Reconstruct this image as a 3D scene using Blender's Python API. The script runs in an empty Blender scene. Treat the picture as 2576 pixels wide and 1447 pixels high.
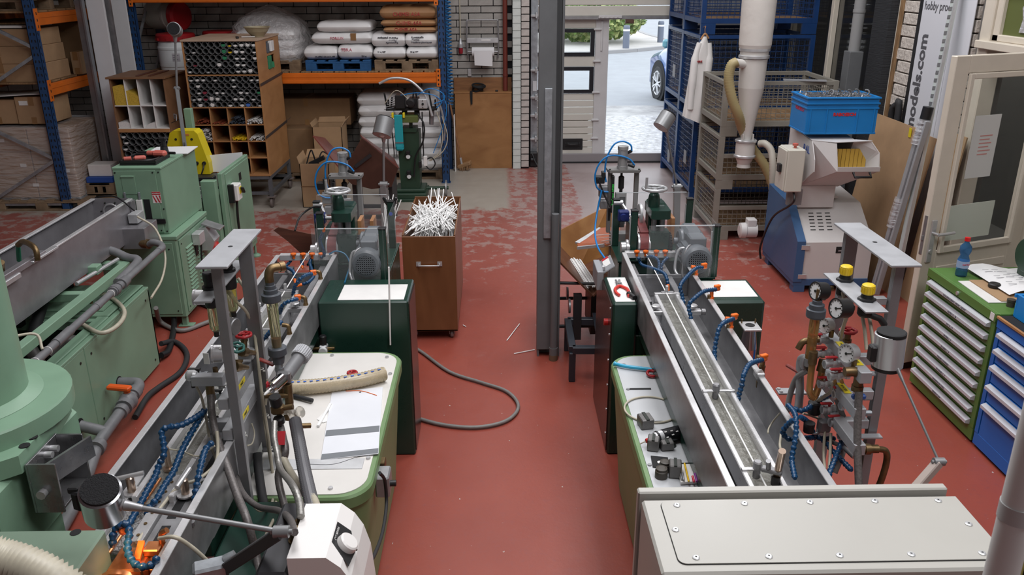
import bpy,math,random
from mathutils import Vector,Matrix
random.seed(7)
S=bpy.context.scene
COL=S.collection
PI=math.pi
# ------------------------------------------------------------ camera
CF,CH,CTH,CPS,CRO=2109.0,2.7,math.radians(20.7),math.radians(1.03),math.radians(0.2)
cam=bpy.data.cameras.new('camera');camo=bpy.data.objects.new('camera',cam);COL.objects.link(camo)
camo.location=(0,0,CH)
camo.rotation_mode='QUATERNION'
camo.rotation_quaternion=(Matrix.Rotation(-CPS,3,'Z') @ Matrix.Rotation(PI/2-CTH,3,'X') @ Matrix.Rotation(-CRO,3,'Z')).to_quaternion()
cam.sensor_width=36;cam.lens=CF/2576*36;cam.clip_start=0.05;cam.clip_end=400
cam.dof.use_dof=True;cam.dof.focus_distance=4.5;cam.dof.aperture_fstop=16
S.camera=camo
S.view_settings.view_transform='Standard';S.view_settings.look='None'
S.view_settings.gamma=1;S.view_settings.use_curve_mapping=False;S.view_settings.exposure=0.0
# ------------------------------------------------------------ world and light
W=bpy.data.worlds.new('overcast_sky');S.world=W;W.use_nodes=True
wn=W.node_tree.nodes;wb=wn['Background'];wb.inputs[0].default_value=(0.86,0.93,1.0,1);wb.inputs[1].default_value=2.5
def area(name,loc,sx,sy,power,color=(1,.97,.93),rot=(0,0,0)):
 l=bpy.data.lights.new(name,'AREA');l.shape='RECTANGLE';l.size=sx;l.size_y=sy;l.energy=power;l.color=color
 o=bpy.data.objects.new(name,l);COL.objects.link(o);o.location=loc;o.rotation_euler=rot
 return o
SKYL=[(-0.2,3.6,1.5,2.6),(1.9,6.6,1.5,2.4),(-1.9,7.0,1.4,2.4),(0.6,9.9,1.5,2.2),(1.9,1.2,1.4,2.4)]
SKP=[130,130,62,62,125]
CEIL=5.2
for i,(x,y,sx,sy) in enumerate(SKYL):
 area('rooflight_daylight',(x,y,CEIL-.02),sx,sy,SKP[i],(.98,.98,1.0))
def spot(name,loc,target,power,color,size=1.2,rad=.03):
 l=bpy.data.lights.new(name,'SPOT');l.energy=power;l.color=color;l.spot_size=size;l.spot_blend=.5;l.shadow_soft_size=rad
 o=bpy.data.objects.new(name,l);COL.objects.link(o);o.location=loc
 d=Vector(target)-Vector(loc);o.rotation_euler=d.to_track_quat('-Z','Y').to_euler()
 return o
# ------------------------------------------------------------ measuring helper: where a sight line meets a plane of the room
def ray(px,py):
 u=(px-1288)/CF;v=(py-723.5)/CF
 u,v=u*math.cos(CRO)-v*math.sin(CRO),u*math.sin(CRO)+v*math.cos(CRO)
 y=math.cos(CTH)-v*math.sin(CTH);z=-math.sin(CTH)-v*math.cos(CTH)
 return (u*math.cos(CPS)+y*math.sin(CPS),-u*math.sin(CPS)+y*math.cos(CPS),z)
def at(px,py,z=None,Y=None,X=None):
 d=ray(px,py)
 t=(z-CH)/d[2] if z is not None else (Y/d[1] if Y is not None else X/d[0])
 return Vector((d[0]*t,d[1]*t,CH+d[2]*t))
# ------------------------------------------------------------ materials
MATS={}
def mat(name,col,rough=.5,metal=0.,var=.0,scale=6.,bump=0.,bscale=60.,trans=0.,ior=1.45,emit=None,estr=0.,alpha=None,coat=0.,col2=None,spec=.5,stretch=None):
 if name in MATS: return MATS[name]
 m=bpy.data.materials.new(name);m.use_nodes=True;MATS[name]=m
 nt=m.node_tree;N=nt.nodes;L=nt.links;b=N['Principled BSDF']
 c4=(*col,1)
 b.inputs['Base Color'].default_value=c4;b.inputs['Roughness'].default_value=rough;b.inputs['Metallic'].default_value=metal
 b.inputs['Specular IOR Level'].default_value=spec
 if trans: b.inputs['Transmission Weight'].default_value=trans;b.inputs['IOR'].default_value=ior
 if coat: b.inputs['Coat Weight'].default_value=coat
 if emit: b.inputs['Emission Color'].default_value=(*emit,1);b.inputs['Emission Strength'].default_value=estr
 if alpha is not None: b.inputs['Alpha'].default_value=alpha
 if var or bump:
  tc=N.new('ShaderNodeTexCoord');mp=N.new('ShaderNodeMapping');L.new(tc.outputs['Object'],mp.inputs[0])
  if stretch: mp.inputs['Scale'].default_value=stretch
 if var:
  n=N.new('ShaderNodeTexNoise');n.inputs['Scale'].default_value=scale;n.inputs['Detail'].default_value=6;n.inputs['Roughness'].default_value=.65
  L.new(mp.outputs[0],n.inputs['Vector'])
  r=N.new('ShaderNodeValToRGB');r.color_ramp.elements[0].position=.32;r.color_ramp.elements[1].position=.7
  c2=col2 if col2 else tuple(c*(1-var) for c in col)
  r.color_ramp.elements[0].color=(*c2,1);r.color_ramp.elements[1].color=(*(min(1,c*(1+var*.5)) for c in col),1)
  L.new(n.outputs['Fac'],r.inputs[0]);L.new(r.outputs[0],b.inputs['Base Color'])
  mr=N.new('ShaderNodeMapRange');mr.inputs['To Min'].default_value=max(0,rough-.12);mr.inputs['To Max'].default_value=min(1,rough+.15)
  L.new(n.outputs['Fac'],mr.inputs['Value']);L.new(mr.outputs[0],b.inputs['Roughness'])
 if bump:
  n2=N.new('ShaderNodeTexNoise');n2.inputs['Scale'].default_value=bscale;n2.inputs['Detail'].default_value=4
  L.new(mp.outputs[0],n2.inputs['Vector'])
  bp=N.new('ShaderNodeBump');bp.inputs['Strength'].default_value=bump;bp.inputs['Distance'].default_value=.01
  L.new(n2.outputs['Fac'],bp.inputs['Height']);L.new(bp.outputs[0],b.inputs['Normal'])
 return m
def wood(name,c1,c2,rough=.5,stretch=(1.5,1.5,12),scale=3.):
 if name in MATS: return MATS[name]
 m=mat(name,c1,rough);nt=m.node_tree;N=nt.nodes;L=nt.links;b=N['Principled BSDF']
 tc=N.new('ShaderNodeTexCoord');mp=N.new('ShaderNodeMapping');mp.inputs['Scale'].default_value=stretch
 n=N.new('ShaderNodeTexNoise');n.inputs['Scale'].default_value=scale;n.inputs['Detail'].default_value=8;n.inputs['Distortion'].default_value=.6
 r=N.new('ShaderNodeValToRGB');r.color_ramp.elements[0].position=.3;r.color_ramp.elements[1].position=.72
 r.color_ramp.elements[0].color=(*c2,1);r.color_ramp.elements[1].color=(*c1,1)
 L.new(tc.outputs['Object'],mp.inputs[0]);L.new(mp.outputs[0],n.inputs['Vector']);L.new(n.outputs['Fac'],r.inputs[0]);L.new(r.outputs[0],b.inputs['Base Color'])
 return m
# ------------------------------------------------------------ mesh builder
class MB:
 def __init__(s): s.v=[];s.f=[];s.sm=[];s.mi=[];s.cur=0
 def add(s,vs,fs,smooth=False):
  o=len(s.v);s.v +=[Vector(v) for v in vs]
  for f in fs: s.f.append([i+o for i in f]);s.sm.append(smooth);s.mi.append(s.cur)
  return s
 def box(s,c,d,R=None,bev=0.):
  c=Vector(c);h=[x/2 for x in d];bev=min(bev,min(h)*.9)
  if not bev:
   P=[Vector((x*h[0],y*h[1],z*h[2])) for x in (-1,1) for y in (-1,1) for z in (-1,1)]
   F=[(0,1,3,2),(4,6,7,5),(0,4,5,1),(2,3,7,6),(0,2,6,4),(1,5,7,3)]
  else:
   P=[];I={}
   for sx in (-1,1):
    for sy in (-1,1):
     for sz in (-1,1):
      sg=(sx,sy,sz)
      for a in range(3):
       q=[sg[k]*(h[k] if k==a else h[k]-bev) for k in range(3)]
       I[(sg,a)]=len(P);P.append(Vector(q))
   F=[]
   for a in range(3):
    b,g=(a+1) % 3,(a+2) % 3
    for sa in (-1,1):
     def k(sb,sg_):
      t=[0,0,0];t[a]=sa;t[b]=sb;t[g]=sg_;return I[(tuple(t),a)]
     q=[k(-1,-1),k(1,-1),k(1,1),k(-1,1)]
     F.append(q if sa > 0 else q[::-1])
    for sb in (-1,1):
     for sg_ in (-1,1):
      def e(sa,ax):
       t=[0,0,0];t[a]=sa;t[b]=sb;t[g]=sg_;return I[(tuple(t),ax)]
      q=[e(-1,b),e(1,b),e(1,g),e(-1,g)]
      F.append(q if sb*sg_ > 0 else q[::-1])
   for sx in (-1,1):
    for sy in (-1,1):
     for sz in (-1,1):
      t=[I[((sx,sy,sz),a)] for a in range(3)]
      F.append(t if sx*sy*sz > 0 else t[::-1])
  if R is not None: P=[R @ p for p in P]
  return s.add([c+p for p in P],F)
 def b2(s,x0,x1,y0,y1,z0,z1,bev=0.):
  return s.box(((x0+x1)/2,(y0+y1)/2,(z0+z1)/2),(abs(x1-x0),abs(y1-y0),abs(z1-z0)),None,bev)
 def beam(s,p0,p1,w,h,up=(0,0,1),bev=0.):
  p0=Vector(p0);p1=Vector(p1);d=p1-p0;L=d.length;y=d.normalized();u=Vector(up)
  x=y.cross(u)
  if x.length < 1e-4: x=y.cross(Vector((1,0,0)))
  x.normalize();z=x.cross(y)
  return s.box((p0+p1)/2,(w,L,h),Matrix((x,y,z)).transposed(),bev)
 def rings(s,R,smooth=True,cap0=True,cap1=True,closed=True):
  n=len(R[0]);vs=[p for r in R for p in r];fs=[]
  for i in range(len(R)-1):
   for j in range(n if closed else n-1):
    k=(j+1) % n;fs.append((i*n+j,i*n+k,(i+1)*n+k,(i+1)*n+j))
  s.add(vs,fs,smooth)
  if cap0: s.add(R[0],[list(range(n))[::-1]])
  if cap1: s.add(R[-1],[list(range(n))])
  return s
 def cyl(s,p0,p1,r0,r1=None,n=14,cap=True):
  r1=r0 if r1 is None else r1;p0=Vector(p0);p1=Vector(p1);d=(p1-p0).normalized()
  x=d.orthogonal().normalized();y=d.cross(x)
  R=[[p+(x*math.cos(2*PI*i/n)+y*math.sin(2*PI*i/n))*max(r,1e-5) for i in range(n)] for p,r in ((p0,r0),(p1,r1))]
  return s.rings(R,True,cap,cap)
 def lathe(s,base,prof,axis=(0,0,1),n=18,soft=False):
  base=Vector(base);d=Vector(axis).normalized();x=d.orthogonal().normalized();y=d.cross(x)
  R=[[base+d*h+(x*math.cos(2*PI*i/n)+y*math.sin(2*PI*i/n))*max(r,1e-5) for i in range(n)] for r,h in prof]
  if soft: s.rings(R,True,prof[0][0] > 1e-3,prof[-1][0] > 1e-3)
  else:
   for i in range(len(R)-1): s.rings(R[i:i+2],True,i==0 and prof[0][0] > 1e-3,i==len(R)-2 and prof[-1][0] > 1e-3)
  return s
 def tube(s,path,r,n=8,cap=True):
  P=[Vector(p) for p in path];rs=r if isinstance(r,(list,tuple)) else [r]*len(P)
  R=[];x=None
  for i,p in enumerate(P):
   d=(P[min(i+1,len(P)-1)]-P[max(i-1,0)]).normalized()
   if x is None: x=d.orthogonal().normalized()
   else:
    x=x-d*x.dot(d)
    x=x.normalized() if x.length > 1e-6 else d.orthogonal().normalized()
   y=d.cross(x)
   R.append([p+(x*math.cos(2*PI*k/n)+y*math.sin(2*PI*k/n))*rs[i] for k in range(n)])
  return s.rings(R,True,cap,cap)
 def prism(s,pts,v):
  v=Vector(v);A=[Vector(p) for p in pts];n=len(A);nn=Vector((0,0,0))
  for i in range(n): nn +=A[i].cross(A[(i+1) % n])
  if nn.dot(v) > 0: A=A[::-1]
  B=[p+v for p in A]
  s.add(A,[list(range(n))]);s.add(B,[list(range(n))[::-1]])
  for i in range(n):
   k=(i+1) % n;s.add([A[i],B[i],B[k],A[k]],[(0,1,2,3)])
  return s
 def torus(s,c,axis,R,r,n=24,m=8,a0=0,a1=2*PI):
  c=Vector(c);d=Vector(axis).normalized();x=d.orthogonal().normalized();y=d.cross(x)
  full=abs(a1-a0-2*PI) < 1e-6
  pts=[c+(x*math.cos(a0+(a1-a0)*i/n)+y*math.sin(a0+(a1-a0)*i/n))*R for i in range(n+1)]
  return s.tube(pts,r,m,not full)
 def ball(s,c,r,n=12,sc=(1,1,1)):
  c=Vector(c);R=[]
  for i in range(1,n//2):
   t=PI*i/(n//2)
   R.append([c+Vector((math.sin(t)*math.cos(2*PI*k/n)*r*sc[0],math.sin(t)*math.sin(2*PI*k/n)*r*sc[1],-math.cos(t)*r*sc[2])) for k in range(n)])
  return s.rings(R)
 def mesh(s,name,off=(0,0,0)):
  me=bpy.data.meshes.new(name);o=Vector(off)
  me.from_pydata([tuple(v-o) for v in s.v],[],s.f)
  me.polygons.foreach_set('use_smooth',s.sm);me.polygons.foreach_set('material_index',s.mi)
  me.update();return me
 def obj(s,name,m,parent=None,label=None,loc=None,kind=None):
  if parent is not None: off=wloc(parent)
  elif loc is not None: off=Vector(loc)
  else:
   xs=[v.x for v in s.v];ys=[v.y for v in s.v]
   off=Vector(((min(xs)+max(xs))/2,(min(ys)+max(ys))/2,min(v.z for v in s.v)))
  me=s.mesh(name,off);ms=m if isinstance(m,(list,tuple)) else [m]
  for q in ms: me.materials.append(q)
  o=bpy.data.objects.new(name,me);COL.objects.link(o)
  if parent is not None: o.parent=parent
  else: o.location=off
  if label: o['label']=label
  if kind: o['kind']=kind
  return o
def wloc(o):
 v=Vector(o.location)
 while o.parent: o=o.parent;v +=Vector(o.location)
 return v
def tag(o,label,cat,group=None):
 o['label']=label;o['category']=cat
 if group: o['group']=group
 return o
def thing(name,label,cat,loc,group=None):
 o=bpy.data.objects.new(name,None);COL.objects.link(o);o.location=loc;o.empty_display_size=.1
 return tag(o,label,cat,group)
KIDS={}
def dup(root,loc=None,rotz=None,label=None):
 def cp(o,par):
  c=o.copy();COL.objects.link(c)
  if par is not None: c.parent=par
  for ch in o.children: cp(ch,c)
  return c
 r=cp(root,None)
 if loc is not None: r.location=loc
 if rotz is not None: r.rotation_euler=(0,0,rotz)
 if label: r['label']=label
 return r
def inst(name,me,parent,loc=(0,0,0),rot=None,label=None):
 o=bpy.data.objects.new(name,me);COL.objects.link(o);o.parent=parent;o.location=Vector(loc)-(wloc(parent) if parent else Vector())
 if rot is not None: o.rotation_euler=rot
 if label: o['label']=label
 return o
def sp(pts,k=6):
 P=[Vector(p) for p in pts];P=[P[0]*2-P[1]]+P+[P[-1]*2-P[-2]];out=[]
 for i in range(1,len(P)-2):
  for j in range(k):
   t=j/k;a,b,c,d=P[i-1:i+3]
   out.append(.5*((2*b)+(c-a)*t+(2*a-5*b+4*c-d)*t*t+(3*b-a-3*c+d)*t**3))
 out.append(P[-2]);return out
def text(name,body,m,parent,loc,size,R=None,ext=.0008,align='CENTER',shear=0,sx=1.,bold=0):
 cu=bpy.data.curves.new(name,'FONT');cu.body=body;cu.size=size;cu.extrude=ext;cu.align_x=align;cu.align_y='CENTER';cu.resolution_u=2;cu.offset=bold
 tmp=bpy.data.objects.new(name,cu);COL.objects.link(tmp)
 bpy.context.view_layer.update()
 me=bpy.data.meshes.new_from_object(tmp.evaluated_get(bpy.context.evaluated_depsgraph_get()))
 bpy.data.objects.remove(tmp);me.name=name
 me.transform(Matrix.Diagonal((sx,1,1,1)))
 me.materials.clear();me.materials.append(m)
 o=bpy.data.objects.new(name,me);COL.objects.link(o)
 if parent: o.parent=parent;o.location=Vector(loc)-wloc(parent)
 else: o.location=loc
 if R is not None: o.rotation_euler=R.to_euler()
 return o
def RX(x,z):
 x=Vector(x).normalized();z=Vector(z).normalized();y=z.cross(x).normalized();x=y.cross(z)
 return Matrix((x,y,z)).transposed()
def struct(o): o['kind']='structure';return o
RM=lambda a,ax: Matrix.Rotation(math.radians(a),3,ax)
# common materials
steel=mat('brushed_steel',(.60,.60,.61),.32,.6,.22,5,.05,90)
steel_b=mat('skylit_flange_steel',(.74,.74,.75),.28,.5,.15,5)  # paler steel, skylight reflections put into its colour
steel_d=mat('dull_steel',(.31,.31,.32),.42,.65,.3,7)
galv=mat('galvanised_steel',(.42,.45,.48),.45,.75,.25,18)
alu=mat('aluminium_grey',(.36,.36,.37),.42,.6,.15,12)
alu_l=mat('light_aluminium',(.62,.63,.64),.38,.55,.12,10)
black=mat('black_plastic',(.012,.012,.013),.45)
blackm=mat('black_matte',(.008,.008,.009),.8)
white=mat('white_paint',(.78,.77,.75),.45,0,.08,5)
brass=mat('aged_brass',(.22,.15,.075),.42,.85,.35,20)
copper=mat('copper',(.75,.32,.14),.3,.95,.25,9)
mgreen=mat('machine_green_paint',(.205,.34,.235),.42,0,.13,2.5)
dgreen=mat('dark_green_paint',(.012,.042,.030),.28,0,.2,4)
orange=mat('orange_paint',(.72,.16,.012),.42,0,.12,6)
ublue=mat('rack_blue_paint',(.015,.06,.17),.45,0,.25,9)
bluepl=mat('blue_hose_plastic',(.006,.05,.13),.32)
bluehose=mat('bright_blue_hose',(.01,.2,.55),.35)
orpl=mat('orange_plastic',(.85,.16,.015),.38)
redpl=mat('red_handle_plastic',(.35,.015,.02),.4)
grey_pvc=mat('grey_pvc_pipe',(.17,.172,.18),.42,0,.2,12)
rubber=mat('dark_rubber',(.02,.02,.022),.7)
hosec=mat('cream_hose',(.5,.46,.36),.4,0,.15,20)
hoseg=mat('grey_hose',(.2,.19,.18),.5,0,.15,20)
braid=mat('braided_hose',(.17,.155,.15),.45,.3,.4,140)
wireb=mat('black_cable',(.01,.01,.011),.5)
yellowl=mat('yellow_label',(.75,.6,.02),.5)
card=mat('brown_cardboard',(.40,.255,.14),.8,0,.12,5)
# FLOOR
def floor_material():
 m=mat('worn_red_floor_paint',(.22,.034,.026),.4);nt=m.node_tree;N=nt.nodes;L=nt.links;b=N['Principled BSDF']
 g=N.new('ShaderNodeNewGeometry');sx=N.new('ShaderNodeSeparateXYZ');L.new(g.outputs['Position'],sx.inputs[0])
 def noise(sc,det=5,ro=.6):
  n=N.new('ShaderNodeTexNoise');n.inputs['Scale'].default_value=sc;n.inputs['Detail'].default_value=det;n.inputs['Roughness'].default_value=ro
  L.new(g.outputs['Position'],n.inputs['Vector']);return n.outputs['Fac']
 def mth(op,a,c,d=None):
  q=N.new('ShaderNodeMath');q.operation=op;q.use_clamp=False
  for i,t in enumerate((a,c,d)):
   if t is None: continue
   if isinstance(t,(int,float)): q.inputs[i].default_value=t
   else: L.new(t,q.inputs[i])
  return q.outputs[0]
 def ss(x,a,c):
  q=N.new('ShaderNodeMapRange');q.interpolation_type='SMOOTHSTEP';q.inputs['From Min'].default_value=a;q.inputs['From Max'].default_value=c
  L.new(x,q.inputs['Value']);return q.outputs[0]
 def mix(f,A,B):
  q=N.new('ShaderNodeMix');q.data_type='RGBA'
  L.new(f,q.inputs[0])
  for i,t in ((6,A),(7,B)):
   if isinstance(t,tuple): q.inputs[i].default_value=(*t,1)
   else: L.new(t,q.inputs[i])
  return q.outputs[2]
 n1=noise(1.2);n2=noise(5.5,8,.7);n3=noise(26,6,.7);n4=noise(.5,3)
 red=mix(n1,(.225,.042,.028),(.35,.076,.050))
 red=mix(ss(n3,.5,.75),red,(.26,.062,.05))
 conc=mix(n2,(.3,.27,.235),(.46,.42,.36))
 pinkc=mix(n2,(.3,.22,.21),(.46,.38,.37))
 ywob=mth('ADD',sx.outputs[1],mth('MULTIPLY',n2,.9))
 xw=mth('ADD',sx.outputs[0],mth('MULTIPLY',n2,.35))
 back=ss(ywob,10.15,10.35)
 lft=mth('SUBTRACT',1,ss(xw,.28,.36))
 rgt=ss(xw,1.17,1.2)
 pinkm=mth('MULTIPLY',ss(ywob,9.7,9.8),rgt)
 # worn patches where the paint has gone, mostly towards the back
 yfac=ss(sx.outputs[1],4.5,10.5)
 thr=mth('SUBTRACT',n2,mth('SUBTRACT',.64,mth('MULTIPLY',yfac,.17)))
 wear=mth('MULTIPLY',ss(thr,.0,.06),mth('MULTIPLY',yfac,.7))
 chips=ss(noise(38,3,.5),.735,.75)
 red=mix(mth('MULTIPLY',ss(sx.outputs[1],6.,11.),.4),red,(.40,.19,.17))  # paler red towards the back, glare from the open door painted in
 c=mix(wear,red,(.40,.33,.30))
 c=mix(chips,c,(.5,.45,.42))
 c=mix(mth('MULTIPLY',back,lft),c,conc)
 c=mix(pinkm,c,pinkc)
 stain=mth('MULTIPLY',ss(n4,.56,.7),.28)
 c=mix(stain,c,(.11,.04,.035))
 L.new(c,b.inputs['Base Color'])
 q=N.new('ShaderNodeMapRange');q.inputs['To Min'].default_value=.24;q.inputs['To Max'].default_value=.55;L.new(n2,q.inputs['Value'])
 L.new(q.outputs[0],b.inputs['Roughness'])
 bp=N.new('ShaderNodeBump');bp.inputs['Strength'].default_value=.12;bp.inputs['Distance'].default_value=.01;L.new(n3,bp.inputs['Height']);L.new(bp.outputs[0],b.inputs['Normal'])
 return m
b=MB();b.b2(-7.2,3.9,-2.5,12.55,-.12,0);struct(b.obj('floor',floor_material()))
# CEILING, HIDDEN WALLS
plaster=mat('grey_white_wall_paint',(.42,.43,.44),.7,0,.08,3)
b=MB()
xs=[-7.2,3.9]
def holes(b,z0,z1):
 # ceiling slabs around the rooflight openings (sorted strips along y)
 b.b2(-7.2,3.9,-2.5,12.5,z0,z1)
holes(b,CEIL,CEIL+.2);struct(b.obj('ceiling',mat('ceiling_paint',(.6,.6,.6),.8)))
b=MB();b.b2(-7.3,-7.2,-2.5,12.5,0,CEIL);struct(b.obj('wall_left',plaster))
b=MB();b.b2(-7.2,3.9,-2.6,-2.5,0,CEIL);struct(b.obj('wall_front',plaster))
# BACK WALL OF BRICK
mortar=mat('dark_mortar',(.018,.02,.024),.95)
brickm=mat('grey_brick',(.36,.34,.315),.85,0,.16,9,.25,60)
wb_=MB();wb_.b2(-7.2,.24,12.30,12.5,0,CEIL);wback=struct(wb_.obj('wall_back',mortar))
b=MB();b.b2(.24,2.6,12.44,12.6,2.62,CEIL);b.b2(2.52,3.9,12.44,12.6,0,CEIL);b.obj('lintel',plaster,wback)
bw,bh,jt=.345,.0935,.010
def brick_mesh(w,h,d,nm,bev=.004):
 q=MB();q.box((0,0,0),(w,d,h),None,bev);me=q.mesh(nm);return me
me_b=brick_mesh(bw-jt,bh-jt,.03,'brick');me_b.materials.append(brickm)
far=MB();cnt=0
for r in range(40):
 z=bh*(r+.5);x=-7.1+(bw/2 if r % 2 else 0)
 while x < .24:
  w=min(bw-jt,.232-(x-(bw-jt)/2))
  if w > .06:
   cx=x-(bw-jt)/2+w/2;y=12.290+random.uniform(-.002,.002)
   vis=(.72 < z < 2.55 and -2.75 < x) or (1.85 < z < 2.55 and -4.4 < x)
   if vis and w > bw-jt-.001 and cnt < 300:
    inst('brick',me_b,wback,(cx,y,z));cnt +=1
   elif vis: far.box((cx,y,z),(w,.03,bh-jt),None,.004)
   else: far.box((cx,y,z),(w,.03,bh-jt))
  x +=bw
far.obj('brickwork',brickm,wback,kind='stuff')
# ---- white painted pier and the plain brick return beside the door
pier=MB();pier.b2(.24,.47,12.06,12.5,0,CEIL);pier=struct(pier.obj('trim_1',mortar))
pierw=mat('white_painted_brick',(.66,.70,.67),.6,0,.1,12,.2,40);pierg=mat('pale_brick',(.55,.50,.47),.8,0,.2,14,.3,50)
ma=brick_mesh(.113,.092,.05,'brick',.003);ma.materials.append(pierw)
mb_=brick_mesh(.108,.084,.04,'brick',.004);mb_.materials.append(pierg)
for r in range(27):
 z=.0965*(r+.5)
 inst('brick',ma,pier,(.235+.0575,12.045+random.uniform(-.003,.003),z))
 inst('brick',mb_,pier,(.358+.054,12.055+random.uniform(-.003,.003),z+.02))
# SECTIONAL DOOR
dpan=mat('door_beige_panel',(.68,.655,.59),.5,0,.06,3);dfr=mat('door_frame_grey',(.66,.65,.65),.45,0,.06,4)
d1=MB();d1.b2(.50,1.36,12.48,12.52,.12,.72);d1=struct(d1.obj('door_1',dpan))
DY=12.47
def ribbed(z0,z1,x0,x1,name='panel',y=DY):
 n=max(1,round((z1-z0)/.098));h=(z1-z0)/n
 for i in range(n):
  q=MB();q.box(((x0+x1)/2,y,z0+h*(i+.5)),(x1-x0,.05,h-.008),None,.006);q.obj(name,dpan,d1)
ribbed(.13,1.02,.46,1.43)
b=MB();b.b2(.46,1.43,DY-.025,DY+.025,1.40,1.545,.005);b.obj('panel',dpan,d1)
b=MB();b.b2(.46,1.43,DY-.025,DY+.025,1.93,2.07,.005);b.obj('panel',dpan,d1)
glass=mat('window_glass',(.95,.97,.97),.02,0,trans=1.,ior=1.1,spec=.3)
for z0,z1,nm in ((1.025,1.395,'window_frame'),(1.55,1.925,'window_frame')):
 f=MB();x0,x1=.46,1.42
 for (a0,a1,c0,c1) in ((x0,x0+.05,z0,z1),(x1-.06,x1,z0,z1),(x0+.05,x1-.06,z0,z0+.05),(x0+.05,x1-.06,z1-.05,z1)):
  f.b2(a0,a1,DY-.04,DY+.03,c0,c1)
 fo=f.obj(nm,mat('black_window_frame',(.012,.014,.02),.4),d1)
 q=MB();q.b2(x0+.05,x1-.06,DY-.006,DY+.006,z0+.05,z1-.05);q.obj('pane',glass,fo)
b=MB();b.b2(1.43,1.62,DY-.04,DY+.05,.12,2.07,.006);b.b2(1.50,1.53,DY-.055,DY-.035,1.62,2.03,.004);b.obj('stile',dfr,d1)
b=MB();b.b2(.33,2.6,DY-.07,DY+.06,.015,.14,.006);b.obj('threshold_rail',mat('rail_aluminium',(.34,.32,.33),.4,.4),d1)
b=MB();b.b2(.33,2.6,DY-.09,DY+.06,0,.018);b.obj('rubber_seal',rubber,d1)
for z in (.35,.62,1.02,1.46,1.9):
 b=MB();b.b2(1.41,1.50,DY-.06,DY-.02,z,z+.035,.004);b.cyl((1.40,DY-.06,z+.017),(1.51,DY-.06,z+.017),.012,n=8);b.obj('hinge',dfr,d1)
b=MB();b.b2(.985,1.285,DY-.035,DY-.02,.19,.36,.012);b.b2(1.02,1.25,DY-.05,DY-.03,.24,.3,.005);b.tube(sp([(1.05,DY-.04,.29),(1.06,DY-.09,.285),(1.21,DY-.09,.285),(1.22,DY-.04,.29)]),.011);b.obj('handle',black,d1)
# raised header part
for i in range(5):
 b=MB();b.b2(.46,2.62,DY-.10,DY-.05,2.1+i*.145,2.235+i*.145,.008);b.obj('panel',dpan,d1)
b=MB();b.b2(.46,2.62,DY-.13,DY-.03,2.055,2.10,.005);b.obj('bottom_rail',alu,d1)
b=MB();b.b2(1.45,1.78,DY-.16,DY-.12,2.07,2.115,.004)
for k in range(5): b.cyl((1.48+k*.06,DY-.16,2.09),(1.48+k*.06,DY-.175,2.09),.011,n=8)
b.obj('lock_bar',dfr,d1)
b=MB();b.b2(1.83,1.95,DY-.17,DY-.1,2.0,2.055,.008);b.cyl((1.86,DY-.17,2.03),(1.86,DY-.19,2.03),.016,n=10);b.obj('latch',mat('rust_brown',(.12,.06,.04),.6),d1)
# galvanised guide rail at the left of the door
b=MB();b.b2(.47,.50,12.30,12.46,0,2.7);b.obj('trim_2',blackm).update_tag();struct(bpy.data.objects['trim_2'])  # black strip standing in for the shaded gap beside the rail
b=MB();b.b2(.50,.60,12.30,12.33,0,2.7);b.b2(.50,.515,12.24,12.30,0,2.7);gr=struct(b.obj('trim_3',galv))
for z in (.38,.98,1.36,2.1,.72):
 q=MB();q.b2(.495,.60,12.22,12.30,z,z+.03,.003);q.b2(.56,.585,12.20,12.28,z-.02,z+.06,.004);q.obj('roller_bracket',alu_l,gr)
q=MB();q.b2(.53,.585,12.285,12.299,1.08,1.22);q.obj('paper_sticker',mat('sticker_white',(.7,.7,.72),.5),gr)
q=MB();q.b2(.48,.6,12.12,12.24,.0,.22,.015);q.cyl((.5,12.1,.12),(.56,12.1,.12),.03);q.tube(sp([(.52,12.12,.2),(.56,12.05,.1),(.62,12.0,.02),(.7,11.95,.012)]),.012);q.obj('door_operator',black,gr)
# OUTSIDE
asph=mat('outside_asphalt',(.30,.31,.33),.75,0,.12,2,.2,80)
apron=mat('outside_apron',(.42,.41,.40),.6,0,.55,1.6,.3,9,col2=(.2,.19,.19))
b=MB();b.b2(-6,30,12.6,18.2,-.25,-.02);struct(b.obj('trim_4',apron))
wet=mat('wet_concrete',(.52,.51,.53),.35,0,.5,9,.6,40,col2=(.10,.09,.085))
b=MB();b.prism([(1.3,12.75,-.0195),(4.0,12.75,-.0195),(4.2,16.2,-.0195),(2.9,16.9,-.0195),(1.2,16.6,-.0195)],(0,0,.004));struct(b.obj('trim_5',wet))
b=MB();b.b2(-20,60,18.2,110,-.3,-.03);struct(b.obj('trim_6',asph))
KP=[(-20,29.6),(3.2,29.9),(5.0,31.0),(6.5,32.4),(7.1,34.6),(6.7,38),(6.6,46),(7.5,60)]
b=MB();b.prism([(x,y,-.05) for x,y in KP+[(-20,60)]],(0,0,.11));struct(b.obj('trim_7',mat('pavement_grey',(.46,.43,.41),.8,0,.15,1.2)))
kerbs=MB()
for p_,q_ in zip(KP,KP[1:]): kerbs.beam((*p_,.0),(*q_,.0),.2,.16)
kb=struct(kerbs.obj('trim_8',mat('kerb_stone',(.3,.29,.29),.8)))
lf=mat('hedge_leaf',(.17,.26,.07),.6,0,.4,30,col2=(.07,.11,.03));lf2=mat('hedge_leaf_pale',(.36,.4,.15),.6,0,.4,30)
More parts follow.
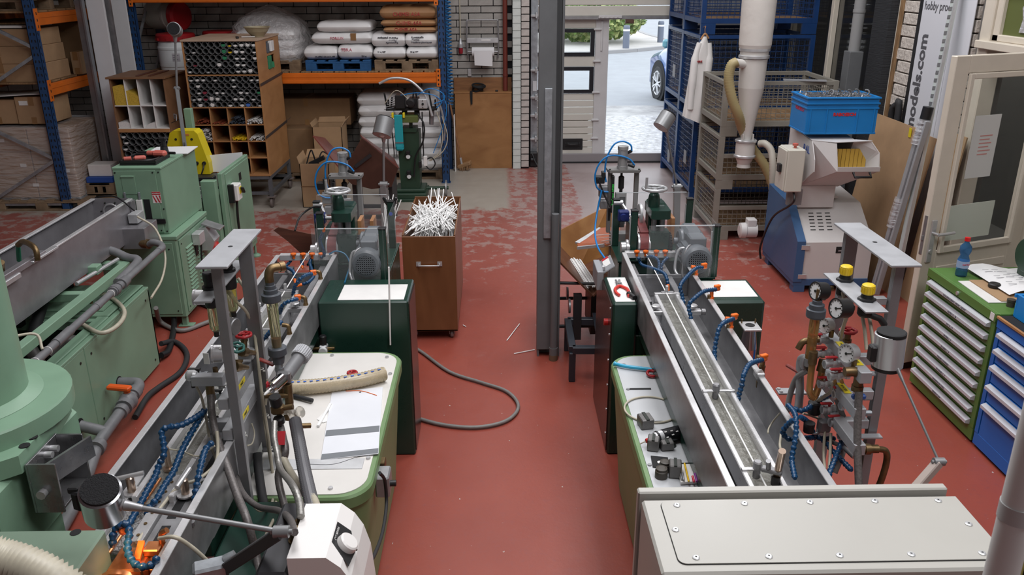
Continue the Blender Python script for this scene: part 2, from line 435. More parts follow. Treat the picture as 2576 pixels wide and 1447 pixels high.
def bush(nm,cx,cy,r,h,n,label):
 t=thing(nm,label,'shrub',(cx,cy,.06));
 st=MB()
 for k in range(9):
  a=random.uniform(0,2*PI);st.tube([(cx,cy,.06),(cx+math.cos(a)*r*.3,cy+math.sin(a)*r*.3,h*.45),(cx+math.cos(a)*r*.6,cy+math.sin(a)*r*.6,h*.8)],[.03,.02,.008],5)
 st.obj('branches',brass,t)
 for mm in (lf,lf2):
  q=MB()
  for k in range(n//2):
   u=random.uniform(-1,1);a=random.uniform(0,2*PI);rr=random.uniform(.55,1)**.5;s_=math.sqrt(1-u*u)
   c=Vector((cx+math.cos(a)*s_*r*rr,cy+math.sin(a)*s_*r*rr,.06+h*.5+u*h*.5*rr))
   d1_=Vector((random.uniform(-1,1),random.uniform(-1,1),random.uniform(-.3,1))).normalized();d2_=d1_.orthogonal().normalized()
   L_=random.uniform(.1,.2)
   q.add([c-d2_*L_*.5,c+d1_*L_,c+d2_*L_*.5,c-d1_*L_*.6],[(0,1,2,3)])
  q.obj('foliage',mm,t,kind='stuff')
bush('hedge_shrub',3.7,34.6,2.2,1.75,3200,'leafy green shrub outside beside the near bollard, seen through the open doorway')
bush('hedge_shrub',-1.3,35.4,2.4,1.75,2600,'leafy green shrub outside, seen through the upper window of the sectional door')
def bollard(x,y,label):
 t=thing('bollard',label,'bollard',(x,y,.06))
 q=MB();q.lathe((x,y,.06),[(.12,0),(.12,.74),(.10,.80)],n=16);q.obj('post',mat('bollard_grey',(.13,.15,.2),.5),t)
 q=MB();q.lathe((x,y,.66),[(.123,0),(.123,.06)],n=16);q.obj('reflective_band',mat('white_band',(.9,.9,.9),.4),t)
bollard(4.72,31.4,'dark grey bollard with white band, in front of the shrub outside the doorway')
bollard(6.45,34.0,'dark grey bollard with white band, standing alone above the blue car')
# blue car -------------------------------------------------------------
cpaint=mat('blue_car_paint',(.015,.09,.36),.2,.3,coat=.6);cglass=mat('car_glass',(.03,.04,.05),.05)
CX0,CY0=4.55,20.4
t=car=thing('car','blue car parked on the road outside, front wheel showing beside the cages','car',(CX0,CY0,-.03))
q=MB()
def carsec(y,w,z0,z1,zt,wt):  # half section
 pts=[(-w,z0),(-w*1.0,z0+.2),(-w,z1-.08),(-w*.93,z1),(-wt,zt),(wt,zt),(w*.93,z1),(w,z1-.08),(w,z0+.2),(w,z0)]
 return [Vector((CX0+a,CY0+y,z)) for a,z in pts]
secs=[carsec(*s_) for s_ in ((-2.15,.70,.35,.62,.66,.60),(-2.0,.86,.25,.80,.86,.7),(-1.2,.9,.22,.98,1.02,.75),(-.75,.91,.22,1.02,1.08,.78),(0,.91,.22,1.05,1.55,.60),(.9,.91,.22,1.06,1.58,.62),(1.7,.9,.25,1.05,1.4,.6),(2.15,.8,.35,.95,1.0,.7))]
q.rings(secs,True);q.obj('body',cpaint,t)
for sx_ in (-1,1):
 q=MB();q.prism([(CX0+sx_*.83,CY0-.65,1.09),(CX0+sx_*.83,CY0+1.5,1.1),(CX0+sx_*.66,CY0+1.3,1.46),(CX0+sx_*.66,CY0+.1,1.47)],(sx_*.05,0,0));q.obj('side_window',cglass,t)
q=MB();q.box((CX0+1.03,CY0-.62,1.13),(.17,.12,.17),None,.04);q.obj('mirror',mat('mirror_cover',(.12,.3,.36),.3),t)
for wy in (-1.35,1.35):
 for sx_ in (-1,1):
  wx=CX0+sx_*.83
  q=MB();q.cyl((wx-sx_*.3,CY0+wy,.33),(wx+sx_*.085,CY0+wy,.33),.42,n=28);a_=q.obj('wheel_arch',blackm,t)
  q=MB();q.lathe((wx-sx_*.12,CY0+wy,.30),[(.2,0),(.31,0),(.335,.04),(.335,.19),(.31,.225),(.245,.225),(.24,.18)],axis=(sx_,0,0),n=30);tt=q.obj('tyre',rubber,t)
  q=MB();q.cyl((wx+sx_*.05,CY0+wy,.30),(wx+sx_*.09,CY0+wy,.30),.06,n=14)
  for k in range(5):
   for dd in (-.16,.16):
    a=2*PI*k/5+dd;q.beam((wx+sx_*.085,CY0+wy+.05*math.cos(a),.3+.05*math.sin(a)),(wx+sx_*.1,CY0+wy+.235*math.cos(a+dd*.3),.3+.235*math.sin(a+dd*.3)),.025,.035,up=(1,0,0))
  q.torus((wx+sx_*.09,CY0+wy,.3),(1,0,0),.236,.014,28,6);q.obj('rim',mat('wheel_alloy',(.8,.8,.82),.3,.4),tt)
car.location=(4.86,17.88,-.03);car.rotation_euler=(0,0,PI+.16);car.scale=(1.1,1.1,1.1)
# RIGHT WALL
RWX=3.80
bmb=mat('split_face_block',(.56,.51,.46),.9,0,.2,22,1.1,38)
w=MB();w.b2(RWX,3.95,-2.5,5.70,0,CEIL);w.b2(RWX,3.95,6.62,8.10,0,CEIL);w.b2(RWX,3.95,5.70,6.62,2.56,CEIL);w.b2(RWX,3.95,8.10,11.2,0,.9);w.b2(RWX,3.95,8.10,11.2,2.7,CEIL);w.b2(RWX,3.95,11.2,12.5,0,CEIL)
wr=struct(w.obj('wall_right',mat('grey_mortar',(.17,.16,.15),.95)))
blw,blh=.225,.106
mbl=brick_mesh(.04,blh-.010,blw-.010,'block',.006);mbl.materials.append(bmb)
mbs=brick_mesh(.04,blh-.010,blw*.42,'block',.006);mbs.materials.append(bmb)
n=0
for r in range(24):
 z=blh*(r+.5)
 for (y0,y1) in ((4.3,5.68),(6.80,8.08)):
  y=y0+(.112 if r % 2 else 0)
  while y < y1:
   if y+blw/2 < y1: inst('block',mbl,wr,(RWX-.012+random.uniform(-.004,.004),y+blw/2,z))
   elif y1-y > .05:
    q=MB();q.box((RWX-.012,(y+y1)/2,z),(.04,y1-y-.010,blh-.010),None,.006);q.obj('block',bmb,wr)
   y +=blw
  if r % 2:
   q=MB();q.box((RWX-.012,y0+.051,z),(.04,.102,blh-.010),None,.006);q.obj('block',bmb,wr)
b=MB();b.b2(RWX-.03,RWX,5.7,8.1,0,.09);b.b2(RWX-.03,RWX,-2.5,5.4,0,.09);struct(b.obj('baseboard_right',mat('red_skirting',(.13,.02,.018),.5)))
# window band in the right wall
cream=mat('cream_gloss_paint',(.62,.56,.47),.35,0,.06,5)
wn1=MB()
for y in (8.14,9.72,11.16): wn1.b2(RWX-.06,RWX+.06,y-.04,y+.04,.9,2.7,.006)
wn1.b2(RWX-.06,RWX+.06,8.1,11.2,.88,.96,.006);wn1.b2(RWX-.06,RWX+.06,8.1,11.2,2.64,2.72,.006)
wn1=struct(wn1.obj('window_1',cream))
darkglass=mat('dim_interior_glass',(.45,.46,.47),.03,0,trans=1.,ior=1.15)
for y0,y1 in ((8.18,9.68),(9.76,11.12)):
 q=MB();q.b2(RWX-.006,RWX+.006,y0,y1,.96,2.64);q.obj('pane',darkglass,wn1)
# dim office behind the window
b=MB();b.b2(5.6,5.7,4.5,12.5,0,3);b.b2(3.95,5.7,4.4,4.5,0,3);b.b2(3.95,5.7,12.4,12.5,0,3);b.b2(3.95,5.7,4.4,12.5,3,3.1);b.b2(3.95,5.7,4.4,12.5,-.1,0);struct(b.obj('wall_office',mat('office_wall',(.2,.19,.18),.8)));area('added_office_fill',(4.8,8.5,2.95),.4,5,22)  # area light added so the office panes look less black
# doorway 2 with fanlight
d2=MB()
d2.b2(RWX-.05,RWX+.08,6.56,6.70,0,2.7,.008);d2.b2(RWX-.05,RWX+.08,5.64,5.74,0,2.7,.008)
d2.b2(RWX-.09,RWX+.08,5.66,6.68,2.13,2.19,.006);d2.b2(RWX-.05,RWX+.08,5.66,6.68,2.56,2.7,.008)
d2.b2(RWX-.03,RWX+.06,6.48,6.56,2.19,2.56,.006);d2.b2(RWX-.03,RWX+.06,5.74,6.56,2.19,2.24,.006)
d2=struct(d2.obj('door_2',cream))
q=MB();q.b2(RWX+.0,RWX+.015,5.74,6.5,2.22,2.57);q.obj('fanlight_panel',mat('olive_panel',(.10,.12,.03),.5),d2)
q=MB()
q.prism([(RWX-.012,6.26,2.27),(RWX-.012,6.24,2.36),(RWX-.012,6.27,2.44),(RWX-.012,6.22,2.50),(RWX-.012,5.9,2.50),(RWX-.012,5.9,2.27)],(.012,0,0))
q.obj('foil_patch',mat('crumpled_foil',(.75,.76,.78),.3,.6,bump=1.5,bscale=30),d2)
# open door leaf, turned about 20 degrees out
dl=thing('door_leaf','cream door with large glass pane, standing open beside the green drawer cabinet','door',(2.90,5.37,0))
ang=math.radians(20);ux=Vector((math.cos(ang),math.sin(ang),0));uy=Vector((-math.sin(ang),math.cos(ang),0));Rl=Matrix((ux,uy,Vector((0,0,1)))).transposed()
O=Vector((2.895,5.37,0));DW,DH=.92,2.19
def lf_(q,a0,a1,d0,d1,z0,z1,bev=.004): q.box(O+ux*((a0+a1)/2)+uy*((d0+d1)/2)+Vector((0,0,(z0+z1)/2)),(a1-a0,d1-d0,z1-z0),Rl,bev)
q=MB();lf_(q,0,.12,0,.05,.06,DH);lf_(q,DW-.12,DW,0,.05,.06,DH);lf_(q,.12,DW-.12,0,.05,DH-.11,DH);lf_(q,.12,DW-.12,0,.05,.06,.88);q.obj('frame',cream,dl)
for a_ in ((.12,.155,-.025,0,.88,DH-.11),(DW-.155,DW-.12,-.025,0,.88,DH-.11),(.155,DW-.155,-.025,0,.88,.925),(.155,DW-.155,-.025,0,DH-.145,DH-.11),(.14,DW-.14,-.012,0,.72,.78),(.14,DW-.14,-.012,0,.2,.25)): q=MB();lf_(q,*a_);q.obj('glazing_bead',cream,dl)
q=MB();lf_(q,.12,DW-.12,.018,.026,.88,DH-.11,0);q.obj('pane',mat('door_glass',(.86,.9,.88),.02,trans=1.,ior=1.12),dl)
q=MB();lf_(q,.03,.075,-.012,0,.82,1.12,.003);h0=O+ux*.052+Vector((0,0,1.03));q.cyl(h0,h0-uy*.06,.011,n=10);q.tube([h0-uy*.055,h0-uy*.06+ux*.05,h0-uy*.055+ux*.14],.011,10);q.cyl(O+ux*.052-uy*.012+Vector((0,0,.9)),O+ux*.052-uy*.018+Vector((0,0,.9)),.014,n=12);q.obj('lever_handle',steel,dl)
q=MB();lf_(q,-.004,.0,.008,.03,.88,1.15,0);lf_(q,-.012,-.004,.013,.025,.98,1.01,0);q.obj('lock_plate',steel_d,dl)
q=MB();lf_(q,.02,.17,.02,.05,0,.06,.003);q.obj('door_stop',black,dl)
q=MB();lf_(q,.27,.50,.013,.016,1.38,1.80,0);n_=q.obj('paper_notice',mat('notice_paper',(.55,.55,.53),.7),dl)
for k in range(6):
 q=MB();lf_(q,.34,.45-.02*(k % 2),.0118,.013,1.66-.025*k,1.667-.025*k,0);q.obj('print_line',mat('pink_print',(.5,.22,.2),.7),n_)
q=MB();lf_(q,.15,.60,.012,.016,.95,1.2,0);q.obj('cardboard_patch',mat('pale_green_card',(.50,.53,.46),.6),dl)
q=MB();c_=O+ux*.62+Vector((0,0,2.135));q.cyl(c_,c_-uy*.01,.012,n=10);q.obj('door_closer_hole',black,dl)
# STEEL COLUMN
colm=mat('column_grey_paint',(.13,.135,.14),.45,0,.15,3)
t=thing('steel_column','grey steel H-section column standing in the middle of the red floor','column',(.345,5.72,0))
q=MB();q.b2(.288,.302,5.68,5.84,0,CEIL);q.b2(.437,.451,5.68,5.84,0,CEIL);q.b2(.302,.437,5.755,5.766,0,CEIL);q.obj('h_section',colm,t)
q=MB();q.b2(.285,.40,5.672,5.69,0.06,CEIL,.002);q.obj('front_cover',colm,t)
q=MB();q.b2(.325,.375,5.655,5.672,.93,1.97,.002)
for k in range(16): q.cyl((.35,5.655,1.0+k*.06),(.35,5.6535,1.0+k*.06),.003,n=6)
q.obj('steel_strip',galv,t)
q=MB();q.cyl((.405,5.62,.05),(.405,5.62,1.12),.026,n=14);q.cyl((.405,5.62,0),(.405,5.62,.1),.031,n=14);q.obj('conduit',colm,t)
q=MB();q.cyl((.405,5.62,0),(.405,5.62,.045),.032,n=14);q.obj('rusty_foot',mat('rust_foot',(.16,.1,.06),.7),t)
# PALLET RACK AGAINST THE BACK WALL
RY0,RY1=11.2,12.15
def upright(par,x,y,z1,w=.10,d=.075,label=None,holes=True,hz0=.15):
 q=MB();q.b2(x-w/2,x+w/2,y,y+.006,0,z1);q.b2(x-w/2,x-w/2+.006,y,y+d,0,z1);q.b2(x+w/2-.006,x+w/2,y,y+d,0,z1)
 q.b2(x-w/2-.01,x+w/2+.01,y-.02,y+d+.02,0,.008)
 o=q.obj('upright',ublue,par)
 if holes:
  q=MB();z=hz0;k=0
  while z < z1-.04:
   for s_ in (-1,1):
    q.box((x+s_*w*.24,y-.0008,z),(.015,.002,.042),RM(-s_*14,'Y'))
   z +=.075
  q.obj('slot',blackm,o,kind='stuff')
 return o
rk=thing('pallet_rack','blue and orange pallet rack along the back brick wall','rack',(-2.65,11.2,0))
for x in (-.69,-4.60): upright(rk,x,RY0,2.75);upright(rk,x,RY1-.08,2.75,holes=False)
def zbeam(par,x0,x1,y,z0,h=.135):
 q=MB();q.b2(x0,x1,y-.022,y+.022,z0,z0+h,.004);q.b2(x0,x1,y-.027,y-.02,z0+.008,z0+h*.30,.003);q.b2(x0,x1,y-.027,y-.02,z0+h*.58,z0+h-.006,.003)
 o=q.obj('load_beam',orange,par)
 for xx in (x0,x1): q=MB();q.b2(xx-.026,xx+.026,y-.036,y-.024,z0-.045,z0+h+.045,.003);q.obj('beam_end_plate',orange,o)
 q=MB()
 for xx in (x0,x1):
  for k in range(4): q.b2(xx-.008,xx+.008,y-.0375,y-.035,z0-.025+k*.055,z0-.002+k*.055)
 q.obj('plate_slot',blackm,o,kind='stuff')
zbeam(rk,-4.56,-.745,RY0-.01,1.335);zbeam(rk,-4.56,-.745,RY1,1.335)
zbeam(rk,-4.56,-.745,RY0-.01,2.34);zbeam(rk,-4.56,-.745,RY1,2.34)
deckm=wood('deck_wood',(.36,.22,.11),(.16,.09,.04),.8,(12,1.5,1.5))
x=-4.55;k=0
while x < -.9:
 q=MB();q.b2(x,x+.125,RY0-.03,RY1+.02,1.471,1.489,.002);q.obj('deck_board',deckm,rk);x +=.145
for k in range(13):  # upper deck boards, added out of view to shade the bricks behind
 q=MB();q.b2(-4.55+k*.295,-4.29+k*.295,RY0-.03,RY1+.02,2.475,2.495);q.obj('deck_board',deckm,rk)
for (za,zb) in ((.2,1.0),(1.0,1.8),(1.8,2.6)):
 for x in (-.69,-4.6): q=MB();q.beam((x,RY0+.05,za),(x,RY1-.04,zb),.03,.02);q.obj('frame_brace',galv,rk)
DZ=1.489
palw=wood('pallet_wood',(.30,.21,.13),(.13,.085,.05),.85,(2,14,2));palb=mat('pallet_blue_paint',(.015,.10,.27),.6,0,.25,12)
def pallet(label,x,y,z,L,Wd,m,rz=0,h=.135,group=None):
 t=thing('pallet',label,'pallet',(x,y,z),group);t.rotation_euler=(0,0,rz)
 def P(nm,*bx,label=None):
  q=MB()
  for c in bx: q.b2(*[v for v in c],.002)
  me=q.mesh(nm);me.materials.append(m);o=bpy.data.objects.new(nm,me);COL.objects.link(o);o.parent=t
 for i in range(3):
  yy=-Wd/2+.05+(Wd-.1)*i/2
  P('bottom_board',(-L/2,L/2,yy-.05,yy+.05,0,.02))
  for j in range(3):
   xx=-L/2+.07+(L-.14)*j/2;P('block',(xx-.07,xx+.07,yy-.05,yy+.05,.02,h-.04))
  P('stringer',(-L/2,L/2,yy-.05,yy+.05,h-.04,h-.02))
 nb=6
 for i in range(nb):
  xx=-L/2+.05+(L-.1)*i/(nb-1);P('deck_board',(xx-.05,xx+.05,-Wd/2,Wd/2,h-.02,h))
 return t
pallet('blue painted pallet on the rack deck, left of the bare wooden pallet',-2.04,11.66,DZ,.84,.9,palb)
pallet('bare wooden pallet on the rack deck under the brown sacks',-1.15,11.66,DZ,.84,.9,palw)
pallet('worn wooden pallet on the rack under the clear wrapped sack heap',-2.98,11.66,DZ,.9,.9,palw)
# ---- sacks
bagw=mat('white_sack',(.80,.80,.80),.42,0,.04,3,.3,8);bagb=mat('brown_paper_sack',(.42,.23,.105),.6,0,.12,4,.3,8)
def pillow(c,L,Wd,H,seed,n=14,fold=.012,pw=.36):
 rnd=random.Random(seed);q=MB();rows=[]
 ph=[rnd.uniform(0,6.28) for _ in range(6)]
 def zt(u,v,s_):
  e=(max(0,1-u**10)*max(0,1-abs(v)**5))**pw
  w=.05*math.sin(4*u+ph[0])*math.sin(3*v+ph[1])+.035*math.sin(9*u+ph[2]+v*3)+.03*math.sin(8*v+ph[3]+2*u)
  return s_*H/2*e*(1+(w if s_ > 0 else 0))
 m=n
 for i in range(m+1):
  u=math.sin(PI/2*(-1+2*i/m));r=[]
  for j in range(m+1):
   v=math.sin(PI/2*(-1+2*j/m))
   r.append((u,v))
  rows.append(r)
 top=[];bot=[]
 for i in range(m+1):
  for j in range(m+1):
   u,v=rows[i][j]
   k=1+fold*math.sin(7*u+ph[4])*abs(v)
   px=u*L/2*(1-.05*abs(v)**3*(.5+.5*math.sin(5*u+ph[5])));py=v*Wd/2*k
   top.append(Vector(c)+Vector((px,py,zt(u,v,1))));bot.append(Vector(c)+Vector((px,py,zt(u,v,-1))))
 N_=m+1;fs=[]
 for i in range(m):
  for j in range(m): fs.append((i*N_+j,(i+1)*N_+j,(i+1)*N_+j+1,i*N_+j+1))
 q.add(top,fs,True);q.add(bot,[f[::-1] for f in fs],True)
 return q
inkd=mat('sack_print_dark',(.10,.10,.12),.6);inkr=mat('sack_print_red',(.45,.05,.05),.6);inkp=mat('sack_print_pink',(.65,.2,.25),.6)
FR=RX((1,0,0),(0,-1,0))
def sack(label,x0,x1,z0,z1,y0=11.24,dep=.75,m=bagw,seed=1,lines=(),group=None,tilt=0,fy=None,pw=.36):
 L=x1-x0;H=z1-z0;c=((x0+x1)/2,y0+dep/2,(z0+z1)/2)
 o=pillow(c,L*1.02,dep,H*1.06,seed,pw=pw).obj('sack',m,None,None,(c[0],c[1],z0));tag(o,label,'sack',group)
 for (s_,dx,dz,sz,mm,flip) in lines:
  R=RX((1,0,0),(0,-.93,.36)) if not flip else RX((-1,0,0),(0,-.93,.36))
  fyv=y0+dep*(.02+.34*(dz/H)**2*1.2)
  text('lettering',s_,mm,o,(c[0]+dx,y0+.02-.012,c[2]+dz),sz,RX((1,0,0),(0,-1,.0)) if not flip else RX((-1,0,0),(0,-1,.0)),ext=.012)
 return o
PZ=DZ+.135
# blue pallet sacks
sack('white sack lying on the blue pallet at its left end',-2.475,-2.05,PZ,1.80,seed=2,lines=[('PLASTIC GRANULATE',.06,-.045,.026,inkd,0)])
sack('white sack with red scrawl lying on the blue pallet at its right end',-2.045,-1.60,PZ,1.82,seed=3,lines=[('TE8LA',-.1,.03,.05,inkp,0),('25 kg',.12,-.05,.03,inkd,0)])
sack('long white sack with a brown tape strip, middle layer on the blue pallet',-2.36,-1.59,1.82,1.97,seed=4,lines=[('FORLUX',-.06,.0,.045,inkp,0)])
b=MB();b.b2(-1.86,-1.79,11.235,11.3,1.87,1.955);b.obj('tape_strip',mat('brown_tape',(.28,.15,.06),.4),[o for o in bpy.data.objects if o.get('label','').startswith('long white sack')][0])
sack('plain white sack topmost on the blue pallet pile',-2.29,-1.60,1.965,2.10,seed=5,dep=.7)
# wooden pallet sacks
ln=[('Kunststoffe',-.05,.035,.034,inkd,0),('Plastics',-.075,.005,.034,inkd,0),('Matières plastiques',.0,-.028,.034,inkd,0)]
lnf=[('Matières plastiques',0,.03,.034,inkd,1),('Plastics',.06,-.0,.034,inkd,1),('Kunststoffe',.05,-.03,.034,inkd,1)]
sack('white sack on the wooden pallet, bottom layer left',-1.58,-1.165,PZ,1.785,seed=6,lines=[('25 kg NET',-.1,.02,.024,inkd,0)])
sack('white sack on the wooden pallet, bottom layer right beside the upright',-1.155,-.745,PZ,1.785,seed=7,lines=[('25 kg NET',-.1,.02,.024,inkd,0)])
sack('white sack with upside-down lettering, second layer on the wooden pallet',-1.60,-1.165,1.78,1.955,seed=8,lines=lnf)
sack('white sack with upright dark lettering, second layer on the wooden pallet',-1.16,-.745,1.78,1.96,seed=9,lines=ln)
sack('brown paper sack, lowest of the three brown ones on the rack',-1.44,-.76,1.955,2.035,m=bagb,seed=10,dep=.8,lines=[('CHIMEI ASA',-.05,.005,.055,inkr,0)])
sack('brown paper sack, middle one of the three brown ones on the rack',-1.46,-.75,2.03,2.125,m=bagb,seed=11,dep=.8,lines=[('CHIMEI ASA',.0,.0,.062,inkr,0)])
sack('brown paper sack, topmost of the three brown ones on the rack',-1.47,-.75,2.12,2.29,m=bagb,seed=12,dep=.8,lines=[('CHIMEI ASA',-.02,-.02,.066,inkr,0)])
# heap of sacks in clear wrap
film=mat('clear_stretch_film',(.9,.9,.92),.12,0,trans=0,alpha=.16,bump=2.5,bscale=14,spec=1.)
for i,(x0,x1,z0,z1) in enumerate(((-3.38,-2.60,PZ,1.75),(-3.4,-2.62,1.74,1.88),(-3.35,-2.6,1.87,2.0))):
 sack('white sack inside the clear film heap, layer %s from the pallet' % ('lowest','second','third')[i],x0,x1,z0,z1,seed=20+i,y0=11.3,dep=.75)
hp=MB();R=[]
rnd=random.Random(5)
for i in range(15):
 t_=i/14;rr=[.49,.50,.52,.53,.53,.52,.51,.50,.48,.46,.42,.36,.27,.16,.02][i]
 R.append([Vector((-2.98+math.copysign(abs(math.cos(a))**.7,math.cos(a))*rr*(1.0+rnd.uniform(-.07,.07)),11.69+math.copysign(abs(math.sin(a))**.7,math.sin(a))*rr*.9*(1+rnd.uniform(-.05,.05)),PZ-.05+t_*.72)) for a in [2*PI*k/30 for k in range(30)]])
hp.rings(R,True,False,True)
tag(hp.obj('film_wrap',mat('crinkled_film',(.8,.78,.78),.2,0,alpha=.4,bump=6.,bscale=9,spec=1.)),'domed crinkled clear film covering the sack heap on the rack','plastic film')
# ---- barrels
brl_w=mat('white_barrel_plastic',(.66,.69,.70),.4);brl_r=mat('red_lid_plastic',(.32,.012,.016),.35);brl_g=mat('dim_barrel_plastic',(.36,.35,.31),.5)
def barrel(label,x,y,z,r=.235,h=.40,axis=(0,0,1),body=brl_w,sticker=False):
 t=thing('lidded_barrel',label,'barrel',(x,y,z))
 q=MB();q.lathe((x,y,z),[(r*.93,0),(r*.97,.02),(r*.97,.05),(r,.06),(r,h*.66),(r*1.02,h*.69),(r*1.02,h*.75),(r*.98,h*.78),(r*.95,h*.9),(r*.84,h)],axis,28,False);q.obj('body',body,t)
 q=MB();q.lathe(Vector((x,y,z))+Vector(axis)*(h-.03),[(r*.97,0),(r*1.04,.01),(r*1.04,.075),(r*.98,.095),(r*.85,.1),(0,.092)],axis,28)
 if axis[2]==1:
  for k in range(8):
   a=2*PI*k/8;q.box((x+math.cos(a)*r*1.05,y+math.sin(a)*r*1.05,z+h),(.06,.02,.03),Matrix.Rotation(a+PI/2,3,'Z'))
 q.obj('lid',brl_r,t)
 if sticker:
  q=MB();a0=math.radians(-88)
  for k in range(4):
   a=a0+k*.1;a2=a+.1;q.add([(x+math.cos(a)*r*1.005,y+math.sin(a)*r*1.005,z+.13),(x+math.cos(a2)*r*1.005,y+math.sin(a2)*r*1.005,z+.13),(x+math.cos(a2)*r*1.005,y+math.sin(a2)*r*1.005,z+.23),(x+math.cos(a)*r*1.005,y+math.sin(a)*r*1.005,z+.23)],[(0,1,2,3)])
  s_=q.obj('label_sheet',mat('barrel_label',(.42,.40,.43),.6),t)
  q=MB()
  for k,w_ in enumerate((.3,.22,.26)):
   for j in range(3):
    a=a0+.03+j*w_/3;a2=a+w_/3;rr=r*1.008;zz=z+.20-.026*k;q.add([(x+math.cos(a)*rr,y+math.sin(a)*rr,zz),(x+math.cos(a2)*rr,y+math.sin(a2)*rr,zz),(x+math.cos(a2)*rr,y+math.sin(a2)*rr,zz+.007),(x+math.cos(a)*rr,y+math.sin(a)*rr,zz+.007)],[(0,1,2,3)])
  q.obj('print_line',inkd,s_)
 return t
barrel('white barrel with red lid and grey label sheet, behind the arm lamp',-4.17,11.46,DZ,sticker=True)
barrel('white barrel with red lid, mostly hidden behind the tube cabinet at its left',-3.66,11.75,DZ,h=.41)
barrel('white barrel with bright red lid behind the middle of the tube cabinet',-3.30,11.5,DZ,r=.2,h=.40)
barrel('large barrel lying on its side with its red lid facing out, above the other barrels',-4.585,11.88,2.16,r=.18,h=.45,axis=(.9,-.436,0),body=brl_g)
# ---- wrapped pallet of white sacks under the rack
pallet('wooden pallet on the floor under the film-wrapped white sacks',-1.28,11.82,0,1.15,.8,palw)
zz=.14;WS='film-wrapped white sacks below the rack'
lab=['bottom','second','third','fourth','fifth','sixth','topmost']
for L_ in range(7):
 h=.145
 for j,(x0,x1) in enumerate((((-1.86,-1.29),(-1.28,-.74)) if L_ in (6,4,2,0) else ((-1.85,-1.38),(-1.37,-.75)))):
  sack('glossy white film-wrapped sack under the rack, %s layer up, %s column' % (lab[L_],('left','right')[j]),x0,x1,zz-.012,zz+h+.012,y0=11.40+(.0 if L_ % 2 else .015),dep=.8,seed=30+L_*2+j,pw=.4)
 zz +=h
b=MB();R=[]
for i in range(13):
 z=.13+1.03*i/12;k=1.0-.012*math.cos(i*PI)*(1 if i % 2 else .3)
 base=[]
 for a in range(36):
  t_=2*PI*a/36;cx_,sy_=math.cos(t_),math.sin(t_);p_=.16
  xx=math.copysign(abs(cx_)**(p_*2),cx_)*.585*k;yy=math.copysign(abs(sy_)**(p_*2),sy_)*.43*k
  base.append(Vector((-1.30+xx,11.83+yy,z)))
 R.append(base)
b.rings(R,True,False,False);tag(b.obj('stretch_film',film),'thin clear stretch film around the stacked sacks under the rack','plastic film')
# ---- cartons under / in front of the rack
def carton(label,x0,x1,y0,y1,z0,z1,m=card,flaps=None,tapes=True,rz=0,inner=True):
 t=thing('cardboard_carton',label,'carton',((x0+x1)/2,(y0+y1)/2,z0))
 q=MB()
 if flaps is None: q.b2(x0,x1,y0,y1,z0,z1,.006)
 else:
  th=.008
  q.b2(x0,x1,y0,y0+th,z0,z1);q.b2(x0,x1,y1-th,y1,z0,z1);q.b2(x0,x0+th,y0,y1,z0,z1);q.b2(x1-th,x1,y0,y1,z0,z1);q.b2(x0,x1,y0,y1,z0,z0+th)
 q.obj('body',m,t)
 if flaps:
  for k,(dx,dz) in flaps.items():
   q=MB();
   if k=='l': q.prism([(x0,y0,z1),(x0,y1,z1),(x0+dx,y1,z1+dz),(x0+dx*.9,y0+.02,z1+dz*.9)],(.006,0,.004))
   if k=='r': q.prism([(x1,y0,z1),(x1,y1,z1),(x1+dx,y1,z1+dz),(x1+dx*.9,y0+.02,z1+dz*.9)],(-.006,0,.004))
   if k=='b': q.prism([(x0,y1,z1),(x1,y1,z1),(x1-.02,y1+dx,z1+dz),(x0+.02,y1+dx*.9,z1+dz*.95)],(0,-.006,.004))
   if k=='f': q.prism([(x0,y0,z1),(x1,y0,z1),(x1-.01,y0+dx,z1+dz),(x0+.01,y0+dx,z1+dz)],(0,.006,.004))
   q.obj('flap',m,t)
 elif tapes:
  q=MB();xm=(x0+x1)/2;q.b2(xm-.03,xm+.03,y0-.0015,y0,z1-.1,z1);q.b2(xm-.03,xm+.03,y0-.0015,y0,z0,z0+.08);q.b2(xm-.03,xm+.03,y0,y1,z1,z1+.0015);q.obj('tape',mat('brown_tape',(.28,.15,.06),.4),t)
 return t
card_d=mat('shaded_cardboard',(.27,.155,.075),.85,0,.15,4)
carton('tall brown open carton behind the tilted wooden bin, flaps up',-2.40,-2.02,11.0,11.4,.0,.80,flaps={'r': (.05,.08),'b': (.03,.07),'l': (-.03,.06)})
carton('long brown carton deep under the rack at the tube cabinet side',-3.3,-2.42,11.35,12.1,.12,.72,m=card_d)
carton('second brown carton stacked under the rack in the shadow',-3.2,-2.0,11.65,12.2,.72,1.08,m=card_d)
pallet('low wooden pallet under the shaded cartons',-2.85,11.75,0,1.1,.8,palw,h=.12)
fc=carton('brown open-topped carton of metal scrap, standing on the floor by the trolley wheels',-2.37,-2.02,9.98,10.36,0,.54,flaps={'r': (.04,.05),'l': (-.03,.09),'b': (.04,.10)})
q=MB();q.b2(-2.372,-2.018,9.972,9.98,.265,.27);q.obj('crease',card_d,fc)
for i,(pts,lb) in enumerate((([(-2.33,10.1,.45),(-2.26,10.15,.66),(-2.22,10.12,.62),(-2.2,10.2,.4)],'bent black wire hook sticking out of the open scrap carton'),([(-2.2,10.1,.42),(-2.15,10.25,.62),(-2.07,10.25,.60)],'second dark bent rod leaning in the open scrap carton'))):
 tag(MB().tube(sp(pts),.009,6).obj('scrap_rod',blackm),lb,'scrap metal')
tag(MB().box((-2.18,10.1,.55),(.2,.06,.05),RM(-25,'Y')).obj('scrap_block',blackm),'black block of scrap lying across the open carton','scrap metal')
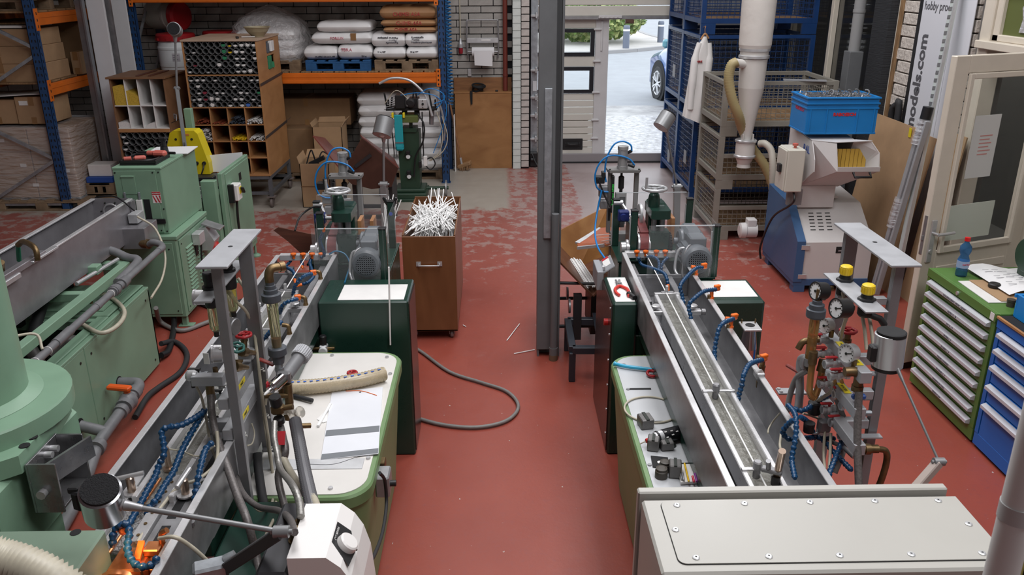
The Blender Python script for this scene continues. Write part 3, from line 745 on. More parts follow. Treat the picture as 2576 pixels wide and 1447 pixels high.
# ---- wall things right of the rack
q=thing('paper_roll_holder','grey wall-mounted holder with a hanging white paper roll on the brick wall','paper roll',(-.16,12.26,1.6))
b=MB();b.tube(sp([(-.385,12.24,1.55),(-.40,12.22,1.68),(-.395,12.2,2.02),(-.36,12.2,2.06),(-.0,12.2,2.06),(.035,12.2,2.02),(.04,12.22,1.68),(.03,12.24,1.55)],5),.011);b.obj('bracket',alu,q)
b=MB();b.b2(-.40,.04,12.20,12.215,1.755,1.825,.004);b.obj('crossbar',alu_l,q)
b=MB();b.b2(-.2,-.07,12.196,12.20,1.785,1.805);b.obj('print_label',white,q)
b=MB();b.cyl((-.33,12.17,1.64),(-.02,12.17,1.64),.062,n=24);b.obj('roll',mat('tissue_paper',(.72,.71,.72),.8),q)
b=MB();b.cyl((-.39,12.17,1.64),(.03,12.17,1.64),.014,n=10);b.obj('spindle',alu,q)
b=MB();A=[(-.30,12.108,1.75),(-.045,12.108,1.75),(-.05,12.106,1.545),(-.30,12.106,1.56)];A=[(-.30,12.108,1.66),(-.045,12.108,1.66),(-.045,12.10,1.45),(-.295,12.10,1.462)];b.prism(A,(0,-.003,0));b.obj('hanging_sheet',mat('tissue_paper',(.72,.71,.72),.8),q)
q=thing('socket_plug','red and grey industrial plug hanging on its cable beside the paper roll','plug',(-.49,12.25,1.63))
b=MB();b.lathe((-.49,12.24,1.61),[(.026,0),(.03,.02),(.03,.08)],n=14);b.obj('red_cap',mat('red_plug',(.3,.01,.02),.4),q)
b=MB();b.lathe((-.49,12.24,1.69),[(.036,0),(.036,.05),(.02,.09),(.012,.13)],n=14);b.obj('grey_shell',alu_l,q)
b=MB();b.tube([(-.49,12.24,1.82),(-.49,12.26,2.3),(-.495,12.26,2.8)],.009);b.obj('cable',hosec,q)
b=MB();b.b2(-.40,-.345,12.25,12.285,1.29,1.40,.008);b.b2(-.385,-.36,12.245,12.25,1.33,1.36,.002);tag(b.obj('wall_switch',alu_l),'small pale wall switch on the brick below the paper roll holder','switch')
b=MB();b.cyl((.135,12.2,1.10),(.135,12.2,3.2),.034,n=16);b.cyl((.135,12.2,1.30),(.135,12.2,1.33),.039,n=16);tag(b.obj('standpipe',mat('red_brown_pipe',(.16,.035,.025),.4)),'red-brown vertical pipe on the wall left of the white pier','pipe')
ply=wood('plywood',(.40,.20,.075),(.27,.12,.04),.5,(1.2,1.2,2.2),2.2)
q=thing('plywood_box','tall plywood box cover standing against the wall under the paper roll','box',(-.18,12.15,0))
b=MB();b.b2(-.585,.222,12.085,12.1,0,1.075,.002);b.obj('front_panel',ply,q)
b=MB();b.b2(-.60,.225,12.08,12.25,1.076,1.096,.002);b.obj('top_panel',ply,q)
b=MB();b.b2(-.60,.225,12.25,12.262,1.09,1.28,.002);b.obj('back_panel',wood('plywood_dark',(.30,.14,.055),(.2,.09,.035),.5),q)
b=MB();b.b2(-.585,-.57,12.1,12.25,0,1.075);b.obj('side_panel',ply,q);b=MB();b.b2(.207,.222,12.1,12.25,0,1.075);b.obj('side_panel',ply,q)
q=thing('strap_coil','coiled black strap lying on the plywood box with an end hanging down','strap',(-.28,12.1,1.096))
b=MB()
for k in range(5): b.torus((-.26+random.uniform(-.02,.02),12.13,1.13+.012*k),(random.uniform(-.5,.5),random.uniform(-.5,.2),1),.06+.008*k,.013,16,5)
b.obj('coil',blackm,q)
b=MB();b.prism([(-.37,12.07,1.11),(-.33,12.07,1.12),(-.335,12.07,.93),(-.36,12.07,.92)],(0,-.004,0));b.obj('strap_end',blackm,q)
tag(MB().b2(-.01,.03,12.1,12.13,1.096,1.12,.006).obj('small_block',black),'tiny black block on top of the plywood box by the pipe','block')
q=thing('broom','broom with wooden block head leaning beside the plywood box','broom',(-.49,12.0,0))
b=MB();b.cyl((-.505,11.98,.09),(-.665,12.05,1.02),.0125,n=8);b.obj('handle',wood('broom_stick',(.35,.17,.08),(.25,.11,.05)),q)
b=MB();b.cyl((-.503,11.98,.085),(-.52,11.99,.18),.016,n=8);b.obj('ferrule',alu_l,q)
b=MB();b.box((-.46,11.96,.085),(.2,.1,.05),RM(-22,'Y') @ RM(-18,'Z'),.008);b.obj('block_head',wood('broom_wood',(.4,.24,.12),(.28,.15,.07)),q)
b=MB()
for k in range(26):
 a=random.uniform(-.09,.09);c=random.uniform(-.04,.04);b.cyl((-.46+a*.93,11.95+c,.07+a*.4),(-.455+a,11.94+c*1.2,.005+max(0,a*.4)),.006,.003,5)
b.obj('bristle',wood('broom_wood',(.4,.24,.12),(.28,.15,.07)),q,kind='stuff')
# coiled blue air hose hanging at the upright
pts=[]
for k in range(34*14):
 a=2*PI*k/14;pts.append((-.60+.036*math.cos(a),11.22+.036*math.sin(a),2.55-1.5*k/476))
b=MB();b.tube(pts,.0075,5);tag(b.obj('coil_hose',mat('blue_coil_hose',(.01,.13,.33),.35)),'spiral blue air hose hanging along the right rack upright','hose')
tag(MB().b2(-.60,-.585,11.9,12.0,0,.8).obj('offcut_plate',white),'narrow white board leaning behind the right rack upright','board')
# TUBE CABINET ON A TROLLEY
cw=wood('cabinet_board',(.46,.235,.095),(.34,.16,.06),.5,(1.2,1.2,3),2.)
cwl=wood('cabinet_top_board',(.52,.39,.29),(.42,.30,.21),.55,(2,2,2),2.)
tubem=mat('dark_cardboard_tube',(.115,.12,.122),.6,0,.2,20)
tc=thing('tube_cabinet','large wooden cabinet full of round tubes and pigeonholes on a steel trolley','cabinet',(-3.15,10.5,0))
X0,X1,Y0,Y1,Z0,Z1=-3.585,-2.73,10.0,11.02,.41,1.975
def P(nm,par,m,*bx,bev=.0015,kind=None,label=None):
 q=MB()
 for c in bx: q.b2(*c,bev)
 return q.obj(nm,m,par,label,None,kind)
P('top_panel',tc,cwl,(X0-.01,X1+.01,Y0-.01,Y1+.01,Z1-.018,Z1))
P('side_panel',tc,cw,(X0,X0+.018,Y0,Y1,Z0,Z1-.018))
# right side panel with two openings near the top
P('side_panel',tc,cw,(X1-.018,X1,Y0,Y1,Z0,1.60),(X1-.018,X1,Y0,Y0+.40,1.60,Z1-.018),(X1-.018,X1,Y1-.28,Y1,1.60,Z1-.018),(X1-.018,X1,Y0+.40,Y1-.28,Z1-.05,Z1-.018),(X1-.018,X1,Y0+.40,Y1-.28,1.755,1.785))
P('back_panel',tc,cw,(X0,X1,Y1-.012,Y1,Z0,Z1-.018))
P('bottom_panel',tc,cw,(X0,X1,Y0-.005,Y1,Z0-.02,Z0+.005))
P('inner_panel',tc,cw,(X1-.12,X1-.108,Y0+.3,Y1-.02,1.5,Z1-.02))
zs1=1.585;zs2=1.215
P('shelf',tc,cw,(X0+.018,X1-.018,Y0-.003,Y1-.01,zs1-.012,zs1));P('shelf',tc,cw,(X0+.018,X1-.018,Y0-.003,Y1-.01,zs2-.012,zs2))
rt=.0345;n=22
def tubemesh(L,ro,ri,nm='tube'):
 q=MB();q.lathe((0,0,0),[(ri,L),(ri,0),(ro,0),(ro,L)],(0,1,0),n);me=q.mesh(nm);me.materials.append(tubem);return me
tm=tubemesh(.55,rt,rt-.006)
RODM={'w': mat('white_rod_bundle',(.74,.74,.72),.5,0,.12,90),'g': mat('green_rod_bundle',(.03,.22,.10),.5),'y': mat('yellow_rod_bundle',(.75,.52,.02),.5),'r': mat('dark_red_rods',(.25,.03,.05),.5),'b': mat('blue_rod_bundle',(.05,.15,.5),.5),'d': mat('slate_rods',(.06,.075,.1),.5),'o': mat('rust_rods',(.25,.06,.03),.5)}
BN={'w': 'white','g': 'green','y': 'yellow','r': 'dark red','b': 'blue'}
ORD=['first','second','third','fourth','fifth','sixth','seventh','eighth','ninth','tenth','eleventh','twelfth']
def bundle(cx,y,cz,r,fill,c,y2=.35,where='',cr=(0,0)):
 a=math.acos(max(-1,min(1,1-2*fill)));q=MB();m_=14
 pts=[(cx+math.sin(-a+2*a*i/m_)*(r-.006),y,cz-math.cos(-a+2*a*i/m_)*(r-.006)) for i in range(m_+1)]
 for i in range(1,5): pts.append((cx+math.sin(a)*(r-.006)*(1-2*i/5),y,cz-math.cos(a)*(r-.006)+random.uniform(-.003,.005)))
 q.prism(pts,(0,y2,0));o=q.obj('rod_bundle',RODM[c])
 tag(o,'%s rod bundle, %s tube from left, %s row, %s' % (BN[c],ORD[cr[0]],ORD[cr[1]],where),'rod bundle','rod bundles in the tubes');return o
# top block: 5 rows of 12, lower block: 5 rows of 12 (column, row): (fill, colour)
F1={(6,0): (.45,'g'),(7,0): (.2,'y'),(8,0): (.3,'w'),(9,0): (.45,'w'),(10,0): (.55,'w'),(11,0): (.42,'w'),(1,1): (.15,'w'),(6,1): (.62,'g'),(7,1): (.25,'y'),(8,1): (.45,'w'),(9,1): (.33,'w'),(11,1): (.22,'w'),(6,2): (.55,'g'),(0,2): (.13,'w'),(8,2): (.3,'w'),(9,2): (.28,'w'),(11,2): (.42,'w'),
 (1,3): (.2,'r'),(5,3): (.52,'w'),(8,3): (.38,'w'),(9,3): (.28,'w'),(0,4): (.2,'w'),(3,4): (.1,'w'),(8,4): (.3,'w'),(9,4): (.3,'w'),(10,4): (.55,'w')}
F2={(0,0): (.2,'w'),(1,0): (.3,'w'),(2,0): (.3,'w'),(4,0): (.2,'w'),(7,0): (.25,'w'),(10,0): (.2,'w'),(11,0): (.2,'w'),(1,1): (.4,'w'),(7,1): (.25,'w'),(1,2): (.2,'w'),(2,2): (.4,'r'),(4,2): (.25,'w'),(5,2): (.2,'w'),(8,2): (.35,'w'),(9,2): (.2,'w'),(11,2): (.3,'g'),(0,3): (.15,'w'),(1,3): (.38,'w'),(2,3): (.3,'r'),(3,3): (.75,'w'),(4,3): (.5,'w'),(7,3): (.35,'w'),(8,3): (.4,'w'),(10,3): (.2,'w'),(1,4): (.5,'w'),(3,4): (.8,'w'),(6,4): (.3,'w'),(8,4): (.35,'w'),(9,4): (.5,'b'),(11,4): (.2,'w')}
pit=.0705
for bi,(zt,FF,nm) in enumerate(((1.957-.036,F1,'upper block'),(zs1-.012-.037,F2,'lower block'))):
 for r in range(5):
  for c in range(12):
   x=X0+.018+.036+c*pit*.985;z=zt-r*.0735*(1.0 if bi else .985)
   inst('tube',tm,tc,(x,Y0+.004+.004*((r*7+c*3) % 3),z))
   if (c,r) in FF:
    f,co=FF[(c,r)];bundle(x,Y0+.002+.003*((c+r) % 4),z,rt-.0045,min(.85,f*1.3),co,where='%s of the tube cabinet' % nm,cr=(c,r))
# dark backing behind the tubes
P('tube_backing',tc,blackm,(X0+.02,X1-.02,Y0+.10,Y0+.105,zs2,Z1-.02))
# pigeonholes 4 x 4
pw_=(X1-X0-.036)/4;ph=(zs2-.012-(Z0+.005))/4
for i in range(1,4): P('divider',tc,cw,(X0+.018+pw_*i-.006,X0+.018+pw_*i+.006,Y0-.002,Y1-.02,Z0+.005,zs2-.012))
for i in range(1,4): P('shelf',tc,cw,(X0+.018,X1-.018,Y0-.001,Y1-.02,Z0+.005+ph*i-.006,Z0+.005+ph*i+.006))
ROWN=['bottom','third','second','top'];COLN=['first','second','third','fourth']
def profpile(c,r,co,n_,hgt,label):
 x0=X0+.018+pw_*c+.012;z0=Z0+.005+ph*r+.007;q=MB()
 w=pw_-.026
 for k in range(n_):
  px=x0+random.uniform(0,w-.008);zz=z0+random.random()*hgt*(.6+.4*math.sin(PI*(px-x0)/w));q.box((px+.004,Y0+.30+random.uniform(-.03,.03),zz+.004),(.008,.56,.008),RM(random.uniform(-3,3),'Z'))
 tag(q.obj('profile_pile',RODM[co],None,None,None,'stuff'),label,'profiles','profile piles in pigeonholes')
profpile(0,3,'o',50,.05,'rust-red profiles piled in the left pigeonhole of the top pigeonhole row')
profpile(1,3,'o',16,.02,'few rust-red profiles lying in the second pigeonhole of the top row')
profpile(2,3,'d',90,.085,'slate grey profiles piled in the third pigeonhole of the top row')
profpile(3,3,'w',80,.06,'white profiles piled in the right pigeonhole of the top row')
profpile(2,2,'y',50,.04,'yellow profiles in a pigeonhole of the tube cabinet')
profpile(3,2,'w',45,.05,'white profiles in the right pigeonhole of the second row')
profpile(0,2,'w',110,.14,'white profiles filling the left pigeonhole of the second row')
for zz in (1.47,.86):
 q=MB();q.beam((X1+.003,Y0-.02,zz),(X1+.003,Y1+.02,zz+.02),.008,.03);q.beam((X1,Y1+.02,zz+.02),(X1+.05,Y1+.05,zz+.06),.004,.004);q.obj('strap_band',mat('dark_band',(.05,.035,.03),.6),tc)
# side compartment contents
for (lb,m,bx) in (('dark slate block standing in the upper side opening of the tube cabinet',mat('slate_block',(.09,.1,.12),.7),(X1-.09,X1+.012,Y0+.42,Y0+.50,1.79,1.90)),('white block standing beside the slate one in the side opening',white,(X1-.09,X1+.03,Y0+.52,Y0+.66,1.80,1.92)),('green flat block in the lower side opening of the tube cabinet',RODM['g'],(X1-.09,X1+.012,Y0+.43,Y0+.56,1.60,1.75))):
 tag(MB().b2(*bx,.004).obj('sample_block',m),lb,'block')
tag(MB().lathe((X1-.02,Y0+.63,1.605),[(.04,0),(.04,.06),(0,.075)],n=16).obj('green_roll',RODM['g']),'small green roll beside the green block in the side opening','roll')
q=MB();q.lathe((-2.82,10.42,1.978),[(.07,0),(.075,.012),(.12,.06),(.145,.105),(.155,.108),(.155,.115),(.14,.115),(.11,.06),(.06,.015),(0,.013)],n=26);tag(q.obj('bowl',mat('stoneware_bowl',(.36,.31,.2),.45,0,.2,8)),'shallow stoneware bowl on top of the tube cabinet','bowl')
q=MB();q.beam((-2.97,10.12,1.99),(-3.0,10.18,1.99),.03,.022,bev=.004);tag(q.obj('hand_clamp',black),'short black handle lying on top of the tube cabinet near the bowl','tool')
q=MB();q.beam((-2.98,10.3,1.985),(-2.83,10.33,1.985),.02,.012,bev=.002);tag(q.obj('offcut',white),'small white offcut on top of the tube cabinet beside the bowl','offcut')
# trolley frame and casters (part of the cabinet)
frm=mat('trolley_grey_paint',(.10,.105,.115),.5,0,.2,10)
q=MB()
for x in (X0+.03,X1-.02):
 q.beam((x,Y0+.02,Z0-.04),(x,Y1-.02,Z0-.04),.04,.04);q.beam((x,Y0+.04,.17),(x,Y1-.04,.17),.035,.035)
for y in (Y0+.02,Y1-.02): q.beam((X0+.03,y,Z0-.04),(X1-.02,y,Z0-.04),.04,.04);q.beam((X0+.03,y+(.02 if y < 10.5 else -.02),.17),(X1-.02,y+(.02 if y < 10.5 else -.02),.17),.035,.035)
q.obj('trolley_frame',frm,tc)
for x in (X0+.03,X1-.02):
 for y in (Y0+.03,Y1-.03):
  q=MB();q.b2(x-.022,x+.022,y-.022,y+.022,.13,Z0-.02);lg=q.obj('leg',frm,tc)
  q=MB();q.b2(x-.05,x+.05,y-.05,y+.05,.125,.135);q.b2(x-.025,x-.02,y-.03,y+.02,.05,.125);q.b2(x+.02,x+.025,y-.03,y+.02,.05,.125);q.lathe((x-.018,y-.015,.055),[(.025,0),(.05,.003),(.055,.01),(.055,.026),(.05,.033),(.025,.036)],(1,0,0),20);q.obj('caster',mat('caster_grey',(.16,.13,.12),.6),lg)
# SMALL CABINET
sc=thing('pigeonhole_cabinet','small brown cabinet with white-lined pigeonholes, left of the tube cabinet','cabinet',(-4.1,10.2,0))
cwd=wood('dark_cabinet_board',(.25,.13,.065),(.17,.085,.04),.55,(1.2,1.2,3),2.)
a0,a1,b0,b1,c1=-4.43,-3.80,9.9,10.62,1.555
P('side_panel',sc,cwd,(a0,a0+.018,b0,b1,0,c1));P('side_panel',sc,cwd,(a1-.018,a1,b0,b1,0,c1));P('back_panel',sc,cwd,(a0,a1,b1-.012,b1,0,c1))
P('lid',sc,cwd,(a0-.03,a1+.015,b0-.02,b1+.01,c1,c1+.022))
for x in (-4.12,-3.98): P('moulding',sc,mat('moulding_brown',(.10,.035,.02),.45),(x-.02,x+.02,b0+.05,b1-.1,c1+.022,c1+.034))
P('front_rail',sc,cw,(a0+.018,a1-.018,b0-.004,b0+.012,.945,.985));P('shelf',sc,white,(a0+.018,a1-.018,b0,b1-.02,1.245,1.257));P('shelf',sc,white,(a0+.018,a1-.018,b0,b1-.02,.985,.995))
P('base_panel',sc,cwd,(a0+.018,a1-.018,b0+.005,b0+.02,0,.60));P('shelf',sc,cwd,(a0+.018,a1-.018,b0,b1-.02,.60,.612))
q4=(a1-a0-.036)/4
for i in range(1,4): P('divider',sc,white,(a0+.018+q4*i-.005,a0+.018+q4*i+.005,b0-.001,b1-.02,.985,c1))
tm2=tubemesh(.4,.0375,.034)
for r in range(4):
 for c in range(8):
  x=a0+.018+.04+c*.0745+(.02 if r % 2 else 0)
  if x > a1-.05: continue
  inst('tube',tm2,sc,(x,b0+.006,.905-r*.073))
  if (c,r) in ((0,0),(0,1),(0,2),(1,3)): bundle(x,b0+.008,.905-r*.073,.034,.3,'w',where='small pigeonhole cabinet',cr=(c,r))
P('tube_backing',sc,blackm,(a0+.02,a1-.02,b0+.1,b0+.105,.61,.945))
q=MB();q.b2(a1,a1+.012,b0+.12,b0+.15,1.08,1.14,.003);q.tube([(a1+.005,b0+.13,1.13),(a1+.035,b0+.12,1.13),(a1+.035,b0+.10,1.06)],.007);q.obj('door_handle',steel_d,sc)
q=MB();q.b2(a1,a1+.001,b0+.02,b1-.02,1.045,1.052);q.obj('door_gap',blackm,sc)
def foam(x0,x1,z0,zl,zr,lb,m):
 q=MB();q.prism([(x0,b0+.01,z0),(x1,b0+.01,z0),(x1,b0+.01,zr),((x0+x1)/2,b0+.01,(zl+zr)/2+.012),(x0,b0+.01,zl)],(0,.55,0));tag(q.obj('profile_stack',m),lb,'profiles')
yel=mat('yellow_profiles',(.62,.42,.05),.7,0,.35,110)
g0=a0+.018
foam(g0+.006,g0+q4-.008,1.258,1.47,1.48,'yellow profiles filling the leftmost upper pigeonhole',yel);foam(g0+q4+.006,g0+2*q4-.008,1.258,1.42,1.35,'yellow profiles filling half of the second upper pigeonhole',yel)
foam(g0+.006,g0+q4-.008,.996,1.06,1.05,'pale profiles in the leftmost lower pigeonhole',RODM['w']);foam(g0+2*q4+.006,g0+3*q4-.008,.996,1.01,1.06,'white profiles sloping in the third lower pigeonhole',RODM['w'])
# LEFT RACK AND WALL PANELS
lr=thing('pallet_rack','blue and orange pallet rack at the left edge with galvanised braces','rack',(-5.7,10.9,0))
LX=-5.21
for (x,y) in ((LX,9.93),(-6.25,9.93),(LX,12.15),(-6.25,12.15)):
 q=MB();q.b2(x-.05,x+.05,y,y+.006,0,3.2);q.b2(x+.044,x+.05,y,y+.075,0,3.2);q.b2(x-.05,x-.044,y,y+.075,0,3.2);o=q.obj('upright',ublue,lr)
 q=MB();z=.1
 while z < 2.6:
  q.box((x-.02,y-.001,z),(.014,.002,.03),RM(14,'Y'));q.box((x+.02,y-.001,z),(.014,.002,.03),RM(-14,'Y'));q.box((x+.0508,y+.03,z),(.002,.014,.035),RM(14,'X'));z +=.075
 q.obj('slot',blackm,o,kind='stuff')
for i,(z0,z1) in enumerate(((.05,.62),(.62,1.15),(1.25,1.82),(1.9,2.42),(2.42,3.0))):
 q=MB();xa,xb=(LX-.02,-6.2) if i in (1,3) else (-6.2,LX-.02);q.beam((xa,9.95,z0),(xb,9.95,z1) if i !=0 else (xb,9.95,z1),.03,.035);q.obj('frame_brace',galv,lr)
q=MB();q.beam((-6.2,9.95,.08),(LX,9.95,.08),.03,.035);q.obj('frame_brace',galv,lr)
for zc in (1.418,2.203):
 q=MB();q.b2(LX-.02,LX+.03,10.01,12.1,zc-.068,zc+.068,.004);q.b2(LX+.03,LX+.036,10.02,12.1,zc+.012,zc+.05,.002);o=q.obj('load_beam',orange,lr)
 q=MB();q.b2(LX+.05,LX+.058,9.945,10.03,zc-.12,zc+.12,.002);q.obj('beam_end_plate',orange,o)
 q=MB()
 for k in range(3): q.b2(LX+.058,LX+.0595,9.98,9.995,zc-.09+k*.07,zc-.06+k*.07)
 q.obj('plate_slot',blackm,o,kind='stuff')
 q=MB();q.b2(-6.27,-6.23,10.0,12.1,zc-.068,zc+.068);q.obj('load_beam',orange,lr)
 for k in range(9): P('deck_board',lr,deckm,(-6.22,LX-.03,10.02+k*.22,10.20+k*.22,zc+.068,zc+.088))
zb=1.418+.088
XR=LX-.05
carton('long brown carton on the left rack shelf, lowest of three',-6.15,XR,10.05,10.75,zb,zb+.205);carton('long brown carton on the left rack shelf, middle of three',-6.15,XR-.01,10.05,10.72,zb+.206,zb+.40);carton('long brown carton on the left rack shelf, topmost of three',-6.15,XR-.02,10.06,10.7,zb+.401,zb+.59)
carton('small brown carton with printed lines on the shelf behind the long cartons',XR-.02,XR+.16-.06,10.85,11.2,zb,zb+.27)
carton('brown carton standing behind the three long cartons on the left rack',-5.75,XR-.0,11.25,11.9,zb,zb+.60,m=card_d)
tag(MB().b2(-6.15,XR-.14,10.1,10.8,zb+.60,zb+.625,.003).obj('board_sheet',white),'white board lying on the topmost carton of the left rack','board')
tag(MB().b2(-6.15,XR-.1,10.3,11.4,zb+.63,zb+.648,.003).obj('plywood_sheet',deckm),'thin plywood sheet lying above the white board on the left rack','board')
pallet('wooden pallet on the upper shelf of the left rack',-5.72,10.62,2.203+.088,.9,1.1,palw)
carton('brown carton under the lower beam at the frame edge, left of its twin',-6.1,-5.66,10.1,10.6,1.02,1.30,m=card);sk_=carton('brown carton with white sticker under the lower beam of the left rack',-5.65,-5.27,10.08,10.6,1.02,1.335,m=card)
MB().b2(-5.60,-5.50,10.076,10.0795,1.24,1.29).obj('sticker',white,sk_)
tag(MB().box((-5.72,10.3,1.352),(.8,.5,.006),RM(-3,'Y')).obj('card_sheet',white),'loose white sheet lying over the two cartons under the lower beam','sheet')
# wrapped pallet of cartons
pallet('wooden pallet under the film-wrapped cartons at the left',-5.5,10.42,0,1.15,1.0,palw)
k=0;WC=[]
for lz in range(3):
 for cx0,cx1 in ((-6.05,-5.56),(-5.55,-5.06)):
  WC.append(carton('film-wrapped brown carton on the floor pallet of the left rack, %s layer, %s' % (('bottom','middle','top')[lz],('outer','aisle side')[k % 2]),cx0,cx1,10.02,10.85,.14+lz*.28,.417+lz*.28,tapes=False));k +=1
for k,(x,z) in enumerate(((-5.9,.82),(-5.7,.52),(-5.3,.75),(-5.6,.28),(-5.2,.45))): MB().b2(x,x+.07,10.012,10.0195,z,z+.04).obj('sticker',white,WC[(int(z/.28-.5))*2+(x > -5.55)])
b=MB();R=[]
for i in range(12):
 z=.12+.88*i/11;R.append([Vector((-5.555+math.copysign(abs(math.cos(a))**.12,math.cos(a))*(.525+.006*math.sin(i*2+a*5)),10.435+math.copysign(abs(math.sin(a))**.12,math.sin(a))*(.445+.006*math.sin(i*3+a*7)),z)) for a in [2*PI*k/40 for k in range(40)]])
b.rings(R,True,False,True)
film2=mat('creased_film',(.85,.85,.88),.1,0,alpha=.30,bump=5.,bscale=5,spec=1.,stretch=(1,1,5))
tag(b.obj('stretch_film',film2),'shiny creased stretch film around the cartons on the left floor pallet','plastic film')
b=MB();b.b2(-4.97,-4.86,10.55,10.57,0,3.2);b.b2(-4.97,-4.95,10.57,10.66,0,3.2);b.b2(-4.88,-4.86,10.50,10.55,0,3.2);struct(b.obj('trim_9',mat('galvanised_jamb',(.30,.31,.33),.35,.8,.2,8)))
b=MB();b.b2(-4.86,-4.655,10.60,10.64,0,3.2,.003);wpm=mat('white_partition_paint',(.66,.67,.69),.6,0,.06,2);wp=struct(b.obj('wall_partition',wpm))
b=MB();b.b2(-4.93,-4.60,11.10,11.13,0,3.2,.003);b.obj('panel',wpm,wp)
b=MB();b.b2(-4.72,-4.62,10.70,10.74,0,3.2);b.obj('joint_post',steel_d,wp)
carton('white carton on the pallets by the galvanised jamb',-5.0,-4.72,10.2,10.42,.355,.50,m=white,tapes=False)
tag(MB().b2(-5.02,-4.70,10.15,10.46,.287,.353,.004).obj('blue_tray',mat('tray_blue',(.02,.08,.35),.5)),'flat blue tray under the white carton by the jamb','tray')
for k in (0,1): pallet('stacked pallet by the galvanised jamb, %s' % ('lower','upper')[k],-4.86,10.30,.15*k,.34,.34,palw)
# LEFT: PALE GREEN MACHINES
bolt_m=mat('dark_bolt',(.03,.035,.03),.5,.5)
def bolts(par,pts,ax,r=.006,m=None,L=.004,nm='bolt'):
 for p in pts:
  p=Vector(p);q=MB();q.cyl(p,p+Vector(ax)*L,r,n=8);q.obj(nm,m or bolt_m,par)
gc=thing('machine_cabinet','pale green stepped machine cabinet with louvres, carrying an open black tool case','machine',(-2.8,6.6,0))
lx0,lx1,ly0,ly1=-3.12,-2.51,6.30,7.03;ux0,ux1,uy0,uy1=-2.93,-2.565,6.35,7.13
P('lower_body',gc,mgreen,(lx0,lx1,ly0,ly1,.09,.775),bev=.008)
P('lower_lip',gc,mgreen,(lx0,lx1+.012,ly0-.006,ly1,.74,.776),bev=.006)
P('side_panel',gc,mgreen,(lx1,lx1+.010,ly0+.04,ly1-.02,.12,.73),bev=.006)
P('front_panel',gc,mgreen,(lx0+.02,lx1-.03,ly0-.008,ly0,.12,.72),bev=.005)
P('upper_body',gc,mgreen,(ux0,ux1,uy0,uy1,.776,1.30),bev=.006)
P('top_plate',gc,mgreen,(ux0-.004,ux1+.004,uy0-.004,uy1,1.29,1.308),bev=.003)
P('front_plate',gc,mgreen,(ux0+.005,ux1-.04,uy0-.008,uy0,.79,1.285),bev=.003)
P('recess_flap',gc,mgreen,(-2.87,-2.765,uy0-.013,uy0-.008,1.10,1.25),bev=.003);P('flap_grip',gc,mgreen,(-2.87,-2.77,uy0-.022,uy0-.008,1.235,1.245),bev=.002)
for x in (-2.86,-2.75): P('toggle_latch',gc,galv,(x-.008,x+.008,uy0-.025,uy0-.008,1.06,1.12),bev=.003)
P('slot_opening',gc,blackm,(-2.73,-2.68,uy0-.0095,uy0-.008,.90,1.06),bev=0);P('white_slide',gc,white,(-2.78,-2.735,uy0-.03,uy0-.008,.86,1.06),bev=.003)
P('lever_bar',gc,black,(-2.72,-2.58,uy0-.02,uy0-.008,.865,.905),bev=.004)
lg=P('logo_plate',gc,white,(-2.655,-2.59,uy0-.0095,uy0-.008,1.03,1.12),bev=0)
rl=mat('logo_red',(.45,.02,.03),.5)
P('logo_band',lg,rl,(-2.655,-2.59,uy0-.011,uy0-.0095,1.095,1.12),bev=0)
text('lettering','SCHABLUK',white,lg,(-2.6225,uy0-.0115,1.107),.0125,FR)
for dx in (0,.024):
 q=MB();q.prism([(-2.653+dx,uy0-.0105,1.09),(-2.645+dx,uy0-.0105,1.09),(-2.621+dx,uy0-.0105,1.035),(-2.633+dx,uy0-.0105,1.035)],(0,-.001,0));q.obj('logo_stripe',rl,lg)
q=MB();q.prism([(-2.605,uy0-.0105,1.09),(-2.592,uy0-.0105,1.09),(-2.592,uy0-.0105,1.035)],(0,-.001,0));q.obj('logo_stripe',rl,lg)
bolts(gc,[(ux0+.02,uy0-.008,1.27),(ux1-.06,uy0-.008,1.27),(ux1-.06,uy0-.008,.81),(ux1-.02,uy0,1.27),(ux1-.02,uy0,.98),(ux1-.02,uy0,.80)],(0,-1,0));bolts(gc,[(lx1-.06,ly0-.008,.67),(lx1-.06,ly0-.008,.15)],(0,-1,0))
bolts(gc,[(lx1+.01,ly0+.07,.69),(lx1+.01,ly0+.07,.16),(lx1+.01,ly1-.06,.69)],(1,0,0))
for cy in (6.52,6.75):
 for k in range(13):
  q=MB();z=.26+k*.031;q.prism([(lx1+.010,cy-.075,z),(lx1+.022,cy-.07,z-.012),(lx1+.010,cy-.075,z-.014)],(0,.15,0));q.obj('louvre',mgreen,gc)
for (x,y) in ((lx1-.04,ly0+.05),(lx1-.02,ly1-.04),(lx0+.05,ly0+.05)): P('foot',gc,mgreen,(x-.02,x+.02,y-.02,y+.02,.008,.1),(x-.05,x+.07,y-.035,y+.035,0,.01),bev=.002)
jb=thing('socket_outlet','grey industrial socket with red plug on the green louvred cabinet side','socket',(-2.47,6.8,.62))
P('junction_box',jb,alu_l,(-2.499,-2.43,6.60,6.72,.60,.70),bev=.006)
q=MB();q.prism([(-2.499,6.78,.50),(-2.499,6.78,.69),(-2.44,6.78,.70),(-2.38,6.78,.58),(-2.41,6.78,.50)],(0,.15,0));q.obj('socket_housing',alu_l,jb)
q=MB();q.box((-2.40,6.85,.70),(.16,.13,.012),RM(20,'Y'));q.obj('socket_lid',alu,jb)
q=MB();q.cyl((-2.42,6.86,.53),(-2.36,6.84,.44),.045,.038,16);q.obj('red_plug',mat('red_plug2',(.5,.02,.015),.4),jb)
q=MB();q.tube(sp([(-2.36,6.84,.45),(-2.33,6.82,.3),(-2.33,6.84,.02),(-2.2,6.9,.015)]),.012);q.tube(sp([(-2.45,6.66,.6),(-2.46,6.65,.4),(-2.45,6.7,.05)]),.008);q.obj('cable',wireb,jb)
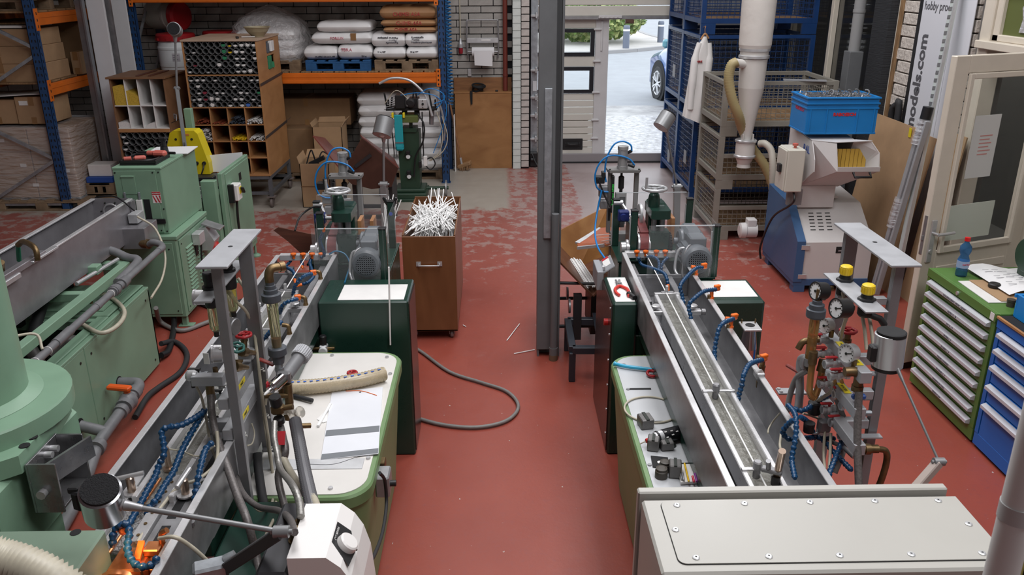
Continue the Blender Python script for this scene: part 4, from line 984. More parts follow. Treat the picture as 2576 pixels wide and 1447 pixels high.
P('cable_plate',jb,black,(-2.499,-2.492,6.64,6.70,.5,.58),bev=0)
# tool case and items on the green cabinet
tcase=thing('tool_case','open black tool case on top of the pale green cabinet','case',(-2.75,6.55,1.308))
P('tray',tcase,black,(-2.90,-2.62,6.42,6.72,1.308,1.322),(-2.90,-2.62,6.42,6.435,1.32,1.345),(-2.90,-2.62,6.705,6.72,1.32,1.345),(-2.90,-2.885,6.42,6.72,1.32,1.345),(-2.635,-2.62,6.42,6.72,1.32,1.345),bev=.004)
q=MB();q.torus((-2.75,6.56,1.335),(0,0,1),.10,.01,20,6);q.box((-2.80,6.5,1.333),(.12,.03,.018),RM(15,'Z'),.004);q.obj('tray_inserts',black,tcase)
pinkt=mat('faded_red_tool',(.55,.13,.10),.5)
q=MB();q.box((-2.77,6.50,1.35),(.09,.045,.035),RM(20,'Z'),.012);q.cyl((-2.83,6.485,1.35),(-2.88,6.47,1.35),.016,n=10);tag(q.obj('hand_tool',pinkt),'faded red hand tool lying in the black case, the smaller left one','tool')
q=MB();q.box((-2.66,6.62,1.36),(.11,.06,.045),RM(-10,'Z'),.014);q.cyl((-2.71,6.63,1.36),(-2.76,6.64,1.36),.02,n=10);tag(q.obj('hand_tool',pinkt),'faded red hand tool lying on the rim of the black case, the larger right one','tool')
q=MB();q.cyl((-2.88,6.75,1.345),(-2.57,6.70,1.345),.011,n=8);tag(q.obj('black_rod',black),'black rod lying across the back of the open tool case','rod')
q=MB();q.cyl((-2.73,6.9,1.31),(-2.73,6.9,1.36),.035,.028,12);q.cyl((-2.73,6.9,1.36),(-2.73,6.9,1.41),.02,n=10);q.box((-2.73,6.9,1.42),(.06,.04,.035),None,.008);tag(q.obj('clamp_block',black),'black clamp standing on the white sheet behind the tool case','clamp')
tag(MB().box((-2.70,6.98,1.3115),(.34,.30,.006),RM(3,'Z')).obj('white_sheet',mat('white_sheet',(.8,.81,.82),.4)),'white plastic sheet lying on the pale green cabinet behind the tool case','sheet')
# ---- shear with yellow hood
sh=thing('cutting_machine','pale green cutting machine with yellow hood behind the stepped green cabinet','machine',(-2.8,7.6,0))
P('side_plate',sh,mgreen,(-2.47,-2.43,7.32,8.16,.13,1.035),bev=.006);P('front_post',sh,mgreen,(-2.60,-2.472,7.24,7.32,.10,.985),bev=.006)
P('inner_panel',sh,mgreen,(-2.43,-2.422,7.40,8.12,.18,1.01),bev=.003)
P('base_body',sh,mgreen,(-3.2,-2.475,7.36,8.12,.10,.84),bev=.006);P('table',sh,mat('dark_table_steel',(.03,.035,.04),.4,.3),(-3.2,-2.475,7.55,8.1,.84,.865))
for k in range(4): P('slide_rail',sh,alu_l,(-2.95,-2.605,7.22+k*.03,7.245+k*.03,.80+.03*k,.83+.03*k),bev=.003)
P('front_apron',sh,mgreen,(-2.95,-2.605,7.20,7.24,.2,.80),bev=.005)
hood_y=mat('yellow_paint',(.66,.52,.01),.42,0,.1,5)
q=MB();A=[(-3.22,8.02,.87),(-3.20,8.02,.98),(-3.10,8.02,1.27),(-3.07,8.02,1.29),(-2.87,8.02,1.29),(-2.84,8.02,1.26),(-2.77,8.02,.98),(-2.77,8.02,.87)];q.prism(A,(0,.16,0));q.obj('hood',hood_y,sh)
bolts(sh,[(-3.05,8.02,1.21),(-2.90,8.02,1.21)],(0,-1,0),.012);bolts(sh,[(-2.88,8.02,.98),(-2.81,8.02,.98)],(0,-1,0),.018,black,.02,'cable_gland')
q=MB();q.tube(sp([(-2.88,8.0,.98),(-2.93,7.97,.97),(-2.9,7.97,.9),(-2.85,7.96,.87)]),.007);q.tube(sp([(-2.81,8.0,.98),(-2.80,7.95,.95),(-2.83,7.93,.87)]),.007);q.obj('cable',wireb,sh)
P('hood_label',sh,mat('label_orange',(.6,.2,.05),.5),(-2.96,-2.92,8.017,8.02,1.245,1.262),bev=0)
P('square_post',sh,mgreen,(-3.03,-2.96,8.26,8.33,.86,1.46),bev=.004)
P('black_block',sh,black,(-2.85,-2.66,7.76,7.86,.866,.90),bev=.006)
q=MB();q.prism([(-2.95,8.12,.87),(-2.47,8.12,.87),(-2.47,8.12,1.06),(-2.95,8.12,1.02)],(0,.012,0));tag(q.obj('white_guard_sheet',mat('white_sheet',(.8,.81,.82),.4)),'white sheet standing inside the cutting machine beside the yellow hood','sheet')
for y in (7.36,8.12): q=MB();q.cyl((-2.45,y,.02),(-2.45,y,.14),.013,n=8);q.lathe((-2.45,y,0),[(.05,0),(.05,.012),(.02,.03)],n=16);q.obj('levelling_foot',mgreen,sh)
sw=P('isolator_switch',sh,white,(-2.422,-2.34,7.44,7.56,.75,.90),bev=.008);P('switch_back',sw,black,(-2.422,-2.37,7.41,7.44,.74,.91),bev=.004)
P('knob_plate',sw,yellowl,(-2.34,-2.335,7.48,7.54,.81,.87),bev=0);q=MB();q.box((-2.315,7.51,.84),(.03,.018,.07),RM(35,'X'),.004);q.obj('knob',black,sw)
P('name_plate',sh,black,(-2.4215,-2.42,7.78,7.85,.86,.93),bev=0)
q=MB();q.tube(sp([(-2.38,7.5,.75),(-2.39,7.5,.5),(-2.38,7.52,.1),(-2.3,7.4,.02)]),.012);q.obj('cable',wireb,sh)
# ---- arm lamps (one builder for all)
lampc=mat('lamp_grey_metal',(.24,.245,.25),.4,.35);foamb=mat('black_lamp_foam',(.012,.012,.014),.95,0,.4,260,.8,300)
glow=mat('lamp_bulb',(1,.8,.5),.4,0,emit=(1,.72,.4),estr=6)
def armlamp(label,base,joint,head,hdir,hr=.07,hl=.13,arm=.02,low=.035,lit=None,hcol=None,fixed=None,foam_face=True,lowm=None):
 t=thing('arm_lamp',label,'lamp',base);base,joint,head=Vector(base),Vector(joint),Vector(head);hd=Vector(hdir).normalized()
 q=MB();q.beam(base,joint,low,low,bev=.003);q.obj('lower_arm',lowm or lampc,t)
 q=MB();q.cyl(joint-Vector((low*.6,0,0)),joint+Vector((low*.6,0,0)),low*.5,n=12);q.cyl(joint-Vector((low*.85,0,0)),joint+Vector((low*.85,0,0)),low*.22,n=8);q.obj('elbow_joint',lampc,t)
 d_=(head-joint).normalized();hp_=head-d_*hr*1.1
 q=MB();q.cyl(joint,hp_,arm*.5,n=10);q.obj('upper_arm',lampc,t)
 q=MB();q.cyl(hp_-d_*.05,hp_,arm*.6,arm*.95,10);q.ball(hp_+d_*.012,arm*1.15,10);q.obj('head_joint',alu,t)
 q=MB();q.lathe(head-hd*hl/2,[(hr*.86,-.004),(hr,.0),(hr,hl),(hr*.93,hl),(hr*.93,hl*.55)],hd,28);hh=q.obj('lamp_head',hcol or lampc,t)
 if foam_face: q=MB();q.lathe(head-hd*hl/2,[(0,-.012),(hr*.88,-.012),(hr*.9,.004)],hd,28);q.obj('end_cap',foamb,hh)
 q=MB();q.lathe(head+hd*hl*.5,[(0,-.02),(hr*.85,-.02),(hr*.93,-.003),(hr*.93,.0)],hd,24);q.obj('reflector',alu_l,hh)
 q=MB();q.ball(head+hd*(hl*.5-.012),hr*.35,12);q.obj('bulb',glow if lit else alu_l,hh)
 if lit: spot('lamp_light',head+hd*(hl*.5+.012),lit[3] if len(lit) > 3 else head+hd*2,lit[0],lit[1],lit[2],hr*.5)
 if fixed: fixed(t)
 return t
def clampb(t):
 p=wloc(t);q=MB();q.box(p+Vector((0,0,-.02)),(.08,.08,.05),None,.006);q.obj('base_clamp',galv,t)
armlamp('grey arm lamp standing on the cutting machine, its round head in front of the barrels',(-2.93,7.90,.89),at(445,222,Y=8.0),at(440,75,Y=8.0),(-.15,.9,-.25),hr=.06,hl=.10,fixed=clampb)
q=MB();q.tube(sp([(-2.93,7.9,1.2),(-2.86,7.7,.95),(-2.8,7.3,.9),(-2.56,7.1,.6),(-2.45,7.0,.1),(-2.4,7.1,.02)]),.007,6);tag(q.obj('lamp_cable',wireb),'black cable trailing from the arm lamp down past the green cabinets','cable')
# ---- left cooling trough
TL0,TL1,TZ0,TZ1,TY0,TY1=-3.09,-2.78,.80,1.08,3.75,6.27
lt=thing('cooling_trough','stainless water trough at the left over the pale green tank','trough',(-2.93,5.2,0))
def trough(par,x0,x1,y0,y1,z0,z1,m,lip=.03,endn=True):
 P('left_wall',par,m,(x0,x0+.006,y0,y1,z0,z1),bev=.001);P('left_lip',par,steel_b,(x0-.004,x0+lip,y0,y1,z1-.004,z1+.008),bev=.003)
 P('right_wall',par,m,(x1-.006,x1,y0,y1,z0,z1),bev=.001);P('right_lip',par,steel_b,(x1-lip,x1+.004,y0,y1,z1-.004,z1+.008),bev=.003)
 P('trough_floor',par,m,(x0,x1,y0,y1,z0-.006,z0),bev=0)
ssd=mat('dark_stainless',(.34,.33,.35),.34,.6,.2,4)
trough(lt,TL0,TL1,TY0,TY1,TZ0,TZ1,ssd)
P('end_plate',lt,ssd,(TL0,TL1,TY1-.006,TY1,TZ0,TZ1+.01),bev=0);P('end_flange',lt,steel_d,(TL0+.04,TL1-.04,TY1+.001,TY1+.012,.9,1.05),bev=.002)
q=MB();q.torus((-2.95,TY1-.01,.99),(0,1,0),.055,.008,22,6);q.obj('window_ring',steel,lt)
P('sump_box',lt,ssd,(-2.80,-2.62,6.02,6.27,.76,.92),bev=.003);P('end_bracket',lt,ssd,(-2.778,-2.76,6.2,6.27,.76,1.08),bev=.002)
P('splash_box',lt,alu_l,(-2.77,-2.70,6.12,6.25,.93,1.0),bev=.003)
for k in range(6): q=MB();a=k*PI/3;q.cyl((-2.95+.075*math.cos(a),TY1-.006,.99+.075*math.sin(a)),(-2.95+.075*math.cos(a),TY1-.016,.99+.075*math.sin(a)),.006,n=8);q.obj('bolt',bolt_m,lt)
# bolted cover bars on the right lip
P('lip_cover',lt,ssd,(-2.80,-2.755,4.1,4.92,1.08,1.115),bev=.003);P('lip_cover',lt,steel,(-2.785,-2.745,4.1,4.6,1.055,1.085),bev=.003);P('lip_cover',lt,steel,(-2.785,-2.745,4.75,5.05,1.085,1.10),bev=.003)
q=MB();q.tube(sp([at(95,655,z=1.1),at(88,625,z=1.17),at(60,608,z=1.18),at(45,617,z=1.15)],4),.017,10);q.obj('brass_elbow',brass,lt)
q=MB();q.tube([at(45,617,z=1.14),at(48,655,z=1.02)],.014,10);q.obj('green_hose',mat('green_hose',(.01,.25,.12),.4),lt)
q=MB();q.cyl(at(4,700,z=1.05),at(2,660,z=1.17),.02,n=10);q.obj('brass_elbow',brass,lt)
q=MB();q.tube(sp([at(338,530,z=1.05),at(290,495,z=1.13),at(240,497,z=1.12)]),.006,6);q.obj('cable',wireb,lt)
# ---- frame under the trough
fr=thing('trough_frame','pale green square tube frame under the left stainless trough','frame',(-2.8,4.8,0))
q=MB();q.b2(-2.68,-2.62,3.4,5.76,.71,.77,.004);q.obj('side_tube',mgreen,fr)
q=MB();q.b2(-3.2,-3.14,3.4,5.76,.71,.77,.004);q.obj('side_tube',mgreen,fr)
for y in (5.71,5.10,4.0): P('cross_tube',fr,mgreen,(-3.15,-2.68,y-.03,y+.03,.712,.768),bev=.004)
P('bearing_block',fr,mgreen,(-2.80,-2.72,5.42,5.50,.77,.83),bev=.004)
q=MB();q.cyl((-2.76,5.20,.79),(-2.70,5.70,.79),.014,n=10);q.obj('adjusting_spindle',steel,fr)
for y in (5.55,4.9): P('post',fr,blackm,(-3.08,-2.98,y-.03,y+.03,.62,.80),(-3.02,-2.86,y-.05,y+.05,.77,.80),bev=.003)
# ---- tank unit
tk=thing('tank_unit','long low pale green tank cabinet on the floor with a grey drain pipe','machine',(-2.8,4.6,0))
KX,KY0,KY1,KZ=-2.48,3.2,5.61,.615
P('front_panel',tk,mgreen,(KX-.02,KX,KY0,4.605,.02,KZ-.02),bev=.003);P('front_panel',tk,mgreen,(KX-.02,KX,4.61,KY1,.02,KZ-.02),bev=.003)
P('end_panel',tk,mgreen,(-3.3,KX,KY1-.02,KY1,.02,KZ-.02),bev=.003);P('rear_panel',tk,mgreen,(-3.3,-3.28,KY0,KY1,.02,KZ),bev=.003)
P('rim',tk,mgreen,(KX-.075,KX+.002,KY0,KY1,KZ-.02,KZ),bev=.004);P('rim_ledge',tk,mgreen,(KX-.10,KX-.03,KY0,KY1,KZ-.001,KZ+.012),bev=.004)
P('lid',tk,mgreen,(-3.28,KX-.03,5.03,KY1-.01,KZ,KZ+.018),bev=.004);P('lid_ledge',tk,mgreen,(-3.28,KX-.09,5.1,KY1-.08,KZ+.018,KZ+.026),bev=.003)
P('cross_bar',tk,mgreen,(-3.28,KX-.03,4.98,5.05,KZ-.06,KZ),bev=.003);P('cross_bar',tk,mgreen,(-3.28,KX-.03,4.28,4.33,KZ-.05,KZ-.005),bev=.003)
P('tank_floor',tk,mat('dark_tank_inside',(.03,.04,.035),.7),(-3.28,KX-.02,KY0,KY1-.02,.12,.14),bev=0)
bolts(tk,[(KX,5.53,.54),(KX,5.53,.08),(KX,4.68,.53),(KX,4.54,.53),(KX,4.68,.08),(KX,4.54,.08)],(1,0,0),.008)
for (y,z) in ((4.95,.19),(4.40,.19)): q=MB();q.cyl((KX-.001,y,z),(KX+.003,y,z),.045,n=20);q.obj('pipe_hole',blackm,tk)
q=MB();q.b2(-3.05,-2.85,4.4,4.9,.14,.38,.02);q.cyl((-2.8,4.45,.3),(-2.8,4.75,.3),.07,n=16);q.obj('pump',mat('dark_pump',(.04,.045,.05),.5,.3),tk)
q=MB();q.lathe((-2.7,4.05,.14),[(.05,0),(.05,.33),(.04,.35),(0,.35)],n=16);q.obj('red_filter',mat('dim_red_filter',(.3,.03,.02),.5),tk)
# hoses and pipes inside and over the tank (attached to it)
def hose(par,pts,r,m,nm='hose',n=8,k=6): return MB().tube(sp(pts,k),r,n).obj(nm,m,par)
hose(tk,[(-3.0,5.3,.72),(-2.95,5.05,.66),(-2.92,4.8,.5),(-2.9,4.6,.4)],.038,rubber,n=12)
hose(tk,[(-2.92,4.55,.80),(-2.9,4.45,.70),(-2.93,4.3,.58),(-2.95,4.1,.4)],.04,rubber,n=12)
q=MB();q.cyl((-2.92,4.62,.76),(-2.91,4.52,.73),.05,n=14);q.cyl((-2.92,4.70,.79),(-2.92,4.6,.765),.055,n=14);q.obj('hose_union',brass,tk)
hose(tk,[(-2.6,4.86,.5),(-2.7,4.8,.56),(-2.75,4.7,.5)],.045,mat('dark_pipe_elbow',(.075,.07,.065),.5),n=12);hose(tk,[(-2.9,4.75,.56),(-2.8,4.62,.58),(-2.68,4.52,.46),(-2.6,4.5,.42)],.04,MATS['dark_pipe_elbow'],n=12)
hose(tk,[(-3.1,4.6,.5),(-2.95,4.45,.55),(-2.8,4.4,.5),(-2.6,4.38,.5)],.03,MATS['dark_pipe_elbow'],n=10);hose(tk,[(-3.1,4.4,.52),(-2.9,4.25,.55),(-2.7,4.2,.5)],.022,rubber)
hose(tk,[(-3.1,4.9,.5),(-2.95,4.4,.56),(-2.9,4.1,.53),(-2.85,3.7,.5)],.018,rubber);hose(tk,[(-3.05,4.95,.5),(-2.9,4.5,.57),(-2.84,4.2,.55),(-2.8,3.8,.5)],.014,rubber)
q=MB();q.cyl(at(228,775,z=.62),at(250,818,z=.52),.017,n=10);q.cyl(at(228,755,z=.66),at(238,790,z=.58),.011,n=8);q.obj('hose_nozzle',brass,tk)
hose(tk,[at(205,815,z=.64),at(255,838,z=.64),at(300,815,z=.64),at(312,780,z=.64),at(275,745,z=.66),at(245,738,z=.68)],.014,hosec)
# big grey pvc line
pv=thing('pvc_pipe_line','long grey plastic pipe run along the front of the left trough frame','pipe',(-2.45,4.9,.78))
pa,pb=Vector((-2.47,5.85,.80)),Vector((-2.44,3.6,.77))
q=MB();q.cyl(pa,pb,.0225,n=16);q.obj('pipe',grey_pvc,pv)
def along(t): return pa+(pb-pa)*t
for t0,t1,r in ((.26,.29,.033),(.33,.36,.033),(.30,.32,.028),(.62,.70,.027),(.45,.47,.025)):
 q=MB();q.cyl(along(t0),along(t1),r,n=16);q.obj('coupling',grey_pvc,pv)
for t0 in (.28,.335): q=MB();q.cyl(along(t0),along(t0+.018),.037,n=12);q.obj('union_nut',grey_pvc,pv)
q=MB();q.tube(sp([pa,(-2.47,5.93,.80),(-2.50,5.98,.81),(-2.56,6.0,.82),(-2.6,6.02,.80),(-2.68,6.05,.80)],4),.025,14);q.obj('elbow',grey_pvc,pv)
q=MB();q.cyl((-2.66,6.05,.80),(-2.60,6.02,.80),.038,n=8);q.obj('brass_union',brass,pv)
q=MB();q.tube(sp([(-2.54,5.3,.76),(-2.54,5.62,.78),(-2.57,5.70,.79),(-2.65,5.74,.79),(-2.75,5.78,.82),(-2.85,5.8,.84),(-2.95,5.8,.84)],4),.030,12);q.obj('second_pipe',grey_pvc,pv)
for t0 in (.37,.74,.80): q=MB();q.torus(along(t0),pb-pa,.0235,.003,18,5);q.obj('cable_tie',white,pv)
hose(pv,[along(.76)+Vector((.0,0,.03)),along(.74)+Vector((-.05,0,.10)),along(.80)+Vector((-.16,0,.12)),along(.9)+Vector((-.25,0,.1))],.008,hosec)
hose(pv,[along(.78)+Vector((.02,0,-.03)),along(.86)+Vector((.03,0,-.08)),along(.95)+Vector((.0,0,-.09))],.018,hosec)
# drain pipe with valve
dp=thing('drain_pipe','grey drain pipe with orange valve lever leaving the pale green tank','pipe',(-2.33,4.4,0))
q=MB();q.tube(sp([(KX,4.95,.19),(-2.40,4.95,.19),(-2.355,4.94,.19),(-2.335,4.90,.185),(-2.335,4.84,.18)],4),.036,14);q.obj('elbow',grey_pvc,dp)
D=[(-2.335,4.84,.18),(-2.335,4.35,.14),(-2.33,4.25,.12),(-2.27,3.85,.05),(-2.20,3.3,.05),(-2.16,2.9,.05)]
q=MB();q.tube(sp(D,4),.034,14);q.obj('pipe',grey_pvc,dp)
q=MB();q.cyl((KX,4.40,.19),(-2.335,4.40,.145),.033,n=14);q.obj('branch_pipe',grey_pvc,dp)
for (ya,yb,r) in ((4.86,4.80,.045),(4.72,4.66,.052),(4.64,4.60,.045),(4.30,4.25,.042),(4.27,4.24,.05)):
 f=lambda y: Vector((-2.335 if y > 4.3 else -2.33,y,.14+(y-4.35)*.082 if y > 4.3 else .125));q=MB();q.cyl(f(ya),f(yb),r,n=16);q.obj('coupling',grey_pvc,dp)
q=MB();q.ball((-2.335,4.73,.172),.06,14);q.obj('valve_body',grey_pvc,dp)
q=MB();q.cyl((-2.34,4.75,.2),(-2.34,4.75,.245),.022,n=10);q.beam((-2.31,4.74,.255),(-2.46,4.76,.26),.05,.03,bev=.008);q.obj('valve_lever',mat('orange_red_lever',(.72,.10,.01),.4),dp)
# hoses on the floor between the machines
for (nm,lb,pts,r,m) in (
 ('floor_hose','thick black hose looping out from under the green cabinet to the floor',[at(436,770,z=.15),at(438,820,z=.03),at(425,880,z=.022),at(405,895,z=.05)],.024,wireb),
 ('floor_hose','dark hose making the large loop on the red floor beside the drain valve',[at(405,865,z=.08),at(440,860,z=.02),at(470,890,z=.02),at(455,935,z=.02),at(400,975,z=.02),at(370,1000,z=.03),at(340,1050,z=.02)],.02,rubber),
 ('floor_hose','cream hose curving over the red floor in front of the green cabinet',[at(392,775,z=.25),at(405,810,z=.05),at(455,832,z=.02),at(510,815,z=.02),at(560,795,z=.02),at(630,770,z=.02)],.018,hoseg),
 ('floor_hose','dark hose on the floor behind the left column of the gauge frame',[at(505,740,z=.05),at(510,765,z=.02),at(550,775,z=.02),at(600,760,z=.02)],.02,rubber),
 ('thin_hose','thin cream hose arching over the pale green cabinet front',[at(345,545,z=1.0),at(390,575,z=.9),at(415,640,z=.75),at(408,700,z=.62),at(380,750,z=.62)],.008,hosec),
 ('thin_cable','thin black cable crossing the floor strip beside the grey drain pipe',[at(230,1115,z=.01),at(190,1200,z=.01),at(165,1262,z=.01)],.008,wireb)):
 tag(hose(None,pts,r,m,nm),lb,'hose')
for k,pts in enumerate(([at(78,1325,z=.06),at(110,1312,z=.06),at(122,1330,z=.06)],[at(123,1288,z=.08),at(95,1312,z=.06)])):
 tag(hose(None,pts,.006,wireb,'thin_cable'),'thin black wire end on the floor at the lower left, %s' % ('curved one','straight one')[k],'cable')
# ---- green extruder body at the lower left
ex=thing('extruder','large pale green extruder body with column and flange at the lower left corner','machine',(-1.95,2.7,0))
EX,EY=-1.86,2.62
q=MB();q.lathe((EX,EY,1.315),[(.25,0),(.205,.02),(.205,1.2)],n=40);q.obj('column',mgreen,ex)
q=MB();q.lathe((EX,EY,1.245),[(.34,0),(.34,.06),(.335,.067),(.2,.07)],n=44);q.obj('flange',mgreen,ex)
q=MB();q.prism([(EX-.3,EY-.40,1.18),(EX+.15,EY-.40,1.18),(-1.547,2.36,1.18),(-1.547,2.60,1.18),(-1.58,EY+.15,1.18),(EX-.3,EY+.3,1.18)],(0,0,.066));q.obj('top_plate',mgreen,ex)
q=MB();q.b2(EX-.5,-1.58,EY-.40,EY+.2,.86,1.18,.02);q.b2(EX-.5,-1.66,EY-.46,EY-.3,.98,1.06,.015);q.obj('gear_case',mgreen,ex)
q=MB();q.b2(EX-.5,EX+.2,EY-.4,EY+.1,0,.86,.02);q.obj('stand',mgreen,ex)
for (px,py) in ((62,1122),(82,1101)): p=at(px,py,z=1.2465);q=MB();q.cyl(p,p+Vector((0,0,.003)),.017,n=14);q.obj('hole',blackm,ex)
bk=mat('bare_steel_bracket',(.33,.33,.34),.28,.85,.3,8,.1,40)
bx0,by0=-1.545,2.40
bxa=-1.545
q=MB();q.b2(bxa+.002,bxa+.010,2.37,2.57,1.02,1.205,.001);q.b2(bxa+.01,bxa+.10,2.37,2.378,1.02,1.205,.001);q.b2(bxa+.01,bxa+.10,2.56,2.568,1.02,1.205,.001);q.b2(bxa+.01,bxa+.09,2.378,2.56,1.02,1.03,.001);q.obj('bracket',bk,ex)
q=MB();q.beam((bxa+.05,2.38,1.15),(bxa+.13,2.56,1.16),.010,.08);q.obj('bracket_web',bk,ex)
bolts(ex,[(bxa+.010,2.48,1.175),(bxa+.010,2.52,1.175)],(1,0,0),.012,steel,.025);bolts(ex,[(bxa+.045,2.37,1.10)],(0,-1,0),.016,steel,.02)
q=MB();q.b2(-1.60,-1.212,1.5,2.17,.75,1.10,.006);eb=q.obj('extruder_block',mat('grey_green_paint',(.19,.27,.20),.45,0,.1,4));tag(eb,'grey-green block with a drilled hole at the lower left, before the copper die','machine')
p=at(190,1340,z=1.1005);MB().cyl(p,p+Vector((0,0,.001)),.016,n=16).obj('drilled_hole',blackm,eb)
q=MB();q.b2(-1.55,-1.3,1.55,2.1,0,.75,.01);q.obj('pedestal',mgreen,eb)
ph_=sp([at(-60,1385,z=1.55),at(0,1408,z=1.52),at(70,1430,z=1.5),at(140,1465,z=1.47),at(200,1510,z=1.42)],12)
q=MB();rs=[(.046 if i % 2 else .038) for i in range(len(ph_))];q.tube(ph_,rs,14);tag(q.obj('corrugated_hose',hosec),'thick ribbed cream hose crossing the lower left corner','hose')
# EXTRUSION LINES
water=mat('trough_water',(.40,.40,.36),.03,0,alpha=.5,bump=5.,bscale=22,spec=1.,coat=1.)
wtray=mat('tray_steel_wet',(.50,.49,.45),.28,.75,.35,9,.25,30,col2=(.30,.27,.2))
strandm=mat('white_plastic_strand',(.85,.85,.84),.4)
# one bead of the blue ball-and-socket coolant hose, made once
sb=MB();sb.lathe((0,0,-.0115),[(.0070,0),(.0112,.006),(.0116,.010),(.0092,.015),(.0070,.0225)],n=10);SEG=sb.mesh('hose_segment');SEG.materials.append(bluepl)
def locline(par,pts,scale=1.,nozzle=None,valve=True,nm='coolant_hose',k=12):
 P_=sp(pts,k);D_=[0]
 for a,b_ in zip(P_,P_[1:]): D_.append(D_[-1]+(b_-a).length)
 h=bpy.data.objects.new(nm,None);COL.objects.link(h);h.parent=par;h.location=P_[0]-wloc(par);h.empty_display_size=.02
 st=.0195*scale;n_=max(2,int(D_[-1]/st));j=0
 for i in range(n_):
  s_=(i+.5)*D_[-1]/n_
  while D_[j+1] < s_: j +=1
  t=(s_-D_[j])/(D_[j+1]-D_[j]);p=P_[j].lerp(P_[j+1],t);d=(P_[j+1]-P_[j]).normalized()
  o=inst('hose_segment',SEG,h,p);o.rotation_euler=d.to_track_quat('Z','Y').to_euler();o.scale=(scale,)*3
 if nozzle:
  d=(P_[-1]-P_[-2]).normalized();q=MB();q.lathe(P_[-1],[(.009*scale,0),(.010*scale,.008*scale),(.005*scale,.03*scale),(.004*scale,.04*scale)],d,12);q.obj('nozzle',nozzle,h)
 if valve:
  d=(P_[0]-P_[1]).normalized();q=MB();q.cyl(P_[0]-d*.004,P_[0]+d*.03,.010*scale,n=12);q.box(P_[0]+d*.012+Vector((0,0,.016*scale)),(.034*scale,.02*scale,.014*scale),Matrix.Rotation(.4,3,'Z'),.003);q.obj('valve',orpl,h)
 return h
def brass_stub(par,x,y,z,sx=-1,m=None):
 q=MB();q.tube(sp([(x,y,z),(x,y,z+.035),(x+sx*.006,y,z+.048),(x+sx*.03,y,z+.052)],4),.0105,10);q.lathe((x,y,z),[(.015,0),(.015,.012)],n=6);return q.obj('brass_elbow',m or brass,par)
ZT=1.04
def line_trough(label,x0,x1,yf,yn,right_from,tx0,tx1,ty1,mirror):
 t=thing('extrusion_trough',label,'trough',((x0+x1)/2,(yf+yn)/2,0))
 P('left_wall',t,steel_d,(x0,x0+.005,yn,yf,.845,ZT),bev=0);P('left_flange',t,steel_b,(x0-.001,x0+.026,yn,yf,ZT-.004,ZT+.004),bev=.002)
 P('right_wall',t,steel_d,(x1-.005,x1,right_from,yf,.845,ZT),bev=0);P('right_flange',t,steel_b,(x1-.026,x1+.001,right_from,yf,ZT-.004,ZT+.004),bev=.002)
 P('trough_floor',t,steel_d,(x0,x1,yn,yf,.84,.846),bev=0);P('end_bar',t,steel_b,(x0+.02,x1-.02,yf-.005,yf+.035,ZT-.035,ZT+.004),bev=.003)
 P('support_beam',t,dgreen,(x0+.012,x0+.07,yn,yf-.1,.76,.84),(x1-.07,x1-.012,yn,yf-.1,.76,.84),bev=.003)
 y=yn+.22
 for xx in (x0+.03,x1-.09): P('leg',t,dgreen,(xx,xx+.06,y-.03,y+.03,0,.76),bev=.003)
 # inner tray
 P('tray_left_wall',t,steel_b,(tx0,tx0+.02,yn,ty1,.93,1.018),bev=.003);P('tray_right_wall',t,steel_b,(tx1-.02,tx1,yn,ty1,.93,1.018),bev=.003)
 P('tray_floor',t,wtray,(tx0+.02,tx1-.02,yn,ty1,.958,.968),bev=0);P('tray_end',t,steel,(tx0,tx1,ty1-.012,ty1+.008,.93,1.025),bev=.002)
 q=MB();q.b2(tx0+.021,tx1-.021,yn,ty1-.013,.968,.987);q.obj('water',water,t)
 q=MB();q.cyl(((tx0+tx1)/2,yn,.992),((tx0+tx1)/2-.004,yf+.1,1.035),.0035,n=6);q.obj('white_strand',strandm,t)
 # rails beyond the tray and bridges
 P('guide_rail',t,steel_d,(tx0-.045,tx0-.008,ty1+.0,yf-.02,.95,.975),bev=.003);P('guide_rail',t,steel_d,(tx1+.008,tx1+.045,ty1,yf-.02,.95,.975),bev=.003)
 q=MB();q.tube([(x0+.058,yn,.882),(x0+.058,yf-.45,.882)],.030,14);q.obj('gutter_pipe',mat('dark_gutter',(.10,.105,.12),.35,.4),t)
 P('cross_plate',t,steel_d,(x0+.01,x1-.01,ty1+.40,ty1+.412,.85,.985),bev=.001)
 for y in (yn+1.42,yn+.82):
  if y < ty1-.1:
   P('bridge_bar',t,steel,(tx0,tx1,y-.008,y+.008,1.018,1.026),bev=.001);q=MB();q.lathe(((tx0+tx1)/2-.012,y,.985),[(.009,0),(.014,.005),(.014,.035),(.016,.04),(.016,.065),(.012,.07)],n=14);q.obj('roller_post',steel_d,t)
 y=ty1-.22
 P('clamp_arm',t,steel,(tx0-.055,tx0+.01,y-.02,y+.02,.985,1.01),bev=.003);P('clamp_arm',t,steel,(tx1-.01,tx1+.075,y-.015,y+.02,.985,1.01),bev=.003)
 for xx in (tx0-.03,tx1+.03): q=MB();q.lathe((xx,y,1.01),[(.008,0),(.008,.012),(.024,.015),(.024,.026),(.018,.03)],n=18);q.obj('clamp_knob',steel,t)
 q=MB();q.lathe((tx1+.075,y,.997),[(.014,0),(.018,.003),(.018,.022),(.012,.025)],(1,0,0),14);q.obj('side_knob',steel_d,t)
 P('guide_block',t,steel_d,((tx0+tx1)/2-.03,(tx0+tx1)/2+.04,ty1-.01,ty1+.012,.99,1.03),bev=.002);P('guide_pin',t,steel,((tx0+tx1)/2-.008,(tx0+tx1)/2+.008,ty1-.005,ty1+.01,1.03,1.065),bev=.002)
 return t
RT=line_trough('right stainless extrusion trough with running water and blue jointed hoses',.782,1.157,4.99,1.75,1.75,.868,1.005,4.33,1)
